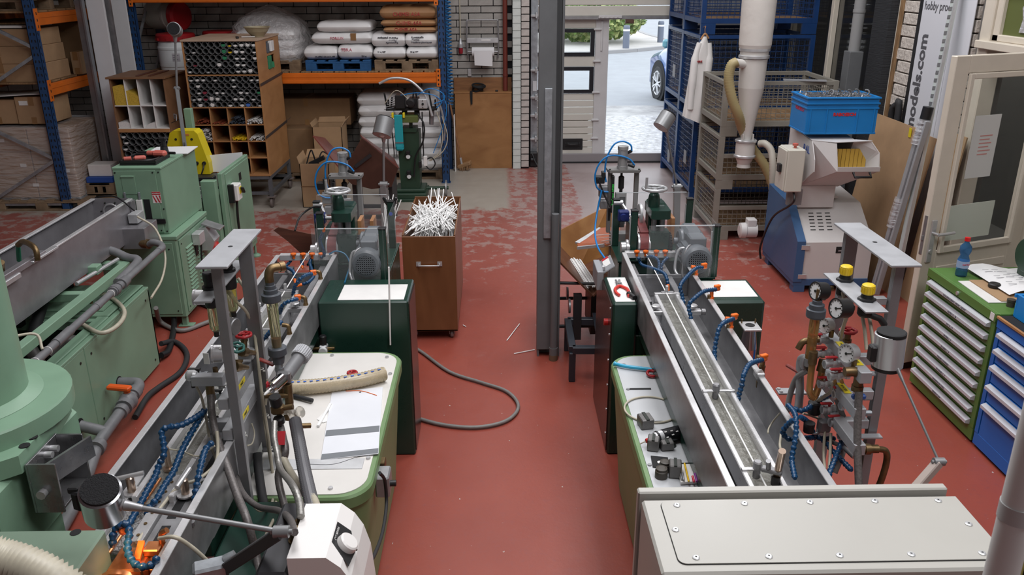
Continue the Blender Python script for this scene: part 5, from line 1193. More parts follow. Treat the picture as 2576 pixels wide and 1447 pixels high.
LTt=line_trough('left stainless extrusion trough with copper die at its near end and blue jointed hoses',-1.385,-1.005,5.0,2.46,1.9,-1.265,-1.12,4.42,-1)
# ---- coolant hoses: right trough
def atl(L_): return [at(a,b_,z=c) for a,b_,c in L_]
for pts in ([(1768,673,1.10),(1750,676,1.11),(1722,703,1.10),(1711,722,1.08),(1715,740,1.04),(1720,766,.995)],[(1801,728,1.10),(1772,733,1.12),(1746,751,1.11),(1733,769,1.08),(1737,795,1.03),(1741,816,.99)],
   [(1845,802,1.10),(1823,811,1.12),(1810,824,1.11),(1803,850,1.07),(1798,880,1.02),(1798,912,.98)],[(1918,905,1.10),(1887,916,1.12),(1871,943,1.11),(1866,970,1.07),(1858,997,1.02),(1856,1023,.98)]):
 locline(RT,atl(pts),1.05)
for (px,py,m) in ((1777,672,orpl),(1816,730,orpl),(1868,802,orpl),(1945,899,brass)):
 p=at(px,py,z=1.09);brass_stub(RT,max(1.13,min(1.15,p.x)) if m is orpl else 1.175,p.y,1.04,-1,m)
 if m is orpl: q=MB();q.cyl((1.14,p.y,1.04),(1.14,p.y,1.062),.012,n=8);q.obj('brass_nipple',brass,RT)
q=MB();p=at(1945,899,z=1.09);q.cyl((1.175,p.y,.96),(1.175,p.y,1.04),.013,n=10);q.b2(1.15,1.2,p.y-.03,p.y-.01,.95,.985,.004);q.obj('brass_pipe',brass,RT)
P('bracket_block',RT,steel,(1.12,1.158,p.y-.10,p.y-.05,1.03,1.06),bev=.004)
for px in (1607,1630,1657,1680):
 p=at(px,642,z=ZT+.01);q=MB();q.lathe((p.x,4.985,ZT-.02),[(.009,0),(.009,.02),(.018,.026),(.018,.034),(.014,.036)],n=12);q.obj('tap',orpl,RT)
for i,pts in enumerate(([(1607,648,1.03),(1609,658,1.0),(1618,668,.99),(1644,676,1.03),(1669,687,1.04),(1677,700,1.03),(1680,716,1.0)],[(1630,648,1.03),(1638,645,1.05),(1651,650,1.05),(1658,662,1.03),(1656,684,.99),(1653,698,.96)],[(1680,648,1.03),(1672,655,1.02),(1665,666,1.0),(1663,680,.97)])):
 locline(RT,atl(pts),.95,orpl if i < 2 else None,False)
for pts in ([(2104,1021,1.33),(2111,1044,1.33),(2116,1068,1.32),(2116,1091,1.32),(2117,1110,1.31),(2111,1129,1.29),(2100,1157,1.26),(2090,1181,1.23),(2084,1200,1.21)],[(1982,1019,1.14),(1999,1040,1.14),(2003,1063,1.13),(2002,1091,1.12),(1999,1115,1.11),(1994,1138,1.10),(1992,1162,1.09),(1996,1185,1.08),(2000,1204,1.07)],
   [(2088,993,1.33),(2069,1002,1.29),(2050,1014,1.25),(2032,1028,1.2),(2010,1034,1.17),(1996,1026,1.15)],[(2013,1049,1.16),(2029,1059,1.2),(2039,1073,1.22),(2046,1089,1.24),(2060,1101,1.26),(2079,1115,1.28),(2095,1136,1.29),(2112,1153,1.3),(2128,1169,1.31),(2142,1183,1.31)],
   [(2100,1104,1.32),(2076,1103,1.28),(2050,1101,1.25),(2032,1102,1.21),(2010,1104,1.17),(1987,1106,1.13),(1973,1096,1.11),(1970,1084,1.10),(1982,1068,1.11),(1996,1056,1.12)]):
 locline(RT,[at(a,b_,X=c) for a,b_,c in pts],1.0,None,False)
# ---- coolant hoses: left trough
for px in (736,760,783,806):
 p=at(px,642,z=ZT+.01);q=MB();q.lathe((p.x,4.995,ZT-.02),[(.009,0),(.009,.02),(.018,.026),(.018,.034),(.014,.036)],n=12);q.obj('tap',orpl,LTt)
def c1(L_): return [(460+a/2.783,440+b_/2.783,c) for a,b_,c in L_]
for i,(pts,nz) in enumerate((([(768,580,1.02),(745,615,.99),(715,645,.98),(740,655,1.02),(775,680,1.03),(782,730,1.0)],orpl),([(832,580,1.02),(832,600,1.0),(836,640,.99)],orpl),([(900,580,1.02),(890,620,1.0),(905,670,.99),(915,710,.98),(880,750,.98),(835,768,.97)],orpl),([(965,580,1.04),(990,560,1.06),(975,510,1.12),(960,460,1.2),(985,395,1.28)],orpl))):
 locline(LTt,atl(c1(pts)),.95,nz,False)
for pts in ([(905,695,1.10),(880,697,1.11),(845,712,1.12),(808,745,1.1),(782,790,1.06),(770,850,1.0)],[(800,870,1.10),(765,878,1.12),(715,900,1.11),(690,930,1.08),(678,970,1.02)]):
 locline(LTt,atl(c1(pts)),1.0)
locline(LTt,atl(c1([(690,1030,1.07),(640,1070,1.08),(610,1100,1.06),(580,1140,1.02),(568,1190,.98)])),1.0,None,False)
for (cx_,cy_) in ((935,700),(840,880),(725,1080)):
 p=at(460+cx_/2.783,440+cy_/2.783,z=1.07);brass_stub(LTt,-1.02,p.y,ZT,-1)
def c6(L_): return [(x_,y_,c) for x_,y_,c in L_]
for pts,nz,v_ in (([(515,1035,1.12),(490,1052,1.13),(455,1070,1.14),(425,1075,1.15),(407,1085,1.14),(411,1115,1.11),(412,1145,1.08),(400,1170,1.05),(390,1200,1.03),(370,1235,1.02),(355,1265,1.01),(335,1300,1.0),(325,1320,1.0)],None,False),
   ([(515,1030,1.10),(495,1065,1.10),(475,1100,1.08),(457,1135,1.06),(445,1165,1.05),(435,1190,1.04),(415,1220,1.03),(395,1255,1.02),(375,1280,1.0),(370,1310,.98),(362,1335,.96)],orpl,False),
   ([(535,1113,1.12),(518,1130,1.11),(508,1160,1.10),(500,1195,1.08),(494,1225,1.05),(489,1265,1.01)],None,False),
   ([(395,1400,1.06),(390,1412,1.05),(372,1425,1.04),(350,1425,1.04),(332,1412,1.05),(322,1390,1.06),(322,1365,1.07),(325,1345,1.08),(322,1325,1.09),(312,1318,1.10),(298,1324,1.09),(288,1338,1.07),(284,1352,1.06),(283,1375,1.03)],None,False)):
 locline(LTt,atl(pts),1.12,nz,v_)
q=MB();p=at(310,1335,z=1.07);q.lathe(p,[(.008,-.02),(.014,-.005),(.014,.005),(.007,.04)],(-.25,.5,-.3),12);q.obj('nozzle',orpl,LTt)
# vacuum tank lids, T-handles and copper die at the near end of the left trough
vt=thing('vacuum_tank','wet steel calibration tank with two T-handle clamps between left trough and copper die','tank',(-1.17,2.2,.8))
P('tank_body',vt,steel_d,(-1.335,-1.03,2.22,2.60,.82,.955),bev=.004)
for (xa,xb,zt) in ((-1.32,-1.285,1.0),(-1.19,-1.145,1.0)): P('lid_rail',vt,steel,(xa,xb,2.24,2.62,.955,zt),bev=.002);bolts(vt,[((xa+xb)/2,2.27+.06*k,zt) for k in range(6)],(0,0,1),.006,brass,.003)
P('slot_plate',vt,steel_d,(-1.14,-1.06,2.22,2.55,.955,.99),bev=.003);P('slot',vt,blackm,(-1.115,-1.085,2.25,2.33,.99,.9915),bev=0);P('slot',vt,blackm,(-1.115,-1.085,2.37,2.52,.99,.9915),bev=0)
P('wet_channel',vt,wtray,(-1.285,-1.19,2.22,2.6,.955,.965),bev=0)
q=MB();q.b2(-1.283,-1.192,2.22,2.59,.965,.98);q.obj('water',mat('turbulent_water',(.6,.6,.6),.03,0,alpha=.6,bump=8.,bscale=30,spec=1.,coat=1.),vt)
q=MB();q.cyl((-1.235,2.2,.985),(-1.22,2.6,.995),.006,n=8);q.obj('white_strand',copper,vt)
for (bx_,by_,rz) in ((at(333,1240,z=1.0).x,at(333,1240,z=1.0).y,12),(at(468,1245,z=1.0).x,at(468,1245,z=1.0).y,82)):
 q=MB();q.lathe((bx_,by_,1.0),[(.030,0),(.030,.006),(.0,.007)],n=20);q.obj('washer',steel,vt)
 q=MB();q.lathe((bx_,by_,1.006),[(.014,0),(.0145,.055),(.010,.06)],n=14);hh=q.obj('handle_post',mat('warm_steel',(.55,.42,.33),.3,.9),vt)
 d_=Matrix.Rotation(math.radians(rz),3,'Z') @ Vector((.048,0,.006));q=MB();q.cyl(Vector((bx_,by_,1.068))-d_,Vector((bx_,by_,1.068))+d_,.0085,n=12);q.obj('handle_bar',steel,vt)
p=at(425,1175,z=1.0);q=MB();q.lathe((p.x,p.y,.98),[(.017,0),(.022,.012),(.022,.02),(.011,.022),(.011,.10)],n=12);q.obj('copper_fitting',MATS['warm_steel'],vt)
pa_,pb_=at(478,1330,z=1.0),at(517,1215,z=1.0)
q=MB();q.beam(pa_+Vector((0,0,.012)),pb_+Vector((0,0,.012)),.03,.024,bev=.005);hb=q.obj('drilled_bar',steel_d,vt)
for k in range(13):
 p=pa_.lerp(pb_,.1+.065*k)+Vector((0,0,.0245));q=MB();q.torus(p,(0,0,1),.006,.0022,10,5);q.cyl(p-Vector((0,0,.001)),p+Vector((0,0,.0008)),.005,n=8);q.obj('drilled_hole',bolt_m,hb)
die=thing('copper_die','copper-coloured die block at the bottom left under the lamp','die',(-1.17,2.1,.85))
q=MB();q.b2(-1.20,-1.09,2.10,2.215,.84,1.0,.006);q.b2(-1.09,-1.05,2.14,2.20,.93,.97,.003);q.obj('die_block',copper,die)
q=MB();q.lathe((-1.165,2.10,.93),[(.075,0),(.075,.02),(.06,.024),(.05,.03),(.05,.1)],(0,-1,0),26);q.obj('die_flange',copper,die)
bolts(die,[(-1.165+.062*math.cos(a),2.08,.93+.062*math.sin(a)) for a in (.5,1.6,2.7)],(0,-1,0),.008,copper,.015)
q=MB();q.b2(-1.11,-1.06,2.16,2.21,1.0,1.025,.004);q.tube(sp([(-1.06,2.2,.97),(-1.06,2.2,1.05),(-1.04,2.2,1.07)]),.010,10);q.obj('brass_fitting',copper,die)
q=MB();q.b2(-1.05,-1.03,2.08,2.22,.85,1.03,.004);q.obj('side_bracket',steel_d,die)
q=MB();q.prism([(-1.13,2.14,1.0),(-1.11,2.14,1.0),(-1.11,2.19,1.03),(-1.13,2.19,1.03)],(0,0,.01));q.obj('orange_tab',orpl,die)
tag(hose(None,[at(400,1355,z=1.08),at(440,1352,z=1.10),at(480,1375,z=1.05),at(520,1410,z=.98),at(560,1450,z=.9),at(580,1480,z=.8)],.0065,hosec,'cream_tube'),'cream tube arching from the copper die down to the right','tube')
tag(hose(None,[at(545,1085,z=1.1),at(548,1130,z=1.05),at(540,1170,z=1.03),at(500,1205,z=1.02),at(450,1225,z=1.02),at(410,1270,z=1.0),at(375,1320,z=.99),at(345,1365,z=1.0)],.0065,hosec,'cream_tube'),'long cream tube lying along the left trough to the die','tube')
tag(hose(None,[at(425,1130,z=1.05),at(455,1135,z=1.03),at(500,1148,z=1.03),at(540,1122,z=1.08)],.003,hosec,'thin_wire'),'thin pale wire hanging between the blue hoses of the left trough','wire')
# lit arm lamp over the die
dlamp=armlamp('arm lamp with black foam cap at the lower left, its light on the copper die',at(575,1425,z=1.02),at(708,1338,z=1.22),at(258,1262,z=1.32),(-.2,.40,-.9),hr=.056,hl=.11,arm=.016,low=.036,lit=(9,(1,.5,.18),.75,(-1.125,2.13,.97)),hcol=mat('lamp_steel_sheen',(.4,.41,.43),.22,.9),lowm=mat('dark_lamp_arm',(.06,.06,.065),.5))
p=at(205,1245,z=1.34);q=MB();q.box(p+Vector((.0,0,-.01)),(.03,.05,.06),RM(-25,'Z'),.006);q.box(p+Vector((-.015,.0,.02)),(.03,.03,.02),None,.004);q.obj('switch_bracket',blackm,dlamp)
# DARK GREEN CABINETS
dcab=thing('control_cabinet','dark green cabinet with white top plate beside the left trough','cabinet',(-.73,4.5,0))
CT=.985
P('body',dcab,dgreen,(-1.0,-.50,4.335,4.70,0,CT),bev=.008);P('lower_body',dcab,dgreen,(-1.36,-1.0,4.36,4.70,0,.76),bev=.01)
P('side_sheet',dcab,mat('brown_steel_sheet',(.05,.03,.026),.25,.5),(-.502,-.495,4.36,4.69,.02,.96),bev=0)
P('top_plate',dcab,white,(-.895,-.525,4.36,4.60,CT,CT+.004),bev=.002)
rcab=thing('control_cabinet','dark green cabinet spanning under the right trough, white plates on both sides','cabinet',(1.05,4.5,0))
P('left_body',rcab,dgreen,(.64,.775,4.31,4.75,0,.97),bev=.010);P('right_body',rcab,dgreen,(1.165,1.50,4.34,4.70,0,.965),bev=.014);P('lower_body',rcab,dgreen,(.775,1.165,4.34,4.72,0,.76),bev=.004)
P('side_sheet',rcab,MATS['brown_steel_sheet'],(.632,.64,4.33,5.0,.02,.95),bev=0)
P('top_plate',rcab,white,(.655,.765,4.33,4.72,.97,.974),bev=.002);P('top_plate',rcab,white,(1.18,1.475,4.40,4.66,.965,.969),bev=.002)
bolts(rcab,[(.632,4.36,.12+.16*k) for k in range(6)],(-1,0,0),.008,steel,.004)
q=MB();q.cyl((.632,4.45,.80),(.61,4.45,.80),.02,n=14);q.obj('red_button',mat('red_button',(.5,.02,.02),.4),rcab)
cb=P('control_panel',rcab,mat('panel_grey',(.33,.34,.36),.4,.3),(.60,.64,4.75,4.98,.88,1.0),bev=.003)
q=MB();q.box((.665,4.86,1.005),(.10,.20,.012),RM(-35,'Y'),.003);q.obj('panel_face',MATS['panel_grey'],cb);q=MB();q.box((.668,4.87,1.018),(.045,.12,.005),RM(-35,'Y'),.001);q.obj('label_strip',white,cb);q=MB();q.box((.668,4.93,1.020),(.045,.03,.005),RM(-35,'Y'),0);q.obj('red_label',rl,cb)
q=MB();q.cyl((.65,4.78,1.0),(.64,4.77,1.03),.01,n=10);q.obj('toggle',steel,cb)
def regulator(par_label,x,y,z,par):
 q=MB();q.box((x,y,z),(.045,.045,.05),None,.006);r_=q.obj('regulator',alu_l,par)
 q=MB();q.lathe((x,y,z+.025),[(.018,0),(.02,.01),(.02,.05),(.016,.055)],n=14);q.obj('knob',black,r_)
 q=MB();q.lathe((x,y-.022,z-.005),[(.024,0),(.024,.014),(.02,.016)],(0,-1,0),18);g_=q.obj('dial',mat('gauge_face',(.75,.76,.76),.3),r_)
 q=MB();q.box((x+.03,y-.01,z-.03),(.025,.02,.012));q.obj('yellow_tag',yellowl,r_)
 q=MB();q.cyl((x-.06,y,z),(x+.06,y,z),.009,n=8);q.obj('port_pipe',brass,r_)
regulator('',-.98,4.30,.72,dcab);regulator('',.875,4.28,.66,rcab)
# ---- pliers
q=thing('pliers','red handled pliers lying on the white plate left of the right trough','pliers',(.71,4.5,.975))
b=MB();b.tube(sp([(.705,4.55,.985),(.675,4.50,.985),(.672,4.44,.985),(.685,4.40,.985)]),.009,8);b.obj('handle',mat('plier_red',(.6,.04,.03),.4),q)
b=MB();b.tube(sp([(.712,4.55,.985),(.742,4.50,.985),(.745,4.43,.985),(.735,4.385,.985)]),.009,8);b.obj('handle',MATS['plier_red'],q)
b=MB();b.box((.708,4.575,.985),(.035,.05,.015),None,.005);b.cyl((.708,4.57,.976),(.708,4.57,.996),.011,n=12);b.box((.7,4.62,.985),(.012,.05,.012),RM(6,'Z'),.003);b.box((.716,4.62,.985),(.012,.05,.012),RM(-6,'Z'),.003);b.obj('jaws',steel_d,q)
q=MB();q.tube(sp([(.74,4.42,.985),(.755,4.38,.985),(.765,4.35,.985)]),.016,8);tag(q.obj('black_plug',black),'black rubber plug beside the pliers at the trough wall','plug')
# rod standing over the left cabinet
tag(MB().cyl(at(978,672,Y=4.32),at(982,868,Y=4.32),.005,n=8).obj('hanging_rod',strandm),'thin white plastic rod hanging down over the dark green cabinet front','rod')
# PULLERS
acryl=mat('clear_guard_acrylic',(.85,.88,.9),.03,0,alpha=.05,spec=.5)
def puller():
 t=thing('puller','dark green belt puller with handwheel, grey motor and clear guards on the right line','machine',(1.0,5.0,.62))
 P('base_frame',t,dgreen,(.775,1.305,5.05,5.45,0,.955),(1.165,1.305,4.74,5.05,0,.955),bev=.006);P('deck_plate',t,dgreen,(.765,1.31,5.04,5.46,.955,.968),(1.162,1.31,4.72,5.04,.955,.968),bev=.002)
 for (x,y) in ((.865,5.09),(1.298,4.745),(.79,5.37),(1.275,5.37)):
  q=MB();q.box((x,y,1.125),(.042,.042,.315),None,.003);po=q.obj('guard_post',dgreen,t)
  q=MB();q.box((x-.024,y-.0,1.11),(.006,.014,.28));q.obj('guide_strip',alu_l,po)
  q=MB();q.box((x,y,1.287),(.046,.046,.01),None,.002);q.obj('post_cap',black,po)
 for nm,bx in (('g',(.89,1.275,4.70,4.706,.975,1.30)),('g',(.79,1.27,5.37,5.376,1.0,1.33)),('g',(1.300,1.306,4.72,5.35,.975,1.29))):
  q=MB();q.b2(*bx);q.obj('clear_guard',acryl,t)
 P('guard_edge',t,mat('acrylic_edge',(.6,.64,.66),.2),(.93,1.275,4.699,4.706,1.297,1.302),bev=0);P('guard_edge',t,MATS['acrylic_edge'],(.80,1.25,5.37,5.376,1.328,1.332),bev=0)
 # belt and wheels
 beltm=mat('pink_belt_rubber',(.22,.055,.055),.55,0,.3,10,stretch=(1,6,6))
 for zc,rr in ((1.06,.077),):
  q=MB();q.lathe((.905,5.11,zc),[(.05,0),(rr,0),(rr,.055),(.05,.055)],(1,0,0),28);q.obj('belt_wheel',beltm,t)
  q=MB();q.lathe((.893,5.11,zc),[(.0,0),(rr*.9,0),(rr*.9,.012)],(1,0,0),28);q.lathe((.960,5.11,zc),[(rr*.9,0),(rr*.9,.012),(0,.012)],(1,0,0),28);q.obj('wheel_flange',steel,t)
 q=MB();q.beam((.935,5.09,1.14),(.935,5.34,1.19),.055,.012,bev=.002);q.obj('belt_run',beltm,t)
 q=MB();q.lathe((.925,5.28,1.2),[(.0,0),(.075,0),(.078,.004),(.078,.016),(.06,.018),(.055,.012),(0,.012)],(1,0,0),28);q.cyl((.85,5.28,1.2),(.925,5.28,1.2),.012,n=10);q.obj('idler_wheel',alu_l,t)
 q=MB();q.b2(.79,.86,5.25,5.31,1.165,1.235,.006);q.cyl((.82,5.25,1.2),(.82,5.225,1.2),.022,n=14);q.obj('encoder',mat('navy_blue_paint',(.01,.02,.12),.35),t)
 q=MB();q.cyl((.77,5.36,1.265),(.83,5.36,1.265),.018,n=14);q.beam((.82,5.36,1.265),(.86,5.28,1.21),.014,.014);q.obj('sensor_arm',steel,t)
 q=MB();q.b2(.862,.885,5.12,5.4,.968,1.15,.004);q.obj('side_plate',dgreen,t)
 q=MB();q.lathe((.79,5.10,1.04),[(.0,0),(.035,0),(.035,.03),(.052,.032),(.052,.045),(.03,.047),(.03,.075)],(1,0,0),22);q.obj('drive_hub',steel,t)
 # column with head and handwheel
 q=MB();q.b2(.965,1.09,5.045,5.135,.968,1.16,.008);q.obj('gear_housing',dgreen,t)
 q=MB();q.b2(.965,1.07,5.14,5.26,.968,1.32,.008);q.obj('column',dgreen,t)
 for x,y in ((1.04,5.07),(.99,5.08)): q=MB();q.cyl((x,y,1.15),(x,y,1.28),.017,n=12);q.obj('guide_rod',steel_d,t)
 q=MB();q.prism([(.955,5.0,1.255),(.975,4.985,1.255),(1.06,4.985,1.255),(1.075,5.0,1.255),(1.075,5.24,1.255),(.955,5.24,1.255)],(0,0,.055));q.obj('head_block',dgreen,t)
 q=MB();q.lathe((.985,5.1,1.31),[(.037,0),(.037,.05),(.032,.075),(.026,.085),(.022,.10)],n=20);q.obj('spindle_boss',dgreen,t)
 q=MB();q.torus((.985,5.1,1.425),(0,0,1),.072,.0105,30,8)
 for k in range(3): a=2*PI*k/3+.5;q.beam((.985,5.1,1.42),(.985+.068*math.cos(a),5.1+.068*math.sin(a),1.425),.018,.01)
 q.cyl((.985,5.1,1.40),(.985,5.1,1.43),.02,n=14);hw=q.obj('handwheel',mat('handwheel_grey',(.5,.51,.52),.3,.4),t)
 q=MB();q.cyl((.926,5.06,1.42),(.926,5.06,1.505),.0085,n=10);q.obj('crank_pin',steel,hw)
 # chain sprocket
 q=MB();q.lathe((1.09,5.09,1.06),[(0,0),(.07,0),(.07,.015),(0,.015)],(1,0,0),26)
 for k in range(26): a=2*PI*k/26;q.box((1.0975,5.09+.075*math.cos(a),1.06+.075*math.sin(a)),(.012,.009,.009),Matrix.Rotation(a,3,'X'))
 q.obj('sprocket',blackm,t)
 # motor with gearbox
 mg=mat('motor_grey',(.12,.135,.15),.4,0,.1,8)
 q=MB();q.lathe((1.125,4.98,1.12),[(.06,0),(.075,.01),(.075,.03),(.045,.045)],(1,0,0),22);q.cyl((1.10,4.98,1.12),(1.14,4.98,1.12),.02,n=12);q.obj('gear_flange',mg,t)
 q=MB();q.b2(1.15,1.26,4.88,5.08,1.06,1.21,.02);q.obj('gearbox',mg,t)
 q=MB();q.b2(1.155,1.255,4.775,4.89,1.135,1.20,.008);q.obj('terminal_box',mg,t)
 q=MB();q.lathe((1.195,4.95,1.075),[(.085,0),(.085,.16),(.082,.17),(.088,.175),(.088,.235),(.075,.25),(.06,.252)],(0,-1,0),28);mo=q.obj('motor',mg,t)
 for k in range(16):
  a=2*PI*k/16;c_=Vector((1.195+.086*math.cos(a),4.87,1.075+.086*math.sin(a)));q=MB();q.box(c_,(.012,.14,.005),Matrix.Rotation(-a,3,'Y'));q.obj('cooling_fin',mg,mo)
 q=MB();q.cyl((1.195,4.70,1.075),(1.195,4.697,1.075),.058,n=22);q.obj('grille_back',blackm,mo)
 q=MB()
 for k in range(-4,5):
  L_=math.sqrt(max(0,.058**2-(k*.0125)**2));q.b2(1.195+k*.0125-.0025,1.195+k*.0125+.0025,4.692,4.697,1.075-L_,1.075+L_);q.b2(1.195-L_,1.195+L_,4.692,4.697,1.075+k*.0125-.0025,1.075+k*.0125+.0025)
 q.obj('grille',mg,mo,kind='stuff')
 for pts,m,r in (([(1.16,4.80,1.13),(1.10,4.82,1.11),(1.08,4.80,1.0),(1.10,4.75,.96)],alu_l,.009),([(1.2,4.82,1.16),(1.13,4.75,1.14),(1.11,4.73,1.02),(1.115,4.72,.97)],alu,.006)):
  q=MB();q.tube(sp(pts),r,8);q.obj('motor_cable',m,t)
 for x in (.94,.965): q=MB();q.lathe((x,5.07,.968),[(.011,0),(.011,.05),(.008,.062),(0,.064)],n=12);q.obj('guide_roller',alu_l,t)
 # warm wooden guide blocks behind
 for x in (1.075,1.155): P('guide_cheek',t,wood('guide_wood',(.45,.22,.1),(.3,.14,.06)),(x-.012,x+.012,5.28,5.42,1.0,1.18),bev=.002)
 P('guide_bed',t,MATS['guide_wood'],(1.085,1.145,5.29,5.40,1.0,1.08),bev=.002)
 return t
pu=puller()
pl=dup(pu,(1.0-1.975,5.0,.62),None,'dark green belt puller with handwheel, grey motor and clear guards on the left line')
tag(hose(None,[at(808,520,Y=5.25),at(785,522,Y=5.25),at(755,545,Y=5.2),at(742,580,Y=4.95)],.006,wireb,'encoder_cable'),'black cable bowing out from the encoder of the left puller','cable')
tag(hose(None,[at(828,640,z=1.05),at(845,632,z=1.07),at(868,640,z=1.05),at(880,665,z=1.0),at(872,695,z=.99),at(867,712,z=.99)],.005,mat('teal_hose',(.01,.13,.25),.35),'air_hose'),'thin blue air hose arching over the motor end of the left puller','hose')
tag(hose(None,[at(1700,635,z=1.06),at(1720,627,z=1.08),at(1745,638,z=1.05),at(1755,665,z=1.0)],.005,mat('blue_hose_dark',(.01,.06,.35),.35),'air_hose'),'thin blue air hose arching over the motor end of the right puller','hose')
q=thing('spring_clamp','black plastic spring clamp on the rear guard of the left puller','clamp',(-.70,5.37,1.25))
b=MB();b.beam((-.70,5.36,1.23),(-.745,5.36,1.315),.018,.02,bev=.005);b.beam((-.69,5.36,1.23),(-.66,5.36,1.315),.018,.02,bev=.005);b.box((-.70,5.36,1.21),(.05,.02,.05),None,.008);b.beam((-.72,5.36,1.2),(-.71,5.36,1.145),.016,.018,bev=.004);b.beam((-.68,5.36,1.2),(-.695,5.36,1.145),.016,.018,bev=.004);b.obj('jaw_body',black,q)
b=MB();b.cyl((-.70,5.345,1.205),(-.70,5.375,1.205),.012,n=12);b.obj('blue_spring',mat('clamp_blue',(.01,.05,.4),.4),q)
sdk=mat('black_stand_paint',(.02,.02,.022),.5)
wg_=thing('guide_board','dark brown pointed board sticking out left of the left puller','board',(-1.2,5.55,0));P('post',wg_,sdk,(-1.16,-1.12,5.56,5.6,0,.84));(MB().prism([at(a,b_,Y=5.55) for a,b_ in ((688,580),(700,572),(775,588),(845,598),(850,640),(828,678),(775,655),(725,608))],(0,.015,.0)).obj('board',wood('chute_brown',(.16,.06,.04),(.09,.035,.025),.4),wg_))
# CUTTERS
def cutter():
 t=thing('cutter','pneumatic cutter with grey cylinder and blue air hoses on the right line','machine',(.88,5.7,.9))
 cg=mat('cutter_grey',(.24,.235,.23),.45,.4)
 P('left_post',t,cg,(.772,.80,5.68,5.72,.96,1.40),bev=.003);P('right_post',t,cg,(.955,.985,5.68,5.72,.96,1.40),bev=.003)
 for x in (.786,.97): P('slot',t,blackm,(x-.008,x+.008,5.679,5.68,1.05,1.14),bev=0)
 q=MB();q.prism([(.762,5.68,1.40),(.775,5.64,1.40),(.98,5.64,1.40),(.995,5.68,1.40),(.995,5.76,1.40),(.762,5.76,1.40)],(0,0,.018));q.obj('top_plate',cg,t)
 bolts(t,[(.778,5.66,1.418),(.978,5.66,1.418)],(0,0,1),.007,bolt_m,.006)
 P('pedestal',t,cg,(.80,.955,5.66,5.74,0,.96),bev=.004)
 q=MB();q.lathe((.868,5.70,1.418),[(.038,0),(.038,.02),(.034,.022),(.034,.13),(.037,.132),(.037,.155),(.03,.158)],n=8);q.obj('air_cylinder',mat('cylinder_grey',(.36,.36,.36),.4,.4),t)
 for k in range(4): a=PI/4+k*PI/2;q=MB();q.cyl((.868+.034*math.cos(a),5.70+.034*math.sin(a),1.42),(.868+.034*math.cos(a),5.70+.034*math.sin(a),1.57),.006,n=8);q.obj('tie_rod',alu,t)
 q=MB();q.lathe((.865,5.70,1.40),[(.008,0),(.008,-.03),(.02,-.04),(.02,-.12),(.012,-.13),(.012,-.17)],n=12);q.obj('ram',black,t)
 P('blade_holder',t,steel,(.825,.905,5.685,5.715,1.02,1.25),bev=.004);P('blade',t,blackm,(.855,.895,5.68,5.685,1.0,1.22),bev=0)
 P('name_plate',t,black,(.792,.808,5.63,5.68,1.12,1.38),bev=.001);text('lettering','ProCutter AP080',mat('bright_green_print',(.05,.75,.1),.5,emit=None),t,(.800,5.6295,1.25),.021,RX((0,0,1),(0,-1,0)))
 P('valve_block',t,alu,(.71,.77,5.66,5.72,1.22,1.30),bev=.004);P('valve_block',t,alu,(.72,.77,5.66,5.72,1.14,1.20),bev=.004);P('solenoid',t,black,(.68,.745,5.66,5.72,1.32,1.37),bev=.004);P('solenoid',t,black,(.725,.75,5.66,5.72,1.36,1.40),bev=.003)
 q=MB();q.cyl((.905,5.68,1.45),(.945,5.66,1.44),.012,n=10);q.cyl((.90,5.69,1.53),(.925,5.68,1.545),.011,n=10);q.obj('hose_fitting',black,t)
 q=MB();q.tube(sp([(.925,5.68,1.545),(.915,5.68,1.585),(.86,5.68,1.61),(.80,5.67,1.59),(.755,5.67,1.50),(.745,5.67,1.40),(.755,5.67,1.33)]),.006,8);q.obj('air_hose',bluehose,t)
 q=MB();q.tube(sp([(.945,5.66,1.45),(.91,5.66,1.49),(.84,5.66,1.515),(.76,5.65,1.515),(.70,5.65,1.46),(.675,5.65,1.38),(.69,5.65,1.30),(.73,5.65,1.27),(.77,5.65,1.265)]),.006,8);q.obj('air_hose',bluehose,t)
 return t
ct=cutter()
tag(hose(None,[at(1514,478,Y=5.62),at(1503,530,Y=5.6),at(1497,580,Y=5.5),at(1503,620,Y=5.3),at(1525,655,Y=5.0)],.0065,bluehose,'air_hose'),'long blue air hose hanging down beside the right cutter','hose')
tag(hose(None,[at(1504,450,Y=5.62),at(1520,490,Y=5.62),at(1535,520,Y=5.6)],.006,wireb,'cutter_cable'),'black cable hanging from the valve of the right cutter','cable')
cl=dup(ct,(.88-1.93,5.7+.05,.86),None,'pneumatic cutter with coppery cylinder and blue air hoses on the left line')
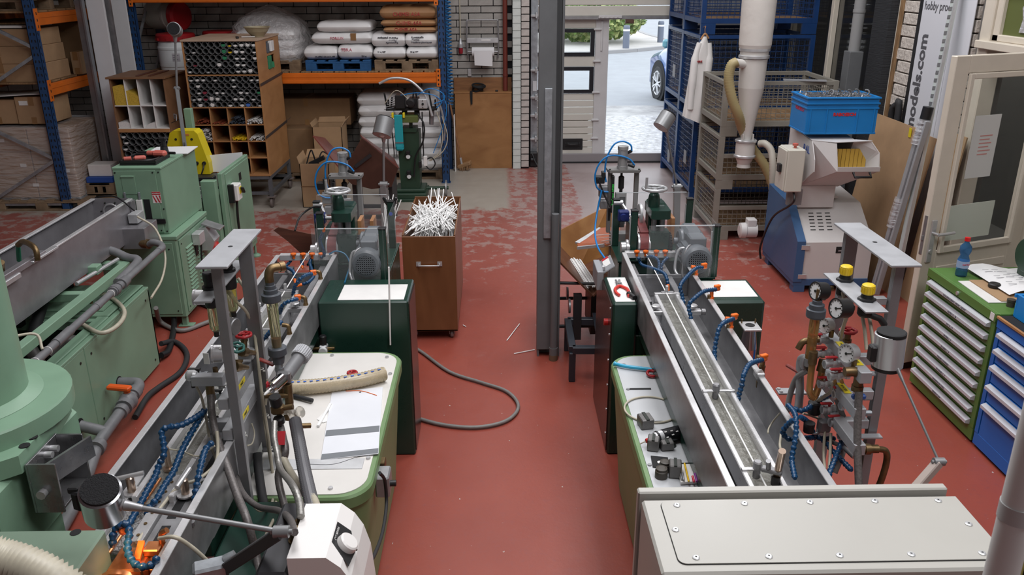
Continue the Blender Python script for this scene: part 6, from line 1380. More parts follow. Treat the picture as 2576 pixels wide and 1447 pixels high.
# TUBS
def rrect(x0,x1,y0,y1,r,n=8):
 pts=[]
 for (cx,cy,a0) in ((x1-r,y1-r,0),(x0+r,y1-r,PI/2),(x0+r,y0+r,PI),(x1-r,y0+r,3*PI/2)):
  for i in range(n+1): a=a0+PI/2*i/n;pts.append((cx+r*math.cos(a),cy+r*math.sin(a)))
 return pts
tubm=mat('tub_green_plastic',(.165,.27,.12),.45,0,.1,4)
def tub(label,x0,x1,y0,y1,r,zt=.75,cm=(.70,.68,.645)):
 t=thing('water_tub',label,'tub',((x0+x1)/2,(y0+y1)/2,0));R=[]
 for z,k in ((0.01,.07),(.04,.055),(.60,.015),(.68,.012),(.69,-.006),(.735,-.006),(.745,.0),(.745,.02)):
  R.append([Vector((x,y,z*zt/.745)) for x,y in rrect(x0+k,x1-k,y0+k,y1-k,r)])
 q=MB()
 for i in range(len(R)-1): q.rings(R[i:i+2],True,i==0,False)
 q.obj('tub_body',tubm,t)
 q=MB();c=rrect(x0+.018,x1-.018,y0+.018,y1-.018,r*.93);q.prism([(x,y,zt-.006) for x,y in c],(0,0,.010));q.obj('cover',mat('tub_cover_%d' % (cm[2]*100),cm,.35,0,.06,3),t)
 q=MB();c=rrect(x0+.012,x1-.012,y0+.012,y1-.012,r*.95);q.prism([(x,y,zt-.008) for x,y in c],(0,0,.004));q.obj('gasket',blackm,t)
 return t
tl=tub('pale green tub with white cover beside the left trough, tools lying on it',-1.14,-.525,2.825,4.18,.13)
bolts(tl,[(-.60,4.10,.754),(-.90,4.13,.754),(-.56,3.9,.754),(-.56,3.1,.754),(-.68,2.88,.754)],(0,0,1),.010,steel,.008)
P('aluminium_strip',tl,alu_l,(-1.0,-.575,3.02,3.10,.754,.757),bev=.001)
tr=tub('pale green tub with greyish cover under the right trough, spray can on it',.60,1.16,2.72,4.10,.13,cm=(.50,.515,.53))
bolts(tr,[(.66,3.98,.754),(.64,3.70,.754),(.64,3.35,.754),(.63,3.02,.754)],(0,0,1),.009,steel_d,.005)
for (a,b_) in (((1578,979),(1638,979)),((1636,1062),(1670,1066))): p0,p1=at(*a,z=.755),at(*b_,z=.755);P('black_slot',tr,blackm,(p0.x,p1.x,p0.y-.008,p0.y+.008,.754,.756),bev=0)
# things on the left tub
pc=at(745,960,z=.79);pe=[at(735,975,z=.80),at(790,972,z=.795),at(850,965,z=.795),at(910,955,z=.795),at(968,940,z=.795)]
q=MB();pth=sp(pe,14);q.tube(pth,[.0375 if i % 2 else .0345 for i in range(len(pth))],16);ch=q.obj('clear_suction_hose',mat('clear_pvc_hose',(.62,.52,.36),.25,0,.1,30,trans=.35));tag(ch,'thick translucent spiral hose piece lying on the left tub cover','hose')
for i in range(len(pth)-1):
 if i % 4==0: q=MB();d_=(pth[i+1]-pth[i]);c_=pth[i]+Vector((0,-.012,.0355));q.beam(c_,c_+d_*1.9,.008,.002);q.obj('blue_dash',mat('blue_dash',(.03,.12,.5),.5),ch)
tag(MB().cyl(at(731,994,z=.77),at(786,1008,z=.77),.0105,n=10).obj('black_tube_piece',rubber),'short black tube piece lying on the left tub cover','tube')
q=thing('red_handwheel','small red valve wheel behind the translucent hose on the left tub','valve',at(886,938,z=.75))
p=at(886,938,z=.80);b=MB();b.torus(p,(0,0,1),.022,.007,20,6)
for k in range(3): a=2*PI*k/3;b.beam(p,p+Vector((.02*math.cos(a),.02*math.sin(a),0)),.008,.006)
b.obj('wheel',redpl,q);b=MB();b.cyl(p-Vector((0,0,.046)),p,.008,n=10);b.obj('stem',brass,q)
def quadsheet(px,z,m,nm,th=.003):
 q=MB();q.prism([at(a,b_,z=z) for a,b_ in px],(0,0,th));return q.obj(nm,m)
shm=mat('white_panel_sheet',(.74,.76,.80),.3,0,.04,3)
s1=quadsheet([(835,988),(963,975),(952,1143),(807,1158)],.756,shm,'striped_sheet');tag(s1,'white plastic sheet with two grey stripes lying on the left tub cover','panel')
gs=mat('grey_stripe',(.17,.185,.20),.4)
for px in ([(821,1083),(955,1071),(954,1086),(818,1098)],[(810,1143),(952,1128),(951,1140),(807,1156)]):
 q=MB();q.prism([at(a,b_,z=.7595) for a,b_ in px],(0,0,.0006));q.obj('grey_stripe',gs,s1)
q=MB();q.tube(sp([at(870,984,z=.7605),at(910,984,z=.7605),at(948,995,z=.7605)]),.0018,5);q.obj('orange_mark',orpl,s1)
q=MB();p=at(906,987,z=.7595);q.cyl(p,p+Vector((0,0,.0006)),.005,n=10);q.obj('hole',bolt_m,s1)
tag(quadsheet([(797,1055),(822,1030),(826,1060),(812,1064)],.756,white,'white_scrap',.001),'thin white paper scrap beside the striped panel on the left tub','scrap')
tag(MB().beam(at(800,1072,z=.762),at(832,1016,z=.762),.012,.010,bev=.001).obj('white_profile',strandm),'short white square profile beside the striped panel on the left tub','profile')
tag(hose(None,[at(770,1168,z=.757),at(840,1168,z=.757),at(900,1150,z=.757),at(950,1145,z=.757)],.0012,blackm,'thin_string'),'thin dark thread lying across the left tub cover','thread')
q=thing('junction_box','grey switch box on the right side of the left tub with a hanging cable','box',(-.5,3.0,.5))
b=MB();b.box(at(965,1212,X=-.50),(.06,.10,.10),None,.006);b.obj('box',alu,q);b=MB();p=at(982,1216,X=-.47);b.cyl(p,p+Vector((.025,0,0)),.014,n=12);b.obj('button',black,q)
b=MB();b.tube(sp([at(955,1190,X=-.47),at(968,1210,X=-.465),at(972,1270,X=-.465),at(962,1340,X=-.45),at(940,1400,X=-.43),at(915,1430,X=-.42)]),.007,8);b.obj('cable',rubber,q)
b=MB();b.b2(-.535,-.50,3.15,3.2,.66,.70,.003);b.obj('brass_tab',brass,q)
# things on the right tub
sc_=thing('spray_can','black and silver spray can with red cap lying on the right tub','spray can',at(1665,1098,z=.755))
p0,p1=at(1632,1108,z=.787),at(1710,1088,z=.787);d_=(p1-p0).normalized()
q=MB();q.lathe(p0+d_*.035,[(.029,0),(.0325,.006),(.0325,.15),(.03,.156)],d_,24);q.obj('can_body',mat('black_can',(.012,.012,.014),.25),sc_)
q=MB();q.lathe(p0+d_*.008,[(.012,0),(.022,.012),(.030,.027)],d_,22,True);q.obj('silver_shoulder',steel,sc_);q=MB();q.lathe(p0-d_*.015,[(.008,0),(.011,.004),(.012,.024)],d_,16);q.obj('red_cap',mat('red_cap_can',(.55,.015,.015),.35),sc_)
q=MB();q.lathe(p0+d_*.045,[(.0328,0),(.0328,.02)],d_,24);q.obj('silver_band',alu_l,sc_)
for k,(da,db) in enumerate(((.075,.01),(.075,.035),(.105,.012),(.105,.03),(.13,.02))):
 u_=d_;w_=Vector((-.25,-.75,.6)).normalized();w_=(w_-u_*w_.dot(u_)).normalized();s_=u_.cross(w_);c_=p0+d_*da+w_*.033+s_*(db-.022);q=MB();q.box(c_,(.012,.005,.001),Matrix((u_,s_,w_)).transposed());q.obj('white_print',white,sc_)
q=MB();q.tube([p0-d_*.01,at(1610,1117,z=.77)],.003,6);q.obj('straw',hosec,sc_)
blk=mat('dark_steel_block',(.16,.155,.15),.4,.6,.2,20)
for (px,py,s_,rz,lb) in ((1623,1072,(.06,.07,.05),10,'grooved steel block beside the cream ring on the right tub'),(1643,1128,(.05,.06,.055),-15,'steel block in front of the spray can, left one'),(1676,1128,(.055,.05,.04),5,'steel block in front of the spray can, right one'),(1697,1195,(.05,.06,.06),-10,'steel clamp block next to the pencil tray on the right tub')):
 p=at(px,py,z=.755);q=MB();q.box(p+Vector((0,0,s_[2]/2)),s_,RM(rz,'Z'),.004);o=q.obj('steel_block',blk);tag(o,lb,'block')
 q=MB();q.box(p+Vector((0,0,s_[2]+.0)),(s_[0]*.25,s_[1]*1.01,.006),RM(rz,'Z'));q.obj('groove',bolt_m,o)
rg=mat('brown_bushing',(.05,.042,.032),.5)
for (px,py,r,lb) in ((1663,1200,.026,'round brown bushing near the tub corner, the front one'),(1672,1183,.024,'round brown bushing behind the front bushing by the tub corner')):
 p=at(px,py,z=.755);q=MB();q.lathe(p,[(r,0),(r,.03),(r*.9,.032),(r*.9,.042),(r*.5,.045)],n=20);tag(q.obj('bushing',rg),lb,'bushing')
q=MB();c=[at(a,b_,z=.756) for a,b_ in ((1637,1148),(1680,1152),(1682,1168),(1668,1180),(1642,1176))];q.prism(c,(0,0,.003));o=q.obj('black_plate',blackm);tag(o,'thin black plate with a round hole on the right tub','plate');p=at(1660,1163,z=.7592);MB().cyl(p,p+Vector((0,0,.0005)),.011,n=14).obj('hole',white,o)
q=MB();p=at(1638,1030,z=.76);q.torus(p,(0,0,1),.125,.005,40,6);tag(q.obj('cream_hose_ring',hosec),'loop of cream hose lying on the right tub cover','hose')
for (px,py) in ((1692,1122),(1683,1117)): p=at(px,py,z=.755);tag(MB().lathe(p,[(.016,0),(.016,.004),(.006,.005),(.006,.02)],n=14).obj('black_stud',bolt_m),'small black stud behind the spray can, %s' % ('right' if px > 1690 else 'left'),'stud')
tag(MB().tube(sp([at(1545,915,z=.77),at(1575,922,z=.77),at(1640,930,z=.77)]),[.014]+[.010]*11+[.008],8).obj('blue_tool',mat('light_blue_tool',(.03,.35,.55),.3)),'light blue plastic hand tool lying at the back of the right tub','tool')
p=at(1640,940,z=.77);q=MB();q.torus(p,(.1,-.2,1),.024,.008,18,6);tag(q.obj('red_valve_wheel',redpl),'red valve wheel under the right trough edge on the tub','valve')
tray=thing('pencil_tray','black-edged white tray of pens at the near end of the right tub','tray',at(1745,1195,z=.755))
q=MB();q.prism([at(a,b_,z=.757) for a,b_ in ((1703,1172),(1765,1170),(1784,1215),(1712,1220))],(0,0,.012));q.obj('tray',white,tray)
q=MB();q.beam(at(1700,1171,z=.762),at(1768,1169,z=.762),.006,.02);q.beam(at(1768,1169,z=.762),at(1785,1212,z=.762),.006,.02);q.obj('tray_rim',black,tray)
for (a,b_,m,r,lb) in (((1722,1166),(1733,1212),mat('pencil_yellow',(.8,.5,.01),.4),.004,'yellow pencil standing up in the white tray'),((1758,1186),(1766,1212),mat('pen_blue',(.01,.15,.6),.3),.007,'blue pen in the white tray'),((1749,1192),(1754,1212),mat('pen_purple',(.25,.02,.3),.3),.006,'purple pen in the white tray'),((1742,1198),(1746,1213),mat('pen_red',(.6,.02,.05),.3),.005,'red pen in the white tray'),((1709,1180),(1715,1206),steel_d,.004,'thin steel pin in the white tray, the longer one'),((1717,1190),(1720,1208),steel_d,.004,'thin steel pin in the white tray, the shorter one')):
 tag(MB().cyl(at(a[0],a[1],z=.785),at(b_[0],b_[1],z=.776),r,n=8).obj('pen' if 'pen' in lb else 'pin',m),lb,'pen' if 'pen' in lb else 'pin')
# GAUGE FRAMES
gface=mat('gauge_face',(.75,.76,.76),.3);amber=mat('amber_tube_plastic',(.55,.30,.10),.15,0,trans=.6);yclear=mat('yellowed_clear_tube',(.75,.70,.45),.05,0,trans=.85,ior=1.2)
galu=mat('gantry_grey',(.25,.25,.26),.45,.35,.1,8);galu_l=mat('gantry_light_grey',(.40,.41,.43),.4,.3,.1,10)
clampt=mat('cable_tie_white',(.7,.7,.66),.4)
def gauge(par,c,ax,r,d,case,nm='pressure_gauge'):
 c=Vector(c);a=Vector(ax).normalized()
 q=MB();q.lathe(c-a*d,[(r*.9,0),(r*.97,d*.1),(r*.97,d*.8),(r*1.04,d*.84),(r*1.04,d),(r*.92,d*1.0),(r*.92,d*.93)],a,26);g=q.obj(nm,case,par)
 q=MB();q.lathe(c-a*d*.055,[(r*.92,0),(0,.0005)],a,24);f=q.obj('dial',gface,g)
 x=a.orthogonal().normalized();x=Vector((0,0,1))-a*a.z;x.normalize();y=a.cross(x);fc=c-a*(d*.055-.001)
 q=MB();q.beam(fc,fc+(x*.3-y*.75).normalized()*r*.7,.003,.0015,up=a);q.cyl(fc-a*.0005,fc+a*.002,.005,n=10);q.obj('needle',bolt_m,f)
 q=MB()
 for k in range(11): t=math.radians(-135+27*k);dd=x*math.cos(t)+y*math.sin(t);q.beam(fc+dd*r*.70,fc+dd*r*.85,.002,.001,up=a)
 q.obj('scale_marks',bolt_m,f,kind='stuff');return g
def valve_wheel(par,c,r,m,ax=(0,0,1),nm='valve_wheel'):
 c=Vector(c);a=Vector(ax).normalized();x=a.orthogonal().normalized();y=a.cross(x);q=MB()
 pts=[c+(x*math.cos(2*PI*i/30)+y*math.sin(2*PI*i/30))*r*(1+.05*math.cos(6*2*PI*i/30)) for i in range(31)];q.tube(pts,r*.22,7,False)
 for k in range(3): t=2*PI*k/3;q.beam(c,c+(x*math.cos(t)+y*math.sin(t))*r*.95,r*.3,r*.22,up=a)
 q.cyl(c-a*.006,c+a*.008,r*.25,n=12);return q.obj(nm,m,par)
def ballvalve(par,c,d,L,lever,m=None,r=.013):
 c=Vector(c);d=Vector(d).normalized();q=MB();q.cyl(c-d*L/2,c+d*L/2,r,n=12);q.cyl(c-d*L*.5,c-d*L*.32,r*1.35,n=6);q.cyl(c+d*L*.32,c+d*L*.5,r*1.35,n=6);q.ball(c,r*1.35,10);v=q.obj('ball_valve',m or galv,par)
 q=MB();u=Vector((0,0,1));q.cyl(c,c+u*r*1.9,r*.4,n=8);q.beam(c+u*r*2.0+d*r*.8,c+u*r*2.2-d*r*3.0,r*1.2,r*.6,bev=.003);q.obj('lever',lever,v);return v
def gantry(lab,xc,y0,y1,ZG=1.732):
 t=thing('gauge_frame',lab,'frame',(xc,(y0+y1)/2,0))
 P('top_plate',t,galu_l,(xc-.055,xc+.055,y0-.055,y1+.055,ZG-.01,ZG),bev=.002)
 q=MB();p=(xc,(y0+y1)/2,ZG+.0002);q.cyl(p,(p[0],p[1],ZG+.0006),.009,n=12);q.obj('plate_hole',blackm,t)
 for y in (y0,y1):
  q=MB();zb=.80 if xc < 0 and y > 3 else 0;w=.017 if y==y0 else .026;q.b2(xc-w,xc+w,y-.014,y-.006,zb,ZG-.01,.001);q.b2(xc+w-.007,xc+w,y-.006,y+.014,zb,ZG-.01);q.b2(xc-w,xc-w+.007,y-.006,y+.014,zb,ZG-.01);q.obj('column',galu,t);P('foot_plate',t,galu,(xc-.022,xc+.07,y-.036,y+.036,zb,zb+.012),bev=.002)
 return t
# ---- left frame
GL=gantry('grey gauge frame with regulators and valves over the left trough',-.98,2.78,3.12,1.757)
P('shelf_plate',GL,galu_l,(-1.068,-1.005,2.75,3.20,1.613,1.62),bev=.001)
def topreg(par,p,knob,glassc,scale=1.):
 p=Vector(p);q=MB();q.lathe(p,[(.028*scale,0),(.028*scale,.010),(.020*scale,.012),(.019*scale,.03),(.022*scale,.032),(.022*scale,.06),(.018*scale,.064)],n=18);r_=q.obj('regulator_knob',black if knob is None else knob,par)
 q=MB();q.lathe(p-Vector((0,0,.07)),[(.024,0),(.026,.01),(.026,.05),(.02,.062)],n=16);q.obj('regulator_body',black,par)
 if glassc:
  q=MB();q.lathe(p-Vector((0,0,.17)),[(.012,0),(.021,.015),(.021,.10)],n=16);q.obj('filter_bowl',glassc,par);q=MB();q.cyl(p-Vector((0,0,.19)),p-Vector((0,0,.165)),.010,n=10);q.obj('bowl_drain',black,par)
 return r_
topreg(GL,at(574,682,z=1.62),None,yclear);topreg(GL,at(529,726,z=1.62),None,yclear)
P('yellow_label',GL,yellowl,(-1.05,-1.048,3.10,3.115,1.50,1.53),bev=0)
gauge(GL,at(487,748,X=-1.165),(-1,-.1,.05),.030,.045,steel)
q=MB();q.cyl((-1.12,2.95,1.56),(-1.08,2.96,1.55),.009,n=8);q.obj('gauge_stem',brass,GL)
gauge(GL,at(520,700,X=-1.11),(-1,-.1,.05),.02,.03,steel)
for z,yf in ((1.20,3.15),(1.07,3.15)):
 P('manifold_tube',GL,galu_l,(-1.04,-1.002,2.77,yf,z-.022,z+.022),bev=.002)
for z in (1.205,1.075):
 q=MB();q.box((-1.001,2.94,z-.005),(.002,.09,.02));l_=q.obj('yellow_label',yellowl,GL);text('lettering','MAX',bolt_m,l_,(-.9995,2.94,z-.005),.016,RX((0,1,0),(1,0,0)),ext=.0004)
def lp(px,py,X): return at(px,py,X=X)
P('manifold_block',GL,galu_l,(-1.16,-1.04,2.85,2.89,1.235,1.275),bev=.002);P('manifold_block',GL,galu_l,(-1.125,-1.04,2.86,2.9,1.03,1.075),bev=.002);pass
gauge(GL,lp(531,890,-1.10),(-.93,-.25,.1),.036,.045,steel);q=MB();p=lp(541,925,-1.085);q.cyl(p,p+Vector((0,0,-.045)),.010,n=8);q.obj('gauge_stem',brass,GL)
p=lp(531,890,-1.10);q=MB();q.box(p+Vector((-.004,-.044,.0)),(.022,.003,.045),RM(-8,'Z'));q.obj('paper_label',white,GL)
gauge(GL,lp(572,820,-1.03),(-.9,.3,0),.034,.04,steel_d)
ballvalve(GL,lp(500,945,-1.15),(1,0,0),.07,black);ballvalve(GL,lp(545,1065,-1.11),(1,0,0),.06,black);ballvalve(GL,lp(555,998,-1.10),(1,0,0),.06,black)
for px,py in ((482,945),): q=MB();p=lp(px,py,-1.165);q.lathe(p,[(.016,-.02),(.022,-.01),(.022,.01),(.016,.02)],(1,0,0),14);q.obj('end_cap',alu_l,GL);q=MB();q.cyl(p,p+Vector((0,0,-.05)),.008,n=8);q.obj('drain_tap',black,GL)
valve_wheel(GL,lp(613,843,-1.0),.028,redpl);valve_wheel(GL,lp(596,874,-1.005),.026,mat('green_wheel',(.02,.12,.10),.45),(.3,-.3,1))
for (a,b_,r,nm) in (((614,848,-1.0),(614,885,-1.0),.012,'brass_stem'),((608,885,-1.0),(640,888,-.98),.016,'brass_cone'),((600,905,-1.0),(600,925,-1.0),.014,'brass_stem'),((590,922,-1.0),(622,925,-.98),.016,'brass_cone')):
 q=MB();A,B=lp(*a),lp(*b_);q.cyl(A,B,r,r*(.55 if 'cone' in nm else 1),12);q.cyl(A,A.lerp(B,.3),r*1.25,n=8);q.obj(nm,brass,GL)
P('valve_bracket',GL,galu_l,(-1.04,-.98,3.05,3.12,1.25,1.28),bev=.002)
q=MB();p=lp(528,975,-1.10);q.tube(sp([p+Vector((.05,0,.02)),p+Vector((.01,0,.02)),p,p+Vector((0,0,-.05))],4),.016,10);q.obj('brass_elbow',brass,GL)
q=MB();p=lp(582,1130,-1.05);q.tube(sp([p+Vector((.03,0,.02)),p+Vector((.0,0,.01)),p+Vector((-.005,0,-.03))],4),.018,10);q.obj('brass_elbow',brass,GL)
for k,(pts,r,m,nm) in enumerate((([(530,990,-1.10),(533,1040,-1.09),(545,1100,-1.06),(570,1170,-1.0),(598,1250,-.93),(622,1310,-.87),(645,1400,-.84),(660,1470,-.8)],.0145,braid,'braided_hose'),([(583,1145,-1.05),(590,1185,-1.03),(610,1240,-.95),(650,1275,-.86),(700,1285,-.74),(728,1305,-.64),(741,1340,-.585)],.0115,braid,'braided_hose'),
 ([(490,965,-1.16),(507,1000,-1.15),(520,1060,-1.13),(530,1120,-1.12),(545,1165,-1.1),(535,1200,-1.12)],.0055,hosec,'cream_tube'),([(598,700,-1.05),(620,735,-1.02),(635,790,-1.0),(645,850,-.985),(655,960,-.975),(668,1080,-.965),(684,1180,-.95),(690,1240,-.92)],.0065,hosec,'cream_tube'),
 ([(574,725,-1.06),(590,755,-1.03),(620,785,-1.0),(638,830,-.985),(648,900,-.97),(660,1000,-.965),(675,1100,-.955),(688,1210,-.94)],.0065,hosec,'cream_tube'),([(566,742,-1.07),(580,770,-1.05),(580,810,-1.06),(575,830,-1.06)],.006,hosec,'cream_tube'),([(633,1065,-1.0),(640,1090,-.99),(635,1115,-.99),(622,1122,-1.0)],.003,hosec,'thin_wire'),
 ([(672,955,-.95),(672,985,-.95),(668,1020,-.955)],.005,hosec,'cream_tube'),([(648,1140,-.99),(650,1180,-.98),(660,1250,-.94),(670,1290,-.9)],.018,rubber,'dark_hose'),([(690,1240,-.92),(680,1275,-.88),(655,1285,-.88),(640,1275,-.9)],.006,hosec,'cream_tube'),([(695,1250,-.90),(690,1300,-.85),(672,1340,-.82),(660,1370,-.8)],.006,hosec,'cream_tube'))):
 tag(hose(GL,[lp(*p_) for p_ in pts],r,m,nm),'','') if False else hose(GL,[lp(*p_) for p_ in pts],r,m,nm)
for (px,py,X) in ((647,782,-.985),(560,877,-1.01),(610,1090,-1.01),(655,928,-.97),(668,1045,-.965),(665,985,-.97),(684,1128,-.955)):
 p=lp(px,py,X);q=MB();q.torus(p,(0,.1,1),.012,.0022,18,5);q.box(p+Vector((.02,-.02,0)),(.008,.006,.006));q.obj('cable_tie',clampt,GL)
# rotameter with valves, right of the left frame
rm=thing('flow_meter','tall yellowed flow meter tube with valve stack right of the left gauge frame','meter',lp(700,985,-.88))
A,B=lp(683,750,-.885),lp(697,880,-.885);dz=Vector((0,0,1));B=Vector((A.x,A.y,B.z))
q=MB();q.lathe(B,[(.019,0),(.0225,(A.z-B.z))],dz,20);q.obj('glass_tube',yclear,rm)
q=MB();q.cyl(B+dz*.01,B+dz*.05,.013,.017,14);q.obj('float_liquid',mat('brown_liquid',(.09,.025,.008),.15),rm)
q=MB();q.lathe(A-dz*.012,[(.036,0),(.038,.005),(.038,.03),(.028,.034),(.027,.05),(.022,.052),(.021,.066),(.017,.068),(.017,.082)],n=22);q.obj('top_cap',mat('slate_pvc',(.075,.085,.10),.4),rm)
q=MB();q.lathe(B-dz*.06,[(.018,0),(.022,.0),(.026,.02),(.026,.035),(.037,.04),(.037,.068),(.033,.072)],n=22);q.obj('bottom_cap',MATS['slate_pvc'],rm)
q=MB();p=A+dz*.068;q.tube(sp([p,p+dz*.03,p+Vector((.01,.01,.05)),p+Vector((.04,.03,.05))],4),.0175,12);q.lathe(p+Vector((.036,.027,.05)),[(.021,0),(.021,.02)],(.8,.6,0),8);q.obj('brass_elbow',brass,rm)
q=MB();p=B-dz*.06;q.cyl(p,p-dz*.06,.016,n=12);q.cyl(p-dz*.02,p-dz*.035,.019,n=8);q.obj('steel_nipple',galv,rm)
q=MB();p2=p-dz*.10;q.cyl(p-dz*.06,p2-dz*.05,.014,n=10);q.cyl(p2+Vector((-.035,0,.0)),p2+Vector((.03,0,0)),.016,n=10);q.box(p2+Vector((.0,0,.012)),(.045,.045,.03),None,.008);q.obj('valve_tee',brass,rm)
q=MB();q.beam(p+Vector((-.02,0,-.01)),p+Vector((-.085,.02,.01)),.022,.008,bev=.003);q.obj('red_lever',mat('dull_red_lever',(.25,.03,.02),.45),rm)
a_=Vector((-.45,-.85,-.2)).normalized();c_=lp(700,962,-.875)
q=MB();q.lathe(c_-a_*.03,[(.022,0),(.026,.004),(.026,.065),(.02,.075),(.010,.078),(.009,.088)],a_,22);q.obj('chrome_filter',mat('chrome',(.6,.6,.62),.12,1.),rm);q=MB();q.lathe(c_+a_*.055,[(.007,0),(.006,.02),(.003,.03)],a_,10);q.obj('white_nipple',white,rm)
q=MB();q.box(c_-a_*.035,(.055,.03,.05),None,.006);q.obj('filter_block',steel_d,rm);q=MB();q.box(c_+a_*.03+Vector((-.02,-.01,.015)),(.004,.02,.02));q.obj('red_sticker',rl,rm)
q=MB();q.tube([c_+Vector((.03,.02,-.02)),c_+Vector((.03,.02,-.10)),c_+Vector((.02,.0,-.17))],.017,10);q.cyl(c_+Vector((-.06,0,-.06)),c_+Vector((.03,.01,-.065)),.011,n=10);q.obj('brass_pipe',brass,rm)
p=lp(697,1012,-.86);q=MB();q.lathe(p-dz*.02,[(.018,0),(.02,.008),(.023,.012),(.023,.048),(.02,.052)],(-.1,-.2,1),18);q.obj('black_knob',black,rm);q=MB();q.box(p-dz*.03,(.05,.04,.04),None,.008);q.cyl(p-dz*.03,p+Vector((.06,0,-.02)),.012,n=10);q.obj('brass_body',brass,rm)
q=MB();p=lp(700,1050,-.86);q.lathe(p,[(.018,0),(.022,.006),(.022,.025),(.018,.03)],(.1,.1,-1),16);q.obj('black_union',black,rm)
q=MB();p=lp(738,1040,-.81);q.tube(sp([p+Vector((-.05,0,.01)),p+Vector((-.015,0,.012)),p+Vector((.0,-.01,-.005)),p+Vector((.005,-.01,-.03))],4),.017,12);q.lathe(p+Vector((.015,0,.0)),[(.012,0),(.022,.012),(.024,.02)],(.6,-.3,.4),14);q.obj('clear_funnel',mat('clear_fitting',(.75,.72,.66),.1,0,trans=.7,ior=1.2),rm)
pth=sp([lp(742,1058,-.80),lp(752,1110,-.76),lp(765,1180,-.70),lp(778,1240,-.64),lp(792,1300,-.58)],26)
q=MB();q.tube(pth,[.0245 if i % 2 else .018 for i in range(len(pth))],14);q.sm=[False]*len(q.sm);q.obj('corrugated_hose',mat('grey_corrugated',(.14,.14,.15),.4),rm)
a_=Vector((.30,.9,.28)).normalized();c_=lp(720,945,-.87)
q=MB();q.cyl(c_,c_+a_*.12,.028,n=20);q.obj('grey_pipe',grey_pvc,rm)
q=MB();q.cyl(c_+a_*.11,c_+a_*.16,.036,n=24)
for k in range(24):
 t=2*PI*k/24;x_=a_.orthogonal().normalized();y_=a_.cross(x_);q.beam(c_+a_*.115+(x_*math.cos(t)+y_*math.sin(t))*.036,c_+a_*.158+(x_*math.cos(t)+y_*math.sin(t))*.036,.005,.005)
q.obj('ribbed_nut',mat('pale_grey_pvc',(.42,.43,.45),.4),rm)
for pts,r,m in (([(691,1062,-.86),(690,1100,-.85),(697,1140,-.83),(705,1180,-.8),(735,1220,-.66),(752,1260,-.62),(757,1300,-.6)],.012,mat('braided_steel',(.34,.33,.31),.4,.6,.4,150)),([(705,1070,-.86),(712,1100,-.84),(718,1140,-.82),(700,1200,-.85),(720,1290,-.8)],.014,braid),([(702,1100,-.86),(712,1150,-.83),(745,1210,-.75),(785,1250,-.62),(800,1290,-.57)],.014,hosec),([(700,1160,-.88),(730,1200,-.8),(765,1240,-.68),(785,1275,-.6)],.013,hoseg)):
 hose(rm,[lp(*p_) for p_ in pts],r,m,'hose')
q=MB();p=lp(752,1072,-.78);q.cyl(p,p+Vector((.04,.02,-.01)),.011,n=8);q.obj('brass_stub',brass,rm);q=MB();q.beam(lp(705,1085,-.84),lp(703,1120,-.84),.04,.01);q.obj('red_tag',rl,rm)
# ---- right frame
GR=gantry('grey gauge frame with dials and red levers over the right trough',1.432,2.80,3.22)
P('shelf_plate',GR,galu_l,(1.272,1.352,2.66,3.06,1.585,1.592),bev=.001);P('shelf_arm',GR,galu_l,(1.35,1.41,2.80,2.83,1.56,1.585),bev=.001)
yk=mat('yellow_knob',(.72,.50,.02),.4)
for (px,py) in ((2125,706),(2180,755)):
 p=at(px,py,z=1.592);q=MB();q.lathe(p,[(.032,0),(.032,.008),(.022,.010),(.020,.025)],n=6);q.obj('black_nut',black,GR)
 q=MB();q.lathe(p+dz*.025,[(.021,0),(.0225,.004),(.0225,.032),(.017,.036),(0,.037)],n=20)
 for k in range(16): a=2*PI*k/16;q.box(p+dz*.04+Vector((math.cos(a)*.0225,math.sin(a)*.0225,0)),(.003,.003,.022),Matrix.Rotation(a,3,'Z'))
 q.obj('yellow_knob',yk,GR)
 q=MB();q.lathe(p-dz*.062,[(.02,0),(.026,.008),(.026,.05)],n=16);q.tube([p-dz*.05,p+Vector((.05,-.02,-.065)),p+Vector((.07,-.02,-.09))],.012,8);q.obj('regulator_body',black,GR)
 q=MB();q.cyl(p+Vector((-.035,.01,-.035)),p+Vector((-.07,.015,-.035)),.010,n=8);q.obj('brass_stem',brass,GR)
gauge(GR,at(2050,732,X=1.19),(-.93,-.30,.12),.034,.05,black);gauge(GR,at(2102,776,X=1.20),(-.93,-.30,.12),.036,.055,black)
for pts in ([(2120,735,1.3),(2128,790,1.3),(2120,830,1.31),(2112,870,1.32)],[(2140,735,1.32),(2142,770,1.32),(2130,800,1.33),(2110,850,1.34)],[(2168,790,1.33),(2175,830,1.33),(2180,880,1.33)],[(2185,790,1.35),(2192,830,1.35),(2197,870,1.35)]):
 hose(GR,[at(a,b_,X=c) for a,b_,c in pts],.0065,hosec,'cream_tube')
for z,ya,yb in ((1.345,2.64,3.10),(1.20,2.64,3.0),(1.075,2.60,3.04)):
 P('manifold_tube',GR,galu_l,(1.28,1.322,ya,yb,z-.022,z+.022),bev=.002);P('manifold_arm',GR,galu_l,(1.32,1.41,2.78,2.815,z-.018,z+.018),bev=.002)
for (ya,z) in ((2.86,1.3685),(2.74,1.3685),(2.80,1.2235)):
 q=MB();q.box((1.301,ya,z),(.026,.085,.001));l_=q.obj('yellow_label',yellowl,GR);text('lettering','WATER',bolt_m,l_,(1.301,ya,z+.0008),.015,RX((0,-1,0),(0,0,1)),ext=.0003)
gauge(GR,at(2072,820,X=1.25),(-.88,-.44,.1),.030,.034,steel);gauge(GR,at(2128,890,X=1.25),(-.88,-.44,.1),.035,.04,steel)
for (px,py,X) in ((2090,848,1.28),(2147,925,1.28)): p=at(px,py,X=X);q=MB();q.cyl(p,p+Vector((0,0,.03)),.010,n=8);q.obj('gauge_stem',brass,GR)
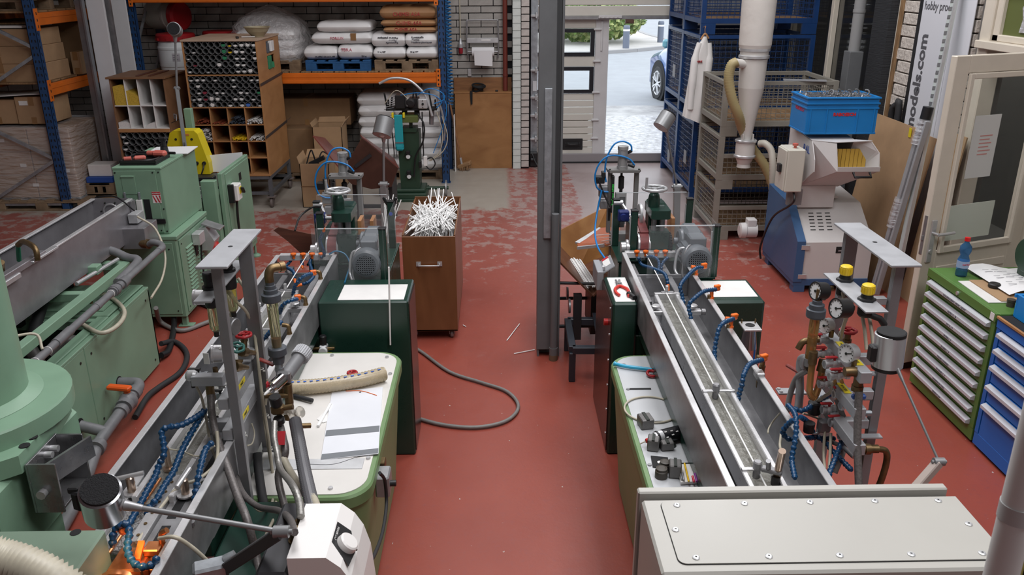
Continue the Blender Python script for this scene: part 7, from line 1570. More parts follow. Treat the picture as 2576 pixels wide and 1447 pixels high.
valve_wheel(GR,at(2134,832,X=1.38),.029,redpl);q=MB();p=at(2134,836,X=1.38);q.cyl(p,p-dz*.07,.012,n=10);q.cyl(p-dz*.03,p-dz*.055,.018,n=8);q.cyl(p-dz*.07,p+Vector((-.05,0,-.09)),.016,n=10);q.obj('brass_valve',brass,GR)
rv=mat('red_lever',(.40,.02,.025),.4)
for (px,py,X,L_) in ((2060,857,1.24,.07),(2070,890,1.25,.07),(2098,915,1.26,.08),(2110,945,1.27,.08),(2078,965,1.26,.06),(2118,990,1.31,.07),(2135,1020,1.32,.07),(2085,1030,1.28,.06),(2105,1062,1.3,.06),(2128,1095,1.32,.06)):
 ballvalve(GR,at(px,py,X=X),(1,.15,0),L_,rv,alu_l)
q=MB();A=at(2040,857,X=1.2);q.tube(sp([A+Vector((.03,0,.005)),A,A+Vector((-.03,0,-.005)),A+Vector((-.045,0,-.035))],4),.013,10);q.obj('brass_spout',brass,GR)
hose(GR,[at(2047,890,X=1.2),at(2040,940,X=1.2),at(2037,985,X=1.2),at(2047,1000,X=1.22),at(2060,970,X=1.24),at(2070,920,X=1.25)],.0135,amber,'amber_hose')
for (a,b_) in (((2047,885,1.2),(2043,915,1.2)),((2072,905,1.25),(2064,935,1.24))): q=MB();q.cyl(at(a[0],a[1],X=a[2]),at(b_[0],b_[1],X=b_[2]),.0165,n=10);q.obj('brass_collar',brass,GR)
q=MB();p=at(2158,945,X=1.29);q.tube(sp([p+Vector((-.05,.0,.015)),p+Vector((-.01,0,.015)),p+Vector((.005,0,-.005)),p+Vector((.005,0,-.05))],4),.018,12);q.lathe(p+Vector((.005,0,-.06)),[(.022,0),(.022,.02)],n=8);q.obj('brass_elbow',brass,GR)
hose(GR,[at(2161,985,X=1.295),at(2158,1050,X=1.295),at(2157,1120,X=1.295),at(2160,1210,X=1.295),at(2162,1260,X=1.295)],.0145,braid,'braided_hose')
q=MB();p=at(2168,1130,X=1.33);q.cyl(p,p+Vector((.06,0,.0)),.016,n=10);q.cyl(p+Vector((.01,0,0)),p+Vector((.03,0,0)),.021,n=8);q.tube(sp([p+Vector((.06,0,0)),p+Vector((.09,0,-.01)),p+Vector((.10,0,-.05)),p+Vector((.095,0,-.12)),p+Vector((.08,0,-.2))]),.012,10);q.obj('brass_pipe',brass,GR)
for pts,r,m in (([(2035,930,1.2),(2005,950,1.19),(1990,985,1.18),(1980,1030,1.17),(1972,1080,1.165),(1968,1130,1.16)],.0115,hoseg),([(2098,960,1.28),(2090,985,1.28),(2070,1000,1.26),(2040,1020,1.24),(2015,1035,1.22)],.007,hosec),([(2100,955,1.28),(2105,1000,1.29),(2112,990,1.3),(2118,960,1.31),(2105,945,1.3)],.007,amber),([(1966,1085,1.12),(1962,1120,1.10),(1966,1135,1.08)],.0055,hosec),([(1962,1040,1.14),(1945,1060,1.13),(1934,1078,1.11),(1932,1090,1.09)],.0035,hosec),([(2020,1040,1.2),(2045,1048,1.25),(2068,1057,1.28)],.005,hosec),([(2105,1005,1.3),(2118,1040,1.32),(2130,1080,1.34),(2120,1140,1.33),(2100,1190,1.3)],.011,hoseg),([(2092,1112,1.3),(2120,1125,1.32),(2148,1150,1.34)],.009,alu),([(2075,1085,1.27),(2072,1140,1.26),(2075,1180,1.24)],.006,hosec),([(2090,1090,1.29),(2088,1150,1.27),(2085,1190,1.25)],.006,hosec)):
 hose(GR,[at(a,b_,X=c) for a,b_,c in pts],r,m,'hose')
p=at(2048,1030,X=1.24);q=MB();q.lathe(p,[(.02,-.02),(.026,-.015),(.026,.03),(.02,.035)],n=14);q.obj('black_filter',black,GR);p=at(2035,1075,X=1.2);q=MB();q.lathe(p,[(.02,-.02),(.022,.02)],n=12);q.obj('black_filter',black,GR)
q=MB();p=at(2073,1070,X=1.27);q.box(p,(.045,.04,.05),None,.006);q.obj('valve_block',steel_d,GR);q=MB();q.torus(at(2050,1080,X=1.24),(.2,1,0),.02,.006,18,6,0,PI);q.obj('hook_pipe',galv,GR)
for (px,py,X) in ((2190,940,1.40),(2187,1098,1.41)): p=at(px,py,X=X);q=MB();q.box(p,(.09,.03,.006));q.obj('column_clip',galu_l,GR)
for (px,py,X) in ((2172,1000,1.38),(2171,1040,1.38)): p=at(px,py,X=X);q=MB();q.cyl(p,p+Vector((.03,0,0)),.012,n=10);q.obj('steel_plug',galv,GR)
q=MB();q.box(at(2160,998,X=1.31),(.05,.02,.018),None,.004);q.obj('blue_valve',mat('valve_blue',(.02,.08,.3),.4),GR)
# tie bar from trough to a round post under the right flow meter
q=MB();A,B=at(1955,985,z=1.045),at(2025,985,z=1.045);q.beam(A,B,.05,.008,bev=.001);q.obj('tie_bar',galu_l,GR);bolts(GR,[A+Vector((.01,.012,.004)),A+Vector((.012,-.012,.004))],(0,0,1),.008,steel,.006)
rm2=thing('flow_meter','amber flow meter with grey cap left of the right gauge frame','meter',at(2035,985,X=1.2))
A,B=at(2052,790,X=1.2),at(2040,890,X=1.2);B=Vector((A.x,A.y,B.z-.02));q=MB();q.lathe(B,[(.019,0),(.019,A.z-B.z)],n=18);q.obj('amber_tube',amber,rm2)
q=MB();q.lathe(A-dz*.0,[(.034,-.012),(.036,-.006),(.036,.02),(.028,.022),(.028,.04),(.018,.042),(.018,.055)],n=20);q.obj('top_cap',MATS['slate_pvc'],rm2);q=MB();q.cyl(A+dz*.05,A+dz*.10,.009,n=8);q.cyl(A+Vector((.03,.02,.05)),A+Vector((.03,.02,.10)),.009,n=8);q.obj('brass_nipple',brass,rm2)
q=MB();q.cyl(B,B-dz*.03,.024,n=14);q.torus(at(2033,912,X=1.2),(.3,-.9,.1),.028,.010,20,8);q.tube(sp([at(2030,900,X=1.2),at(2015,905,X=1.2),at(2012,940,X=1.2),at(2012,985,X=1.2),at(2008,1030,X=1.2)]),.016,12);q.obj('bent_pipe',alu,rm2)
q=MB();q.beam(at(1978,918,X=1.16),at(2015,940,X=1.2),.016,.014,bev=.004);q.obj('red_lever_arm',mat('dull_red_lever',(.25,.03,.02),.45),rm2)
# clamp post at the near end of the right trough
q=thing('clamp_post','coppery clamp post with a bar standing on the near end of the right trough','clamp',at(1965,1195,z=1.0))
A,B=at(1955,1195,z=1.03),at(1968,1135,z=1.16);b=MB();b.cyl(A,B,.013,n=14);b.cyl(A,A.lerp(B,.1),.016,n=8);b.obj('post',mat('warm_steel',(.55,.42,.33),.3,.9),q)
b=MB();b.beam(at(1915,1178,z=1.05),at(1968,1190,z=1.05),.03,.016,bev=.004);b.cyl(at(1933,1178,z=1.06),at(1933,1160,z=1.10),.009,n=10);b.obj('bar',steel_d,q);b=MB();b.cyl(at(1952,1200,z=1.03),at(1950,1220,z=1.0),.016,n=10);b.obj('black_base',black,q)
# shiny funnel stand right of the trough
q=thing('funnel_stand','shiny steel tube with a square flange plate standing right of the right trough','stand',(1.30,4.0,0))
p=at(1894,820,X=1.30);b=MB();b.b2(1.24,1.33,p.y-.06,p.y+.05,p.z-.006,p.z+.004,.002);b.obj('flange_plate',steel,q)
b=MB();b.cyl((1.285,p.y,p.z+.0045),(1.285,p.y,p.z+.006),.024,n=18);b.obj('hole',blackm,q);b=MB();b.lathe((1.285,p.y,0),[(.045,0),(.045,p.z-.12),(.03,p.z-.006)],n=20);b.obj('tube',mat('chrome',(.6,.6,.62),.12,1.),q)
for dx in (-.035,.035): b=MB();b.cyl((1.285+dx,p.y+.03,p.z),(1.285+dx,p.y+.03,p.z+.025),.004,n=8);b.obj('stud',brass,q)
# WATER HEATER (bottom centre)
ht=thing('water_heater','white water heater with a round control knob at the bottom centre','heater',(-.52,2.08,.5))
hw=mat('heater_white',(.78,.76,.74),.35)
sec=[(-.604,.35),(-.604,1.15),(-.494,1.15),(-.455,1.115),(-.430,1.07),(-.412,1.0),(-.402,.85),(-.40,.35)]
q=MB();q.prism([(x,1.955,z) for x,z in sec],(0,.26,0));q.obj('case',hw,ht)
nx=Vector((.035,0,.039)).normalized();ux_=Vector((0,1,0));dn=Vector((.039,0,-.035)).normalized()
c0=Vector((-.4745,2.075,1.1325))
Rk=Matrix((dn,ux_,nx)).transposed()
q=MB();q.prism([c0+Rk @ Vector(v) for v in ((-.022,.05,0),(-.022,-.045,0),(.05,-.095,-.0),(.06,-.02,-.0),(.03,.05,0))],nx*.001);fp=q.obj('panel',black,ht)
q=MB();c1_=c0+dn*.025-ux_*.02;q.lathe(c1_,[(.033,0),(.031,.018),(.026,.022),(0,.0225)],nx,26);q.obj('knob',hw,fp);q=MB();q.torus(c1_+nx*.002,nx,.037,.003,26,6,-.5,2.6);q.obj('knob_arc',black,fp)
text('lettering','POWER UNIT',white,fp,c0+dn*(-.014)+nx*.0012,.010,RX(ux_*-1,nx),ext=.0003)
q=MB();q.b2(-.70,-.606,1.95,2.30,.35,1.10,.01);q.obj('dark_back_unit',mat('dark_grey_case',(.035,.035,.04),.5),ht)
for k in range(8): P('vent_rib',ht,MATS['dark_grey_case'],(-.70,-.612,1.944,1.952,.60+k*.055,.63+k*.055),bev=.002)
for (px,py) in ((757,1300),(741,1348)): p=at(px,py,z=1.12);q=MB();q.cyl(p-dz*.03,p+dz*.03,.013,n=8);q.lathe(p-dz*.022,[(.02,0),(.02,.008)],n=14);q.obj('hose_union',brass,ht)
q=MB();q.b2(-.66,-.40,2.0,2.15,0,.36,.01);q.obj('stand',dgreen,ht)
q=MB();p=at(530,1437,z=1.0);q.box(p,(.10,.06,.06),RM(20,'Z'),.008);q.cyl(p+Vector((.04,.02,.02)),p+Vector((.07,.03,.03)),.02,n=12);q.obj('base_clamp',galv,dlamp)
db=MB();db.b2(-1.0,-.82,1.9,2.74,0,.80,.01);tag(db.obj('dark_cabinet',dgreen),'dark green cabinet below the vacuum tank, left of the water heater','cabinet')
q=MB();A,B=at(575,1235,z=.85),at(560,1262,z=.85);q.cyl(A,B,.014,n=10);q.cyl(A,A+(A-B)*.4,.018,n=8);tag(q.obj('brass_tap',brass),'small brass tap on the dark cabinet below the left gauge frame','tap')
# BIG GREY CONTROL BOX (bottom right)
bxm=mat('warm_grey_enclosure',(.42,.41,.375),.4,0,.04,2)
eb=thing('control_enclosure','large warm grey steel enclosure with a screwed cover plate at the bottom right','enclosure',(.76,1.67,0))
P('body',eb,bxm,(.357,1.16,1.505,1.785,.75,1.45),bev=.006);P('door',eb,bxm,(.352,1.147,1.802,1.828,.74,1.458),bev=.004);P('door_gasket',eb,blackm,(.37,1.14,1.785,1.802,.76,1.432),bev=0)
def rr(x0,x1,y0,y1,r,z): return [(x,y,z) for x,y in rrect(x0,x1,y0,y1,r,5)]
q=MB();q.prism(rr(.400,1.142,1.532,1.772,.02,1.4495),(0,0,.002));q.obj('plate_gap',blackm,eb)
q=MB();q.prism(rr(.4015,1.1405,1.5335,1.7705,.019,1.4495),(0,0,.004));q.obj('gland_plate',bxm,eb)
for (x,y) in ((.440,1.752),(.610,1.755),(.775,1.757),(.939,1.758),(1.098,1.756),(.417,1.655),(1.124,1.66),(.443,1.553),(.609,1.553),(.771,1.553),(.935,1.553),(1.098,1.553)):
 q=MB();q.lathe((x,y,1.4535),[(.0085,0),(.0085,.002),(.006,.0035),(.0,.0036)],n=14);s_=q.obj('screw',alu_l,eb);q=MB();q.box((x,y,1.4573),(.005,.0012,.0006),RM(30,'Z'));q.box((x,y,1.4573),(.0012,.005,.0006),RM(30,'Z'));q.obj('screw_slot',blackm,s_)
P('pedestal',eb,bxm,(.60,.92,1.56,1.76,0,.75),bev=.005)
elamp=armlamp('arm lamp with brushed aluminium drum head, on the back of the large grey enclosure',(1.115,1.95,1.30),at(2362,1162,Y=1.98),at(2236,880,Y=2.2),(.03,-.05,-1),hr=.043,hl=.098,arm=.007,low=.024,lit=(.8,(1,.8,.6),1.9),hcol=mat('lamp_satin_alu',(.58,.59,.61),.3,.6),foam_face=False,lowm=mat('pinkish_grey_arm',(.45,.38,.34),.45),fixed=lambda t: MB().b2(1.10,1.13,1.822,1.96,1.28,1.33,.004).obj('arm_bracket',galv,t))
p=at(2236,880,Y=2.2);q=elamp
b=MB();b.lathe(p+dz*.046,[(.037,0),(.041,.002),(.041,.012),(.037,.014),(0,.012)],n=28);b.obj('top_ring',blackm,q);b=MB();b.lathe(p-dz*.062,[(.038,0),(.041,.002),(.041,.014)],n=28);b.obj('bottom_ring',black,q);b=MB();b.box(p+Vector((-.046,.0,-.01)),(.022,.03,.05),None,.004);b.obj('switch_box',black,q)
# near post at the right edge of the frame
q=thing('railing_post','pale grey round post close to the lens at the right edge','post',(.713,.95,0))
b=MB();b.cyl((.706,.95,0),(.706,.95,2.9),.022,n=24);b.obj('post',mat('post_grey',(.72,.74,.73),.5),q)
b=MB();b.cyl((.706,.95,1.995),(.706,.95,2.02),.0232,n=24);b.obj('tape_ring',mat('tape_pale',(.5,.52,.52),.4),q)
b=MB();b.cyl((.736,.965,0),(.736,.965,2.9),.010,n=12);b.obj('black_strip',mat('yellow_strip',(.45,.42,.12),.5),q);b=MB();b.b2(.747,.80,.955,.975,0,2.9);b.obj('dark_strip',blackm,q)
# ROD CART
ct_=thing('rod_cart','tall brown wooden cart on casters full of white plastic rods in the aisle','cart',(-.51,6.55,0))
cwm=wood('cart_wood',(.21,.088,.036),(.15,.06,.023),.35,(3,3,.8),2.5)
cx0,cx1,cy0,cy1,cz0,cz1=-.715,-.315,6.0,7.12,.075,.845
for bx in ((cx0,cx1,cy0,cy0+.012,cz0,cz1),(cx0,cx1,cy1-.012,cy1,cz0,cz1+.02),(cx0,cx0+.012,cy0+.012,cy1-.012,cz0,cz1+.012),(cx1-.012,cx1,cy0+.012,cy1-.012,cz0,cz1+.012)): P('side_panel',ct_,cwm,bx,bev=.002)
P('floor_panel',ct_,cwm,(cx0,cx1,cy0,cy1,cz0,cz0+.012))
q=MB();q.tube([(-.595,5.995,.63),(-.595,5.965,.625),(-.44,5.965,.625),(-.44,5.995,.63)],.006,8);q.b2(-.615,-.58,5.994,6.0,.612,.648);q.b2(-.455,-.42,5.994,6.0,.612,.648);q.obj('handle',alu_l,ct_)
for x in (cx0+.06,cx1-.05):
 for y in (cy0+.06,cy1-.06): q=MB();q.lathe((x-.012,y,.036),[(.01,0),(.034,.002),(.036,.006),(.036,.02),(.034,.024),(.01,.026)],(1,0,0),18);q.b2(x-.02,x-.015,y-.02,y+.02,.03,.078);q.b2(x+.017,x+.022,y-.02,y+.02,.03,.078);q.obj('caster',steel_d,ct_)
fill=MB();rnd=random.Random(11)
def rodline(q,p,d,L,r=.0042):
 p=Vector(p);d=Vector(d).normalized();q.cyl(p-d*L/2,p+d*L/2,r,n=5)
for k in range(260):
 x=rnd.uniform(cx0+.06,cx1-.06);y=rnd.uniform(cy0+.31,cy1-.31);z=rnd.uniform(.52,.78)-.0*y
 rodline(fill,(x,y,z),(rnd.uniform(-.12,.12),1,rnd.uniform(.0,.22)),rnd.uniform(.4,.55))
fill.obj('rod_heap',strandm,ct_,kind='stuff')
rdm=MB();rdm.cyl((0,-.25,0),(0,.25,0),.0042,n=6);rme=rdm.mesh('plastic_rod');rme.materials.append(strandm)
def rod(p,rx,rz,L=1.,lab='white plastic rod in the heap on top of the brown wooden cart',gp='white rods heaped in the cart'):
 o=bpy.data.objects.new('plastic_rod',rme);COL.objects.link(o);o.location=p;o.rotation_euler=(rx,0,rz);o.scale=(1,L,1);tag(o,lab,'rod',gp)
for k in range(120):
 y=rnd.uniform(cy0+.33,cy1-.33);x=rnd.uniform(cx0+.05,cx1-.05)
 rx=math.radians(rnd.uniform(-5,11));rz=math.radians(rnd.uniform(-38,38));L=rnd.uniform(.6,1.1)
 x=min(max(x,cx0+.02+abs(math.sin(rz))*.22*L),cx1-.02-abs(math.sin(rz))*.22*L) if abs(rz) < .75 else x
 rod((x,y,.79+.05*math.sin(PI*(y-cy0)/(cy1-cy0))+rnd.uniform(-.015,.03)),rx,rz,L)
for k in range(10):
 rod((rnd.uniform(cx0+.15,cx1-.03),rnd.uniform(cy1-.35,cy1-.2),.86),math.radians(rnd.uniform(15,42)),math.radians(rnd.uniform(-30,25)),rnd.uniform(.6,.9))
# rods behind the left puller guard
for k in range(40):
 o=bpy.data.objects.new('plastic_rod',rme);COL.objects.link(o);o.location=(-.765+rnd.uniform(-.03,.03),5.68+rnd.uniform(-.06,.06),.93+rnd.uniform(0,.14));o.rotation_euler=(math.radians(rnd.uniform(62,84)),math.radians(rnd.uniform(-14,14)),math.radians(rnd.uniform(-50,10)));o.scale=(1,rnd.uniform(.5,.8),1)
 tag(o,'white plastic rod standing in the bunch behind the left puller guard','rod','white rods bunched behind the left puller')
b=MB();b.b2(-.82,-.71,5.58,5.59,.55,.85);b.b2(-.82,-.71,5.77,5.78,.55,.85);b.b2(-.82,-.81,5.58,5.78,.55,.85);b.b2(-.72,-.71,5.58,5.78,.55,.85);b.b2(-.82,-.71,5.58,5.78,0,.56);tag(b.obj('rod_bin',cwm),'dark wooden bin holding the upright rods behind the left puller','bin')
# long hose on the floor and loose scraps
tag(hose(None,[at(1015,860,z=.02),at(1060,885,z=.016),at(1130,935,z=.016),at(1210,962,z=.016),at(1275,985,z=.016),at(1304,1022,z=.016),at(1275,1058,z=.016),at(1200,1075,z=.016),at(1110,1068,z=.016),at(1030,1045,z=.016),at(985,1025,z=.016)],.012,hoseg,'floor_hose'),'grey-brown hose lying in one wide loop on the red floor of the aisle','hose')
for k,(a,b_) in enumerate((((1307,815),(1275,857)),((1293,890),(1345,880)),((1165,818),(1172,822)))): tag(MB().cyl(at(a[0],a[1],z=.006),at(b_[0],b_[1],z=.006),.004,n=6).obj('rod_scrap',strandm),'white rod scrap on the red floor of the aisle, %s' % ('long slanted one','flat one near the column','tiny one beside the cart')[k],'scrap')
# V-BINS ON STANDS
def slab(q,pts,th):
 P_=[Vector(p) for p in pts];n_=(P_[1]-P_[0]).cross(P_[2]-P_[0]).normalized();q.prism(P_,n_*th)
brn=wood('bin_brown_board',(.15,.06,.032),(.10,.036,.02),.4,(2,2,2));lgt=wood('bin_light_board',(.48,.24,.08),(.33,.14,.04),.45,(2,2,2),3)
bn=thing('v_bin','V-shaped wooden catching bin with white rods, on a black stand behind the right line','bin',(.68,6.0,0))
fa=lambda px,py,Y: at(px,py,Y=Y)
L0,T0,B0,R0=fa(1385,592,6.5),fa(1530,518,6.5),fa(1458,672,6.35),fa(1590,610,6.5)
Bn,Ln,Rn=fa(1492,744,5.72),fa(1396,645,5.72),fa(1542,690,5.72)
q=MB();slab(q,[L0,T0,R0,B0],.012);q.obj('end_board',lgt,bn)
q=MB();slab(q,[L0,B0,Bn,Ln],.012);q.obj('side_board',brn,bn);q=MB();slab(q,[B0,R0,Rn,Bn],.012);q.obj('side_board',brn,bn)
def rods_in(A,B,lab,gp,n_,spread,L=.9):
 for k in range(n_):
  o=bpy.data.objects.new('plastic_rod',rme);COL.objects.link(o);d=(B-A);c=(A+B)/2+Vector((rnd.uniform(-spread,spread),rnd.uniform(-.02,.02),rnd.uniform(0,spread*.7)))
  o.location=c;o.rotation_mode='QUATERNION';o.rotation_quaternion=d.to_track_quat('Y','Z');o.scale=(1,d.length/.5*rnd.uniform(.85,1.05),1);tag(o,lab,'rod',gp)
rods_in(fa(1440,668,6.25)+Vector((.02,0,.03)),fa(1490,735,5.8)+Vector((0,0,.03)),'white plastic rod lying in the V-shaped bin behind the right line','white rods in the right V-bin',45,.045)
cr=thing('chute_plate','rusty orange feed chute with bright edge strip above the right V-bin','chute',fa(1480,600,5.9))
q=MB();slab(q,[fa(1452,612,5.85),fa(1512,573,6.1),fa(1560,570,6.0),fa(1560,612,5.6),fa(1455,624,5.75)],.006);q.obj('plate',mat('rusty_orange_plate',(.45,.12,.05),.35,.3,.2,8),cr)
q=MB();q.beam(fa(1452,612,5.85),fa(1512,575,6.1),.04,.012);q.beam(fa(1453,624,5.74),fa(1520,617,5.65),.02,.02);q.obj('edge_strip',alu_l,cr)
for k in range(5): tag(MB().cyl(fa(1500+k*3,592+k*8,5.8),fa(1535,590+k*7,5.6),.0025,n=5).obj('thin_rod',strandm),'thin white rod on the rusty chute, %s from the top' % ('first','second','third','fourth','fifth')[k],'rod')
P('upper_bin_board',bn,brn,(.93,1.02,6.2,6.9,.62,.80),bev=.002)
sd=sdk
q=MB();q.cyl(fa(1408,712,5.75),fa(1500,714,5.75),.012,n=8);q.cyl((.45,6.15,.28),(.85,6.15,.28),.014,n=8);q.cyl((.45,5.85,.17),(.85,5.85,.17),.014,n=8);q.b2(.56,.62,5.75,5.8,.10,.46);q.b2(.70,.76,5.85,6.25,.10,.46);q.obj('stand',sd,bn)
for (px,py,Y,r) in ((1425,738,6.1,.05),(1430,770,5.85,.055)): p=fa(px,py,Y);q=MB();q.lathe(p,[(0,0),(r,0),(r,.014),(0,.014)],(1,0,0),22);q.obj('stand_wheel',steel_d,bn)
fl=thing('trolley_frame','dark blue-grey low steel frame on the floor beside the right cabinet','frame',(.6,5.55,0));fm=mat('blue_black_frame',(.028,.034,.045),.4)
A=[at(1428,808,z=.24),at(1510,808,z=.24),at(1440,880,z=.24),at(1515,880,z=.24)]
for a,b_ in ((0,1),(2,3),(0,2)): q=MB();q.beam(A[a],A[b_],.05,.05,bev=.003);q.obj('frame_bar',fm,fl)
for k in (0,2): q=MB();p=A[k];q.b2(p.x-.022,p.x+.022,p.y-.022,p.y+.022,0,.22,.003);q.obj('leg',fm,fl)
q=MB();q.prism([at(1490,790,z=.30),at(1515,790,z=.30),at(1525,905,z=.24),at(1505,880,z=.24)],(0,0,.01));q.obj('plate',fm,fl)
# left bin (further back)
bl=thing('v_bin','dark red-brown tilted square bin on a low stand in front of the wrapped sacks','bin',(-1.45,9.3,0))
rb=wood('bin_redbrown',(.075,.034,.024),(.048,.022,.016),.35,(2,2,2));rbl=wood('bin_red_top',(.22,.06,.045),(.14,.035,.03),.3,(2,2,2))
YN,YF=9.0,9.75
q=MB();slab(q,[fa(910,347,YN),fa(1002,424,YN),fa(985,470,YN),fa(935,476,YN),fa(884,463,YN),fa(858,436,YN)],.015);q.obj('end_board',rb,bl)
q=MB();slab(q,[fa(786,343,YN+.05),fa(884,462,YN+.02),fa(890,430,YF),fa(815,348,YF)],.012);q.obj('side_board',rbl,bl)
q=MB();slab(q,[fa(884,440,YN+.02),fa(910,350,YN+.02),fa(900,378,YF),fa(868,415,YF)],.012);q.obj('inner_board',lgt,bl)
q=MB();slab(q,[fa(910,347,YN+.02),fa(1002,424,YN+.02),fa(990,400,YF),fa(905,340,YF)],.012);q.obj('side_board',rbl,bl)
q=MB();q.beam(fa(893,420,YN-.02),fa(933,390,YN-.02),.012,.035);q.obj('dark_batten',sd,bl)
P('stand',bl,sd,(-1.62,-1.15,9.1,9.14,.10,.14),(-1.62,-1.15,9.55,9.59,.10,.14),(-1.6,-1.56,9.1,9.55,.10,.5),(-1.2,-1.16,9.1,9.55,.1,.5),bev=.002)
for x in (-1.6,-1.2):
 for y in (9.12,9.57): q=MB();q.lathe((x,y,.05),[(0,0),(.05,0),(.05,.025),(0,.025)],(1,0,0),18);q.obj('stand_wheel',steel_d,bl)
# GREEN BELT SANDER / SETTING MACHINE
sn=thing('column_machine','dark green column machine with black head and teal belt in front of the wrapped sacks','machine',(-1.08,10.45,0))
sg=mat('bottle_green_paint',(.022,.055,.032),.4,0,.15,5)
P('base',sn,sg,(-1.32,-.88,10.22,10.70,.02,.10),bev=.01);P('base_step',sn,sg,(-1.28,-.90,10.28,10.66,.10,.14),bev=.01);P('base_rail',sn,sg,(-1.30,-.90,10.19,10.22,0,.035),bev=.004)
q=MB();R=[[Vector((x,y,z)) for x,y in ((-1.085-w,10.32),(-1.085+w,10.32),(-1.085+w,10.62),(-1.085-w,10.62))] for z,w in ((.14,.118),(.85,.135))];q.rings(R,False);q.obj('column',sg,sn)
P('top_block',sn,mat('olive_green_paint',(.10,.13,.035),.45),(-1.20,-.95,10.24,10.55,.98,1.06),bev=.004);P('neck',sn,sg,(-1.16,-.98,10.3,10.56,.85,.90),(-1.07,-1.03,10.35,10.42,.9,.98),bev=.004)
P('head_plate',sn,blackm,(-1.34,-.72,10.30,10.50,1.115,1.14),bev=.003);P('head_block',sn,black,(-1.22,-1.10,10.28,10.5,1.14,1.30),(-1.06,-.94,10.3,10.5,1.14,1.26),bev=.006);P('head_leg',sn,blackm,(-1.15,-1.09,10.35,10.42,1.05,1.12),(-1.0,-.94,10.35,10.42,1.05,1.12),bev=.002)
q=MB();q.lathe((-1.03,10.28,1.215),[(.05,0),(.055,.01),(.05,.04),(.03,.045)],(0,-1,0),20);q.obj('motor_end',black,sn)
P('cylinder_block',sn,alu_l,(-.945,-.83,10.26,10.33,1.14,1.26),bev=.012);q=MB();q.cyl((-.885,10.26,1.2),(-.885,10.25,1.2),.014,n=10);q.cyl((-.885,10.26,1.24),(-.885,10.25,1.24),.006,n=8);q.cyl((-.885,10.26,1.16),(-.885,10.25,1.16),.006,n=8);q.obj('cylinder_port',blackm,sn)
for k,(x,z,h) in enumerate(((-1.34,1.14,.18),(-1.31,1.14,.10),(-1.27,1.14,.13),(-.80,1.14,.2),(-.74,1.12,.12),(-1.0,1.26,.12),(-.97,1.26,.09))): q=MB();q.box((x,10.36,z+h/2),(.018,.03,h),RM(8*(k % 3-1),'Y'));q.obj('linkage',blackm,sn)
for k in range(6): q=MB();z=1.13+.03*k;q.cyl((-1.36+.02*k,10.3,z),(-1.24+.03*k,10.34,z+.02),.006,n=6);q.obj('linkage_rod',steel_d,sn)
q=MB();q.cyl((-.79,10.4,1.10),(-.80,10.4,.93),.035,.028,14);q.obj('hanging_cylinder',steel_d,sn)
teal=mat('teal_belt',(.015,.33,.38),.5);P('teal_belt',sn,teal,(-1.235,-1.135,10.215,10.23,.68,1.08),bev=.006);P('belt_pulley',sn,teal,(-1.235,-1.135,10.21,10.3,.64,.72),bev=.02);P('belt_seam',sn,steel_d,(-1.236,-1.134,10.211,10.216,.735,.75),bev=0);P('yellow_roller',sn,yellowl,(-1.265,-1.24,10.22,10.28,1.04,1.10),(-1.13,-1.105,10.22,10.28,1.04,1.10),bev=.004)
for z in (.55,.30):
 q=MB();q.lathe((-1.095,10.315,z),[(.026,0),(.026,.02),(.022,.022)],(0,-1,0),18);q.obj('pressure_gauge',gface,sn);q=MB();q.box((-1.095,10.3,z+.055),(.05,.04,.045),None,.004);q.cyl((-1.14,10.3,z+.02),(-1.045,10.3,z+.02),.006,n=6);q.obj('regulator',black,sn)
for pts,r,m in (([(-1.4,10.3,1.44),(-1.25,10.3,1.50),(-1.05,10.3,1.48),(-.90,10.3,1.36),(-.83,10.3,1.24),(-.78,10.3,1.05)],.016,alu_l),([(-.72,10.3,1.3),(-.66,10.3,1.1),(-.63,10.3,.9),(-.65,10.3,.75)],.014,alu),([(-.95,10.3,1.30),(-.8,10.28,1.38),(-.65,10.28,1.33),(-.63,10.28,1.25),(-.75,10.28,1.2)],.006,bluehose),([(-1.15,10.3,1.30),(-.95,10.28,1.33),(-.75,10.28,1.30),(-.66,10.28,1.22),(-.72,10.28,1.15)],.006,bluehose),([(-.64,10.28,1.3),(-.60,10.28,1.15),(-.64,10.28,.95),(-.78,10.28,.60)],.005,bluehose),([(-.72,10.28,1.1),(-.66,10.28,.85),(-.70,10.28,.62),(-.84,10.28,.50)],.006,hosec),([(-.66,10.28,1.05),(-.60,10.28,.8),(-.66,10.28,.62),(-.82,10.28,.50)],.006,hosec),([(-.95,10.28,1.08),(-.88,10.25,.95),(-.9,10.25,.75),(-1.0,10.28,.55),(-1.03,10.28,.3)],.011,wireb),([(-.90,10.3,1.1),(-.9,10.27,.8),(-.9,10.27,.55)],.008,wireb),([(-1.30,10.28,1.0),(-1.33,10.26,.7),(-1.30,10.26,.45),(-1.26,10.26,.6),(-1.28,10.26,1.0)],.007,wireb),([(-.88,10.25,.45),(-.82,10.25,.40),(-.76,10.25,.47),(-.80,10.25,.55),(-.86,10.25,.53)],.008,wireb),([(-1.35,10.3,1.2),(-1.2,10.28,1.36),(-1.05,10.28,1.25)],.005,hosec)):
 hose(sn,pts,r,m,'hose',6)
P('plug_socket',sn,white,(-.90,-.855,10.22,10.27,.45,.57),bev=.004);P('black_plug',sn,black,(-.965,-.93,10.26,10.31,.42,.50),bev=.004)
q=MB();q.cyl((-1.5,10.52,.10),(-.62,10.52,.10),.022,n=10);q.obj('axle',sg,sn)
for x in (-1.5,-.66): q=MB();q.lathe((x,10.52,.10),[(0,0),(.10,0),(.10,.02),(0,.02)],(1,0,0),22);q.obj('wheel',steel_d,sn)
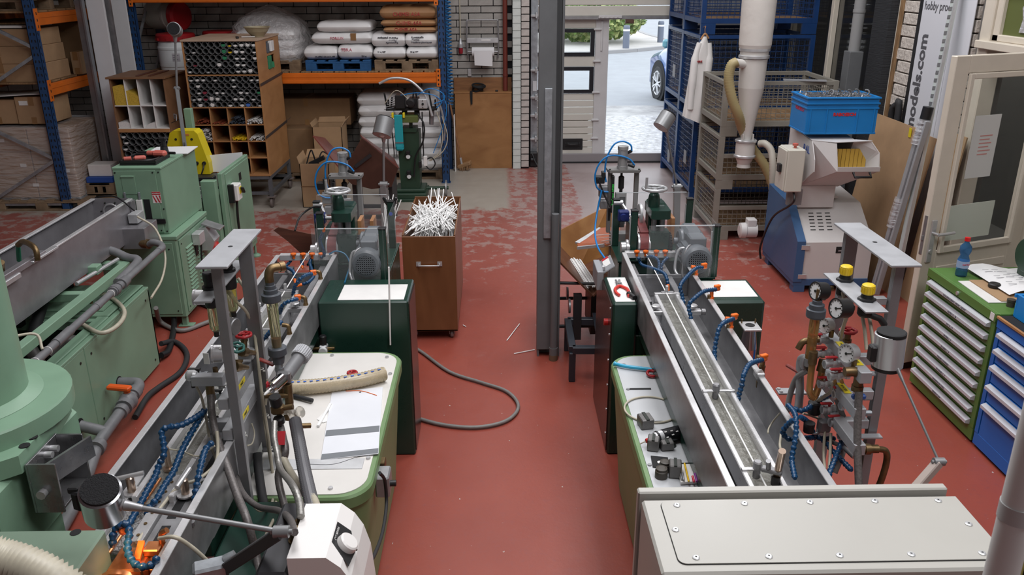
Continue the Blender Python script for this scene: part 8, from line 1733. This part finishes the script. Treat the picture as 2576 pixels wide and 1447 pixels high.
# ---- arm lamps: middle one and right one
armlamp('grey arm lamp with tilted head and white rod arm before the column machine',(-1.24,8.98,.0),(-1.235,9.0,.52),(-1.203,9.0,1.143),(-.25,-.55,-1),hr=.10,hl=.19,arm=.028,low=.07)
armlamp('grey arm lamp with tilted head at the right puller before the open doorway',(1.213,5.42,.97),at(1703,470,Y=5.42),at(1672,305,Y=5.3),(-.55,-.35,-.75),hr=.052,hl=.098,arm=.014,low=.042)
# MESH CAGES
cbl=mat('cage_blue_paint',(.006,.045,.17),.42,0,.15,6);cgy=mat('cage_grey_paint',(.25,.235,.20),.5,0,.12,6)
def cage(label,x0,y0,z0,w,d,h,m,leg,pitch,gate=1.,group=None,wire=.0035):
 t=thing('mesh_container',label,'cage',(x0,y0,z0),group)
 x1,y1,zb,zt=x0+w,y0+d,z0+leg,z0+h
 for x in (x0,x1-.05):
  for y in (y0,y1-.05): P('corner_post',t,m,(x-.002,x+.052,y-.002,y+.052,z0+leg,zt+.002));P('foot',t,m,(x+(0 if x==x0 else -.12),x+(.17 if x==x0 else .05),y,y+.05,z0,z0+leg))
 for nm,z,hh in (('base_rim',zb,.055),('top_rim',zt-.04,.04)):
  P(nm,t,m,(x0,x1,y1-.04,y1,z,z+hh));P(nm,t,m,(x0,x0+.04,y0,y1,z,z+hh));P(nm,t,m,(x1-.04,x1,y0,y1,z,z+hh))
  P(nm,t,m,(x0,x1,y0,y0+.04,z if nm=='base_rim' else zb+.05+(zt-zb-.09)*gate,(z if nm=='base_rim' else zb+.05+(zt-zb-.09)*gate)+hh))
 nb=6
 for i in range(nb): ya=y0+.04+(d-.08)*i/nb;P('floor_board',t,deckm,(x0+.04,x1-.04,ya,ya+(d-.08)/nb-.006,zb+.03,zb+.05))
 za,zz=zb+.055,zt-.04
 def panel(axis,c,a0,a1,ztop):
  q=MB();k=a0+pitch
  def bar(a,b_,e,f): q.b2(*((a,b_,c-wire,c+wire) if axis=='y' else (c-wire,c+wire,a,b_)),e,f)
  while k < a1: bar(k-wire*.7,k+wire*.7,za,ztop);k +=pitch
  k=za+pitch*.5
  while k < ztop: bar(a0,a1,k-wire*1.25,k+wire*1.25);k +=pitch
  q.obj('wire_mesh',m,t,kind='stuff')
 panel('y',y0+.02,x0+.05,x1-.05,zb+.05+(zt-zb-.09)*gate);panel('y',y1-.02,x0+.05,x1-.05,zz);panel('x',x0+.02,y0+.05,y1-.05,zz);panel('x',x1-.02,y0+.05,y1-.05,zz)
 return t
CG={}
for k,(yy,pos) in enumerate(((11.10,'far'),(10.10,'near'))):
 for l_ in range(3): CG[(k,l_)]=cage('blue wire mesh container, %s stack by the doorway, %s level' % (pos,('floor','middle','top')[l_]),2.39-.01*k,yy,l_*1.0,1.35,.95,.99,cbl,.12,.066,wire=.0026)
for l_ in range(3): cage('beige-grey wire mesh container, %s of the stack behind the cyclone' % ('lowest','middle','topmost')[l_],2.29,8.52,l_*.553,1.15,.92,.55,cgy,.10,.05,gate=(1. if l_==2 else .5),wire=.0028)
for z,y,k in ((.50,10.085,(1,0)),(1.45,11.08,(0,1)),(.3,11.08,(0,0))): MB().b2(2.372,2.376,y+.28,y+.42,z-.08,z+.08).obj('paper_card',mat('grey_card',(.35,.37,.4),.6),CG[k])
tag(MB().beam((2.90,8.60,1.663),(3.30,8.50,1.663),.09,.01).obj('steel_angle',galu_l),'short grey steel angle lying across the topmost beige container','angle')
MB().b2(2.95,3.03,10.085,10.095,1.2,1.5).obj('paper_card',white,CG[(1,1)])
# coat
ctt=thing('work_coat','white work coat with red logo hanging from the blue cages on a wooden hanger','coat',(2.37,10.25,1.05))
R=[];cc=at(1757,180,Y=9.92);ctt.location=(cc.x,9.92,1.05);cX=cc.x
for i in range(15):
 f=i/14;z=1.99-.95*f;hw_=.02+.085*min(1,f*4)+.028*f;dd=.05+.035*f;ox=.045-.06*f
 R.append([Vector((cX+ox+hw_*math.cos(a)*(1+.05*math.sin(7*a)*f),9.92+dd*math.sin(a)*(1+.3*math.sin(5*a+f*2)*f),z-.05*f*math.cos(a))) for a in [2*PI*k/36 for k in range(36)]])
coat=mat('white_cloth',(.80,.79,.77),.85,0,bump=.3,bscale=12)
q=MB();q.rings(R);q.obj('body',coat,ctt)
for s_ in (-1,1): q=MB();q.tube(sp([(cX+.04+s_*.05,9.91,1.92),(cX+.025+s_*.08,9.89,1.75),(cX+.0+s_*.075,9.87,1.4),(cX-.015+s_*.065,9.87,1.18)]),[.035]*6+[.045]*6+[.038]*7,12);q.obj('sleeve',coat,ctt)
text('logo','WERK',mat('logo_red',(.45,.02,.03),.5),ctt,(cX-.02,9.855,1.72),.03,FR,ext=.01)
q=MB();q.tube(sp([(cX-.0,9.92,1.96),(cX+.045,9.92,2.02),(cX+.09,9.92,1.97)]),.012,6);q.tube(sp([(cX+.045,9.92,2.02),(cX+.045,9.94,2.07),(cX+.06,9.98,2.10),(cX+.06,10.10,2.08)]),.004,5);q.obj('hanger',cw,ctt)
# CYCLONE
cy=thing('cyclone','white cyclone separator with cloth filter bag and beige hose, above the shredder','cyclone',(2.5,8.2,1.0))
wp_=mat('cyclone_white',(.60,.575,.54),.45,0,.05,4);band=steel
def ax_(py): return at(1898-(py-130)*.055,py,Y=8.2)
def rr_(px): return px*8.0/2109*.5
P0=ax_(130)
def zz_(py): return ax_(py).z
cxv=Vector((P0.x,8.2,0));xs_=cxv.x
def ll(q,prof,**k): q.lathe((xs_,8.2,0),[(r,zz_(y)) for r,y in prof],n=32,**k)
cl_=mat('filter_cloth',(.60,.57,.53),.9,0,bump=.4,bscale=10)
q=MB();ll(q,[(rr_(72),128),(rr_(80),112),(rr_(82),60),(rr_(84),0),(rr_(86),-300)]);q.obj('filter_bag',cl_,cy)
q=MB();ll(q,[(rr_(70),146),(rr_(70),126)]);q.obj('collar',wp_,cy)
for y in (124,142): q=MB();ll(q,[(rr_(70),y+5),(rr_(76),y+3),(rr_(76),y-3),(rr_(70),y-5)]);q.obj('clamp_band',band,cy)
q=MB();ll(q,[(rr_(24),352),(rr_(64),220),(rr_(68),148)]);q.obj('cone_body',wp_,cy)
q=MB();ll(q,[(rr_(36),420),(rr_(32),412),(rr_(46),396),(rr_(50),390),(rr_(50),352),(rr_(20),350)]);q.obj('outlet',wp_,cy)
for y in (354,392): q=MB();ll(q,[(rr_(50),y+4),(rr_(56),y+2),(rr_(56),y-2),(rr_(50),y-4)]);q.obj('clamp_band',band,cy)
for dx in (-.05,.05): P('fin',cy,wp_,(xs_+dx-.004,xs_+dx+.004,8.13,8.2,zz_(352),zz_(335)))
bh_=mat('beige_spiral_hose',(.36,.29,.14),.5);bh2=mat('light_spiral_hose',(.45,.42,.36),.5)
def rib(nm,pts,r,m):
 p_=sp(pts,14);q=MB();q.tube(p_,[r if i % 2 else r*.88 for i in range(len(p_))],12);q.obj(nm,m,cy)
q=MB();q.cyl((xs_-.1,8.15,zz_(160)),at(1848,158,Y=8.1),.042,n=14);q.obj('inlet_pipe',wp_,cy)
rib('spiral_hose',[at(1855,156,Y=8.1),at(1840,165,Y=8.1),at(1833,200,Y=8.1),at(1842,250,Y=8.1),at(1857,290,Y=8.12),at(1868,325,Y=8.2),at(1890,370,Y=8.32),at(1925,420,Y=8.3),at(1955,495,Y=8.2)],.05,bh_)
rib('return_hose',[at(1910,362,Y=8.15),at(1925,362,Y=8.1),at(1940,380,Y=8.05),at(1944,420,Y=8.0),at(1942,490,Y=8.0)],.036,bh2)
# SHREDDER
sd_=thing('shredder','blue and white plastic shredder with open feed hopper and switch box','machine',(2.95,7.4,0))
sbl=mat('shredder_blue',(.04,.105,.23),.42,0,.06,3);swh=mat('shredder_white',(.60,.58,.57),.42,0,.05,3)
Y0s,Y1s=6.97,7.86
prof=[(Y0s,.10),(Y0s,.46),(7.34,.72),(Y1s,.76),(Y1s,.10)]
q=MB();q.prism([(2.70,y,z) for y,z in prof],(.60,0,0));q.obj('white_body',swh,sd_)
q=MB();q.prism([(2.625,y-.02 if y < 7.5 else y,z+.015 if z > .2 else z) for y,z in prof],(.075,0,0));q.obj('blue_side',sbl,sd_)
P('plinth',sd_,sbl,(2.63,3.30,6.96,Y1s,.06,.12));
for x in (2.64,3.2): P('foot',sd_,sbl,(x,x+.1,6.96,7.06,0,.06),(x,x+.1,7.7,7.8,0,.06))
for z in (.13,.40): P('hinge',sd_,steel,(2.665,2.74,6.945,6.955,z,z+.04))
P('window_slot',sd_,blackm,(2.98,3.11,6.966,6.97,.36,.42));P('slot_plate',sd_,steel_d,(3.0,3.09,6.964,6.967,.375,.39))
sl=Vector((0,7.34-Y0s,.26)).normalized();nl=Vector((0,-sl.z,sl.y))
for i in range(6):
 for j in range(3): q=MB();q.box(Vector((2.80+.075*j+.004*i,Y0s,.46))+sl*(.14+.038*i)+nl*.002,(.045,.008,.004),RX((1,0,0),nl));q.obj('vent_slot',blackm,sd_)
P('lid_plate',sd_,swh,(2.72,3.12,7.40,7.8,.745,.765));P('lid_slot',sd_,blackm,(2.84,2.98,7.42,7.46,.764,.768))
q=MB();q.b2(2.70,3.02,7.25,7.62,.70,.90,.004);q.obj('neck',swh,sd_)
q=MB();A=[(7.28,.885),(6.93,1.10),(6.95,1.20),(7.05,1.34),(7.62,1.385),(7.62,.885)]
for x in (2.66,3.05): pass
q.prism([(2.68,y,z) for y,z in A],(.008,0,0));q.prism([(3.04,y,z) for y,z in A[3:]+[(7.28,.885)]],(.008,0,0));q.prism([(2.68,7.62,.885),(3.05,7.62,.885),(3.05,7.62,1.385),(2.68,7.62,1.385)],(0,-.008,0));q.prism([(2.68,7.28,.885),(3.05,7.28,.885),(3.24,6.93,1.10),(2.88,6.93,1.10)],(0,.01,.006));q.prism([(2.68,7.05,1.345),(3.05,7.05,1.345),(3.05,7.62,1.385),(2.68,7.62,1.385)],(0,0,-.008))
q.prism([(2.68,7.05,1.34),(2.68,7.28,.885),(2.88,6.93,1.10),(2.86,6.98,1.33)],(.008,0,0));q.prism([(3.05,7.05,1.34),(3.05,7.28,.885),(3.24,6.93,1.10),(3.235,6.96,1.25),(3.17,6.99,1.34)],(-.008,0,0));q.prism([(2.68,7.05,1.34),(2.86,6.98,1.335),(3.17,6.99,1.345),(3.05,7.05,1.345)],(0,0,.006));q.prism([(2.88,6.93,1.10),(3.24,6.93,1.10),(3.24,6.925,1.14),(2.88,6.925,1.14)],(0,-.006,0));q.obj('hopper',swh,sd_)
q=MB();q.tube([(3.02,6.93,1.09),(3.02,6.89,1.06),(3.16,6.89,1.06),(3.16,6.93,1.09)],.011,8);q.obj('hopper_handle',black,sd_)
for k in range(8): P('yellow_flap',sd_,mat('yellow_flap',(.62,.38,.06),.5),(2.88+.036*k,2.913+.036*k,7.05,7.056,1.08,1.27))
bx_=P('switch_box',sd_,mat('switch_box_beige',(.56,.54,.47),.4),(2.48,2.63,7.02,7.26,.90,1.27),bev=.008);P('box_lid',bx_,MATS['switch_box_beige'],(2.465,2.48,7.03,7.25,.91,1.26),bev=.004)
q=MB();q.lathe((2.56,7.1,1.27),[(.012,0),(.012,.02),(.024,.022),(.024,.04),(0,.045)],n=16);q.obj('stop_button',mat('stop_red',(.5,.12,.09),.45),bx_);P('main_switch',bx_,black,(2.44,2.465,7.10,7.16,1.06,1.13))
P('box_bracket',sd_,galu,(2.55,2.68,7.12,7.16,.76,.90))
text('lettering','RAL',mat('print_blue',(.02,.08,.35),.5),sd_,(2.677,7.15,1.25),.09,RX((0,-1,0),(-1,0,0)))
q=MB();q.lathe((2.40,7.95,.28),[(.05,0),(.075,.01),(.078,.06),(.07,.07),(.07,.17)],(1,0,0),22);q.b2(2.47,2.56,7.9,8.0,.33,.40,.006);q.obj('motor',swh,sd_)
tag(hose(None,[(2.58,7.08,.9),(2.57,7.0,.84),(2.57,7.1,.76),(2.55,7.45,.55),(2.55,7.7,.2),(2.58,7.75,.05)],.010,wireb,'power_cable'),'black power cable running down the blue side of the shredder','cable')
# crate
cr8=thing('plastic_crate','blue plastic crate filled with grey metal scrap on top of the shredder hopper','crate',(2.95,7.3,1.39));bc=mat('crate_blue',(.008,.19,.52),.4,0,.08,5)
a0,a1,b0,b1,z0,z1=2.62,3.22,7.08,7.48,1.39,1.70
for bb in ((a0,a1,b0,b0+.012),(a0,a1,b1-.012,b1),(a0,a0+.012,b0+.012,b1-.012),(a1-.012,a1,b0+.012,b1-.012)): P('wall',cr8,bc,(*bb,z0,z1),bev=.003)
P('base',cr8,bc,(a0+.02,a1-.02,b0+.02,b1-.02,z0-.004,z0+.01))
for z,o in ((z1-.015,.012),(z1-.06,.010),(z1-.10,.006),(z0+.0,.004)): P('rim',cr8,bc,(a0-o,a1+o,b0-o,b0,z,z+.014));P('rim',cr8,bc,(a0-o,a0,b0,b1+o,z,z+.014));P('rim',cr8,bc,(a1,a1+o,b0,b1+o,z,z+.014))
for x in (a0+.03,a0+.17,a0+.43,a1-.03): P('rib',cr8,bc,(x-.006,x+.006,b0-.006,b0,z0,z1-.1))
lr_=mat('print_red',(.55,.02,.03),.5);text('lettering','RABOESCH',lr_,cr8,(2.94,b0-.0015,z0+.165),.038,FR,bold=.002);text('lettering','RABOESCH',lr_,cr8,(a0-.0015,7.26,z0+.19),.042,RX((0,-1,0),(-1,0,0)))
q=MB();q.b2(a0+.02,a1-.02,b0+.02,b1-.02,z1-.06,z1-.03)
for k in range(420): q.box((rnd.uniform(a0+.03,a1-.03),rnd.uniform(b0+.03,b1-.03),z1-.02+rnd.uniform(0,.025)),(.03,.006,.005),Matrix.Rotation(rnd.uniform(0,3),3,'Z') @ RM(rnd.uniform(-40,40),'Y'))
tag(q.obj('metal_scrap',steel_d,None,None,None,'stuff'),'heap of small grey metal scrap in the blue crate','scrap')
for k in range(5): tag(MB().torus((2.85+.075*k,7.2+.03*(k % 2),z1+.02),(rnd.uniform(-1,1),-.6,rnd.uniform(0,.5)),.024,.008,12,6,0,4.5).obj('scrap_ring',mat('scrap_grey',(.16,.165,.17),.5,.3)),'curled scrap ring on the metal heap in the crate, %s from the left' % ('first','second','third','fourth','fifth')[k],'scrap')
# THINGS LEANING ON THE RIGHT WALL
def lean(nm,lab,cat,m,y0,y1,xb,xt,h,th=.012,dy=.0):
 q=MB();slab(q,[(xb,y0,0),(xb,y1,0),(xt,y1+dy,h),(xt,y0+dy,h)],th);return tag(q.obj(nm,m),lab,cat)
cs_=lean('cardboard_sheet','large brown cardboard sheet leaning on the wall right of the shredder','cardboard',card,7.08,8.0,3.42,3.62,1.42)
lean('cardboard_sheet','second cardboard sheet behind the large one, its edge bent forward','cardboard',card,6.9,7.9,3.47,3.66,1.38)
lean('board_sheet','pale narrow board with a dark corner, leaning behind the wrapped profile bundle','board',mat('pale_card',(.38,.25,.14),.8,0,.1,4),6.52,6.85,3.55,3.70,1.46)
MB().b2(3.60,3.606,7.22,7.26,1.33,1.41).obj('yellow_tag',yellowl,cs_)
pb=thing('profile_bundle','bundle of grey profiles with black end cap and clear wrap, leaning upright','bundle',(3.4,6.85,0))
A,B=Vector((3.36,6.93,0)),Vector((3.52,6.86,1.56))
q=MB();q.beam(A,B,.07,.05,up=(0,1,0),bev=.004);q.beam(A+Vector((0,-.05,0)),B+Vector((0,-.05,-.02)),.045,.03,up=(0,1,0),bev=.003);q.obj('profiles',galu_l,pb)
d_=(B-A).normalized();q=MB();q.cyl(B-d_*.02,B+d_*.09,.042,n=14);q.obj('end_cap',black,pb);q=MB();q.tube([B-d_*.22,B-d_*.1,B-d_*.01],[.055,.052,.05],14);q.tube([A+d_*.62,A+d_*.75,A+d_*.88],[.056,.06,.055],14);q.obj('clear_wrap',film2,pb)
sr=thing('slotted_rail','tall slotted galvanised rail leaning in front of the white banner','rail',(3.5,6.9,0));A,B=Vector((3.42,6.72,0)),Vector((3.69,7.02,2.75));u_=(B-A).normalized()
q=MB();q.beam(A,B,.085,.02,up=(1,0,0));q.obj('rail',mat('pale_zinc',(.55,.60,.58),.4,.2),sr);q=MB();q.beam(A+Vector((-.01,-.035,0)),B+Vector((-.01,-.035,0)),.018,.022,up=(1,0,0));q.obj('rail_lip',alu_l,sr)
for k in range(22): q=MB();q.beam(A+u_*(1.3+.062*k)+Vector((-.012,.016,0)),A+u_*(1.328+.062*k)+Vector((-.012,.016,0)),.042,.004,up=(1,0,0));q.obj('rail_slot',steel_d,sr)
bm=mat('banner_cloth',(.62,.63,.67),.6,0,bump=.25,bscale=3);dk=mat('banner_dark_print',(.09,.09,.10),.6)
bn2=thing('banner','white roll-up banner with grey lettering on the right block wall','banner',(3.76,7.45,.2))
P('cloth',bn2,bm,(3.752,3.758,7.13,7.68,.05,2.9));P('black_edge',bn2,black,(3.748,3.76,7.68,7.735,.05,2.9))
RB=RX((0,0,1),(-1,0,0));text('lettering','hnmodels.com',dk,bn2,(3.7505,7.56,1.66),.19,RB,ext=.0006,sx=.92,bold=.006);text('lettering','hobby prod',dk,bn2,(3.7505,7.42,2.405),.10,RX((0,-1,0),(-1,0,0)),ext=.0006,sx=.95,bold=.001)
tag(MB().b2(3.74,3.746,6.80,7.10,.25,2.8).obj('blank_banner',bm),'plain whitish banner sheet right of the slotted rail','banner')
tag(MB().b2(3.66,3.735,8.10,8.45,0,3.0).obj('ribbed_board',mat('black_ribbed',(.018,.02,.024),.6,0,bump=1,bscale=40,stretch=(.1,.1,6))),'tall black ribbed board at the window edge of the right wall','board')
tag(MB().b2(3.74,3.77,8.06,8.09,0,3.0).obj('brown_batten',deckm),'thin brown batten along the black ribbed panel','batten')
tag(MB().tube(sp([(3.74,7.86,.2),(3.72,7.86,1.2),(3.70,7.85,1.45),(3.71,7.80,1.52),(3.72,7.76,1.45),(3.73,7.76,.2)]),.03,8).obj('black_tube_loop',rubber),'black rubber tube loop standing against the block wall behind the cardboard','tube')
gp=thing('duct_post','grey square post with round grey duct on top, before the window','post',(3.62,8.72,0));P('square_post',gp,colm,(3.55,3.69,8.62,8.78,0,1.93),bev=.006);q=MB();q.cyl((3.62,8.7,1.93),(3.62,8.7,3.2),.055,n=20);q.cyl((3.62,8.7,2.30),(3.62,8.7,2.33),.06,n=20);q.obj('round_duct',mat('duct_grey',(.27,.27,.27),.45),gp)
# TOOL CABINETS
def toolcab(lab,y0,y1,m,hts,z1,slot):
 t=thing('drawer_cabinet',lab,'cabinet',(3.2,(y0+y1)/2,0));P('body',t,m,(2.875,3.55,y0,y1,.02,z1),bev=.004);P('plinth',t,m,(2.862,2.875,y0,y1,.02,.10));P('top_rail',t,m,(2.855,2.875,y0,y1,z1-.055,z1));P('side_rail',t,m,(2.86,2.875,y0,y0+.035,.1,z1-.05));P('side_rail',t,m,(2.86,2.875,y1-.035,y1,.1,z1-.05))
 z=z1-.06
 for k,h in enumerate(hts):
  d=P('drawer_front',t,m,(2.863,2.875,y0+.04,y1-.04,z-h+.004,z-.004));q=MB();hz=z-.006;q.prism([(2.863,y0+.045,hz),(2.835,y0+.045,hz-.012),(2.833,y0+.045,hz-.03),(2.863,y0+.045,hz-.036)],(0,y1-y0-.09,0));hb=q.obj('handle_bar',mat('handle_alu',(.55,.56,.60),.35,.3),d)
  if slot: text('lettering',('NOX REDUCERING  METRIC  ASSORT','MATEN 12 - 30','RVS 10 - 19','MATRIJS 6 - 9','KALIBERS 3 - 8','STEMPELS DIVERSEN','DOORNEN 2 - 7','ONDERDELEN VARIA','GEREEDSCHAP')[k],inkd,hb,(2.8335,(y0+y1)/2,hz-.021),.016,RX((0,-1,0),(-1,0,.1)))
  z -=h
 return t
gcb=mat('cabinet_green',(.085,.19,.04),.45);bcb=mat('cabinet_blue',(.006,.135,.50),.4)
g_=toolcab('green drawer cabinet with nine grey handle bars, bottle and papers on it',4.385,5.19,gcb,[.08]*8+[.10],.85,True)
q=MB();q.cyl((2.855,4.8,.82),(2.845,4.8,.82),.012,n=12);q.obj('lock',steel,g_);P('sticker',g_,white,(2.853,2.8552,4.40,4.44,.80,.845))
b_=toolcab('bright blue drawer cabinet beside the green one, black mat on top',3.3,4.365,bcb,[.10,.105,.125,.125,.26],.835,False)
P('wood_edge',b_,cw,(2.845,2.86,3.3,4.365,.835,.85));P('black_mat',b_,blackm,(2.86,3.55,3.3,4.365,.835,.848))
bo=thing('water_bottle','blue plastic water bottle with red cap on the green drawer cabinet','bottle',(2.985,5.03,.85));bp_=mat('bottle_blue_pet',(.10,.28,.55),.06,0,trans=.75,ior=1.2)
q=MB();q.lathe((2.985,5.03,.85),[(.03,0),(.036,.01),(.034,.06),(.036,.065),(.036,.11),(.024,.14),(.036,.17),(.034,.2),(.014,.225),(.014,.235)],n=24,soft=True);q.obj('bottle_body',bp_,bo);q=MB();q.cyl((2.985,5.03,1.085),(2.985,5.03,1.108),.017,n=16);q.obj('red_cap',mat('cap_red',(.6,.015,.015),.4),bo)
q=MB();q.lathe((2.985,5.03,.91),[(.0368,0),(.0368,.045)],n=24);q.obj('label_band',mat('bottle_label',(.3,.4,.6),.4),bo);text('lettering','WATER',lr_,bo,(2.985,4.992,.935),.014,FR)
tag(MB().prism([(2.91,4.92,.852),(2.90,4.55,.852),(3.03,4.55,.852),(3.05,4.92,.852)],(0,0,.004)).obj('white_board',white),'white board lying at the front edge of the green cabinet top','board')
tag(MB().prism([(2.98,4.92,.858),(2.98,4.56,.858),(3.2,4.56,.858),(3.2,4.92,.858)],(0,0,.004)).obj('brown_board',card),'brown cardboard piece lying on the white board under the papers','board')
tag(MB().lathe((3.06,4.78,.863),[(.03,0),(.036,.006),(.036,.022),(.03,.028),(0,.027)],n=20).obj('black_puck',black),'black round puck lying on the brown board','puck')
q=MB();R=[[Vector((3.06+.06*i,y,.875+.02*math.sin(i*.9)+.012*i*min(1,max(0,(4.95-y)/.15))*.6)) for y in (4.62,4.8,5.0,5.14)] for i in range(8)];q.rings(R,True,False,False,False);pp=q.obj('printed_papers',mat('paper',(.78,.78,.78),.7));tag(pp,'loose printed papers curling on the green drawer cabinet','papers')
for i in range(5):
 for j in range(3): q=MB();i_=i+1.2;pz=.877+.02*math.sin(i_*.9)+.012*i_*max(0,(4.95-(4.72+.13*j))/.15)*.6;q.box((3.06+.06*i_,4.72+.13*j,pz),(.05,.004,.001));q.box((3.06+.06*i_,4.76+.13*j,pz),(.04,.002,.001));q.obj('print_table',inkd,pp,kind='stuff')
for k in range(5): tag(MB().b2(3.07+.01*k,3.5,4.50+.022*(k % 3),4.52+.022*(k % 3),.853+.022*(k//3),.873+.022*(k//3),.002).obj('white_profile',strandm),'white plastic profile stacked before the papers, %s' % ('front bottom','middle bottom','back bottom','front top','middle top')[k],'profile')
for k,(x,y) in enumerate(((3.0,4.50),(3.02,4.44),(3.07,4.42),(3.1,4.46),(3.14,4.41),(3.05,4.48))): tag(MB().lathe((x,y,.85),[(.022,0),(.022,.03),(.024,.032),(.024,.045),(.012,.046)],n=16).obj('socket_bushing',rg),'dark round bushing on the green cabinet corner, %s' % ('left back','left front','centre front','centre back','right front','left middle')[k],'bushing')
bb=thing('small_bin','light blue plastic bin on the blue drawer cabinet at the right frame edge','bin',(3.2,4.2,.85));bcl=mat('bin_blue',(.01,.22,.60),.4)
for c in ((2.93,3.5,4.10,4.115),(2.93,3.5,4.34,4.355),(2.93,2.945,4.115,4.34),(3.485,3.5,4.115,4.34)): P('wall',bb,bcl,(*c,.852,.985))
P('rim',bb,bcl,(2.92,3.51,4.09,4.105,.965,.985),(2.92,3.51,4.35,4.365,.965,.985));P('base',bb,bcl,(2.93,3.5,4.1,4.355,.85,.858))
gr_=thing('bench_grinder','dark green bench grinder behind the papers at the right frame edge','grinder',(3.42,5.0,.85));q=MB();q.lathe((3.34,4.98,1.0),[(0,0),(.10,0),(.11,.01),(.11,.05),(0,.055)],(1,0,0),26);q.b2(3.36,3.46,4.9,5.06,.85,1.06,.01);q.obj('wheel_guard',sg,gr_);q=MB();q.lathe((3.40,4.96,.99),[(.05,0),(.075,.01),(.075,.14)],(1,0,0),20);q.obj('motor',blackm,gr_)
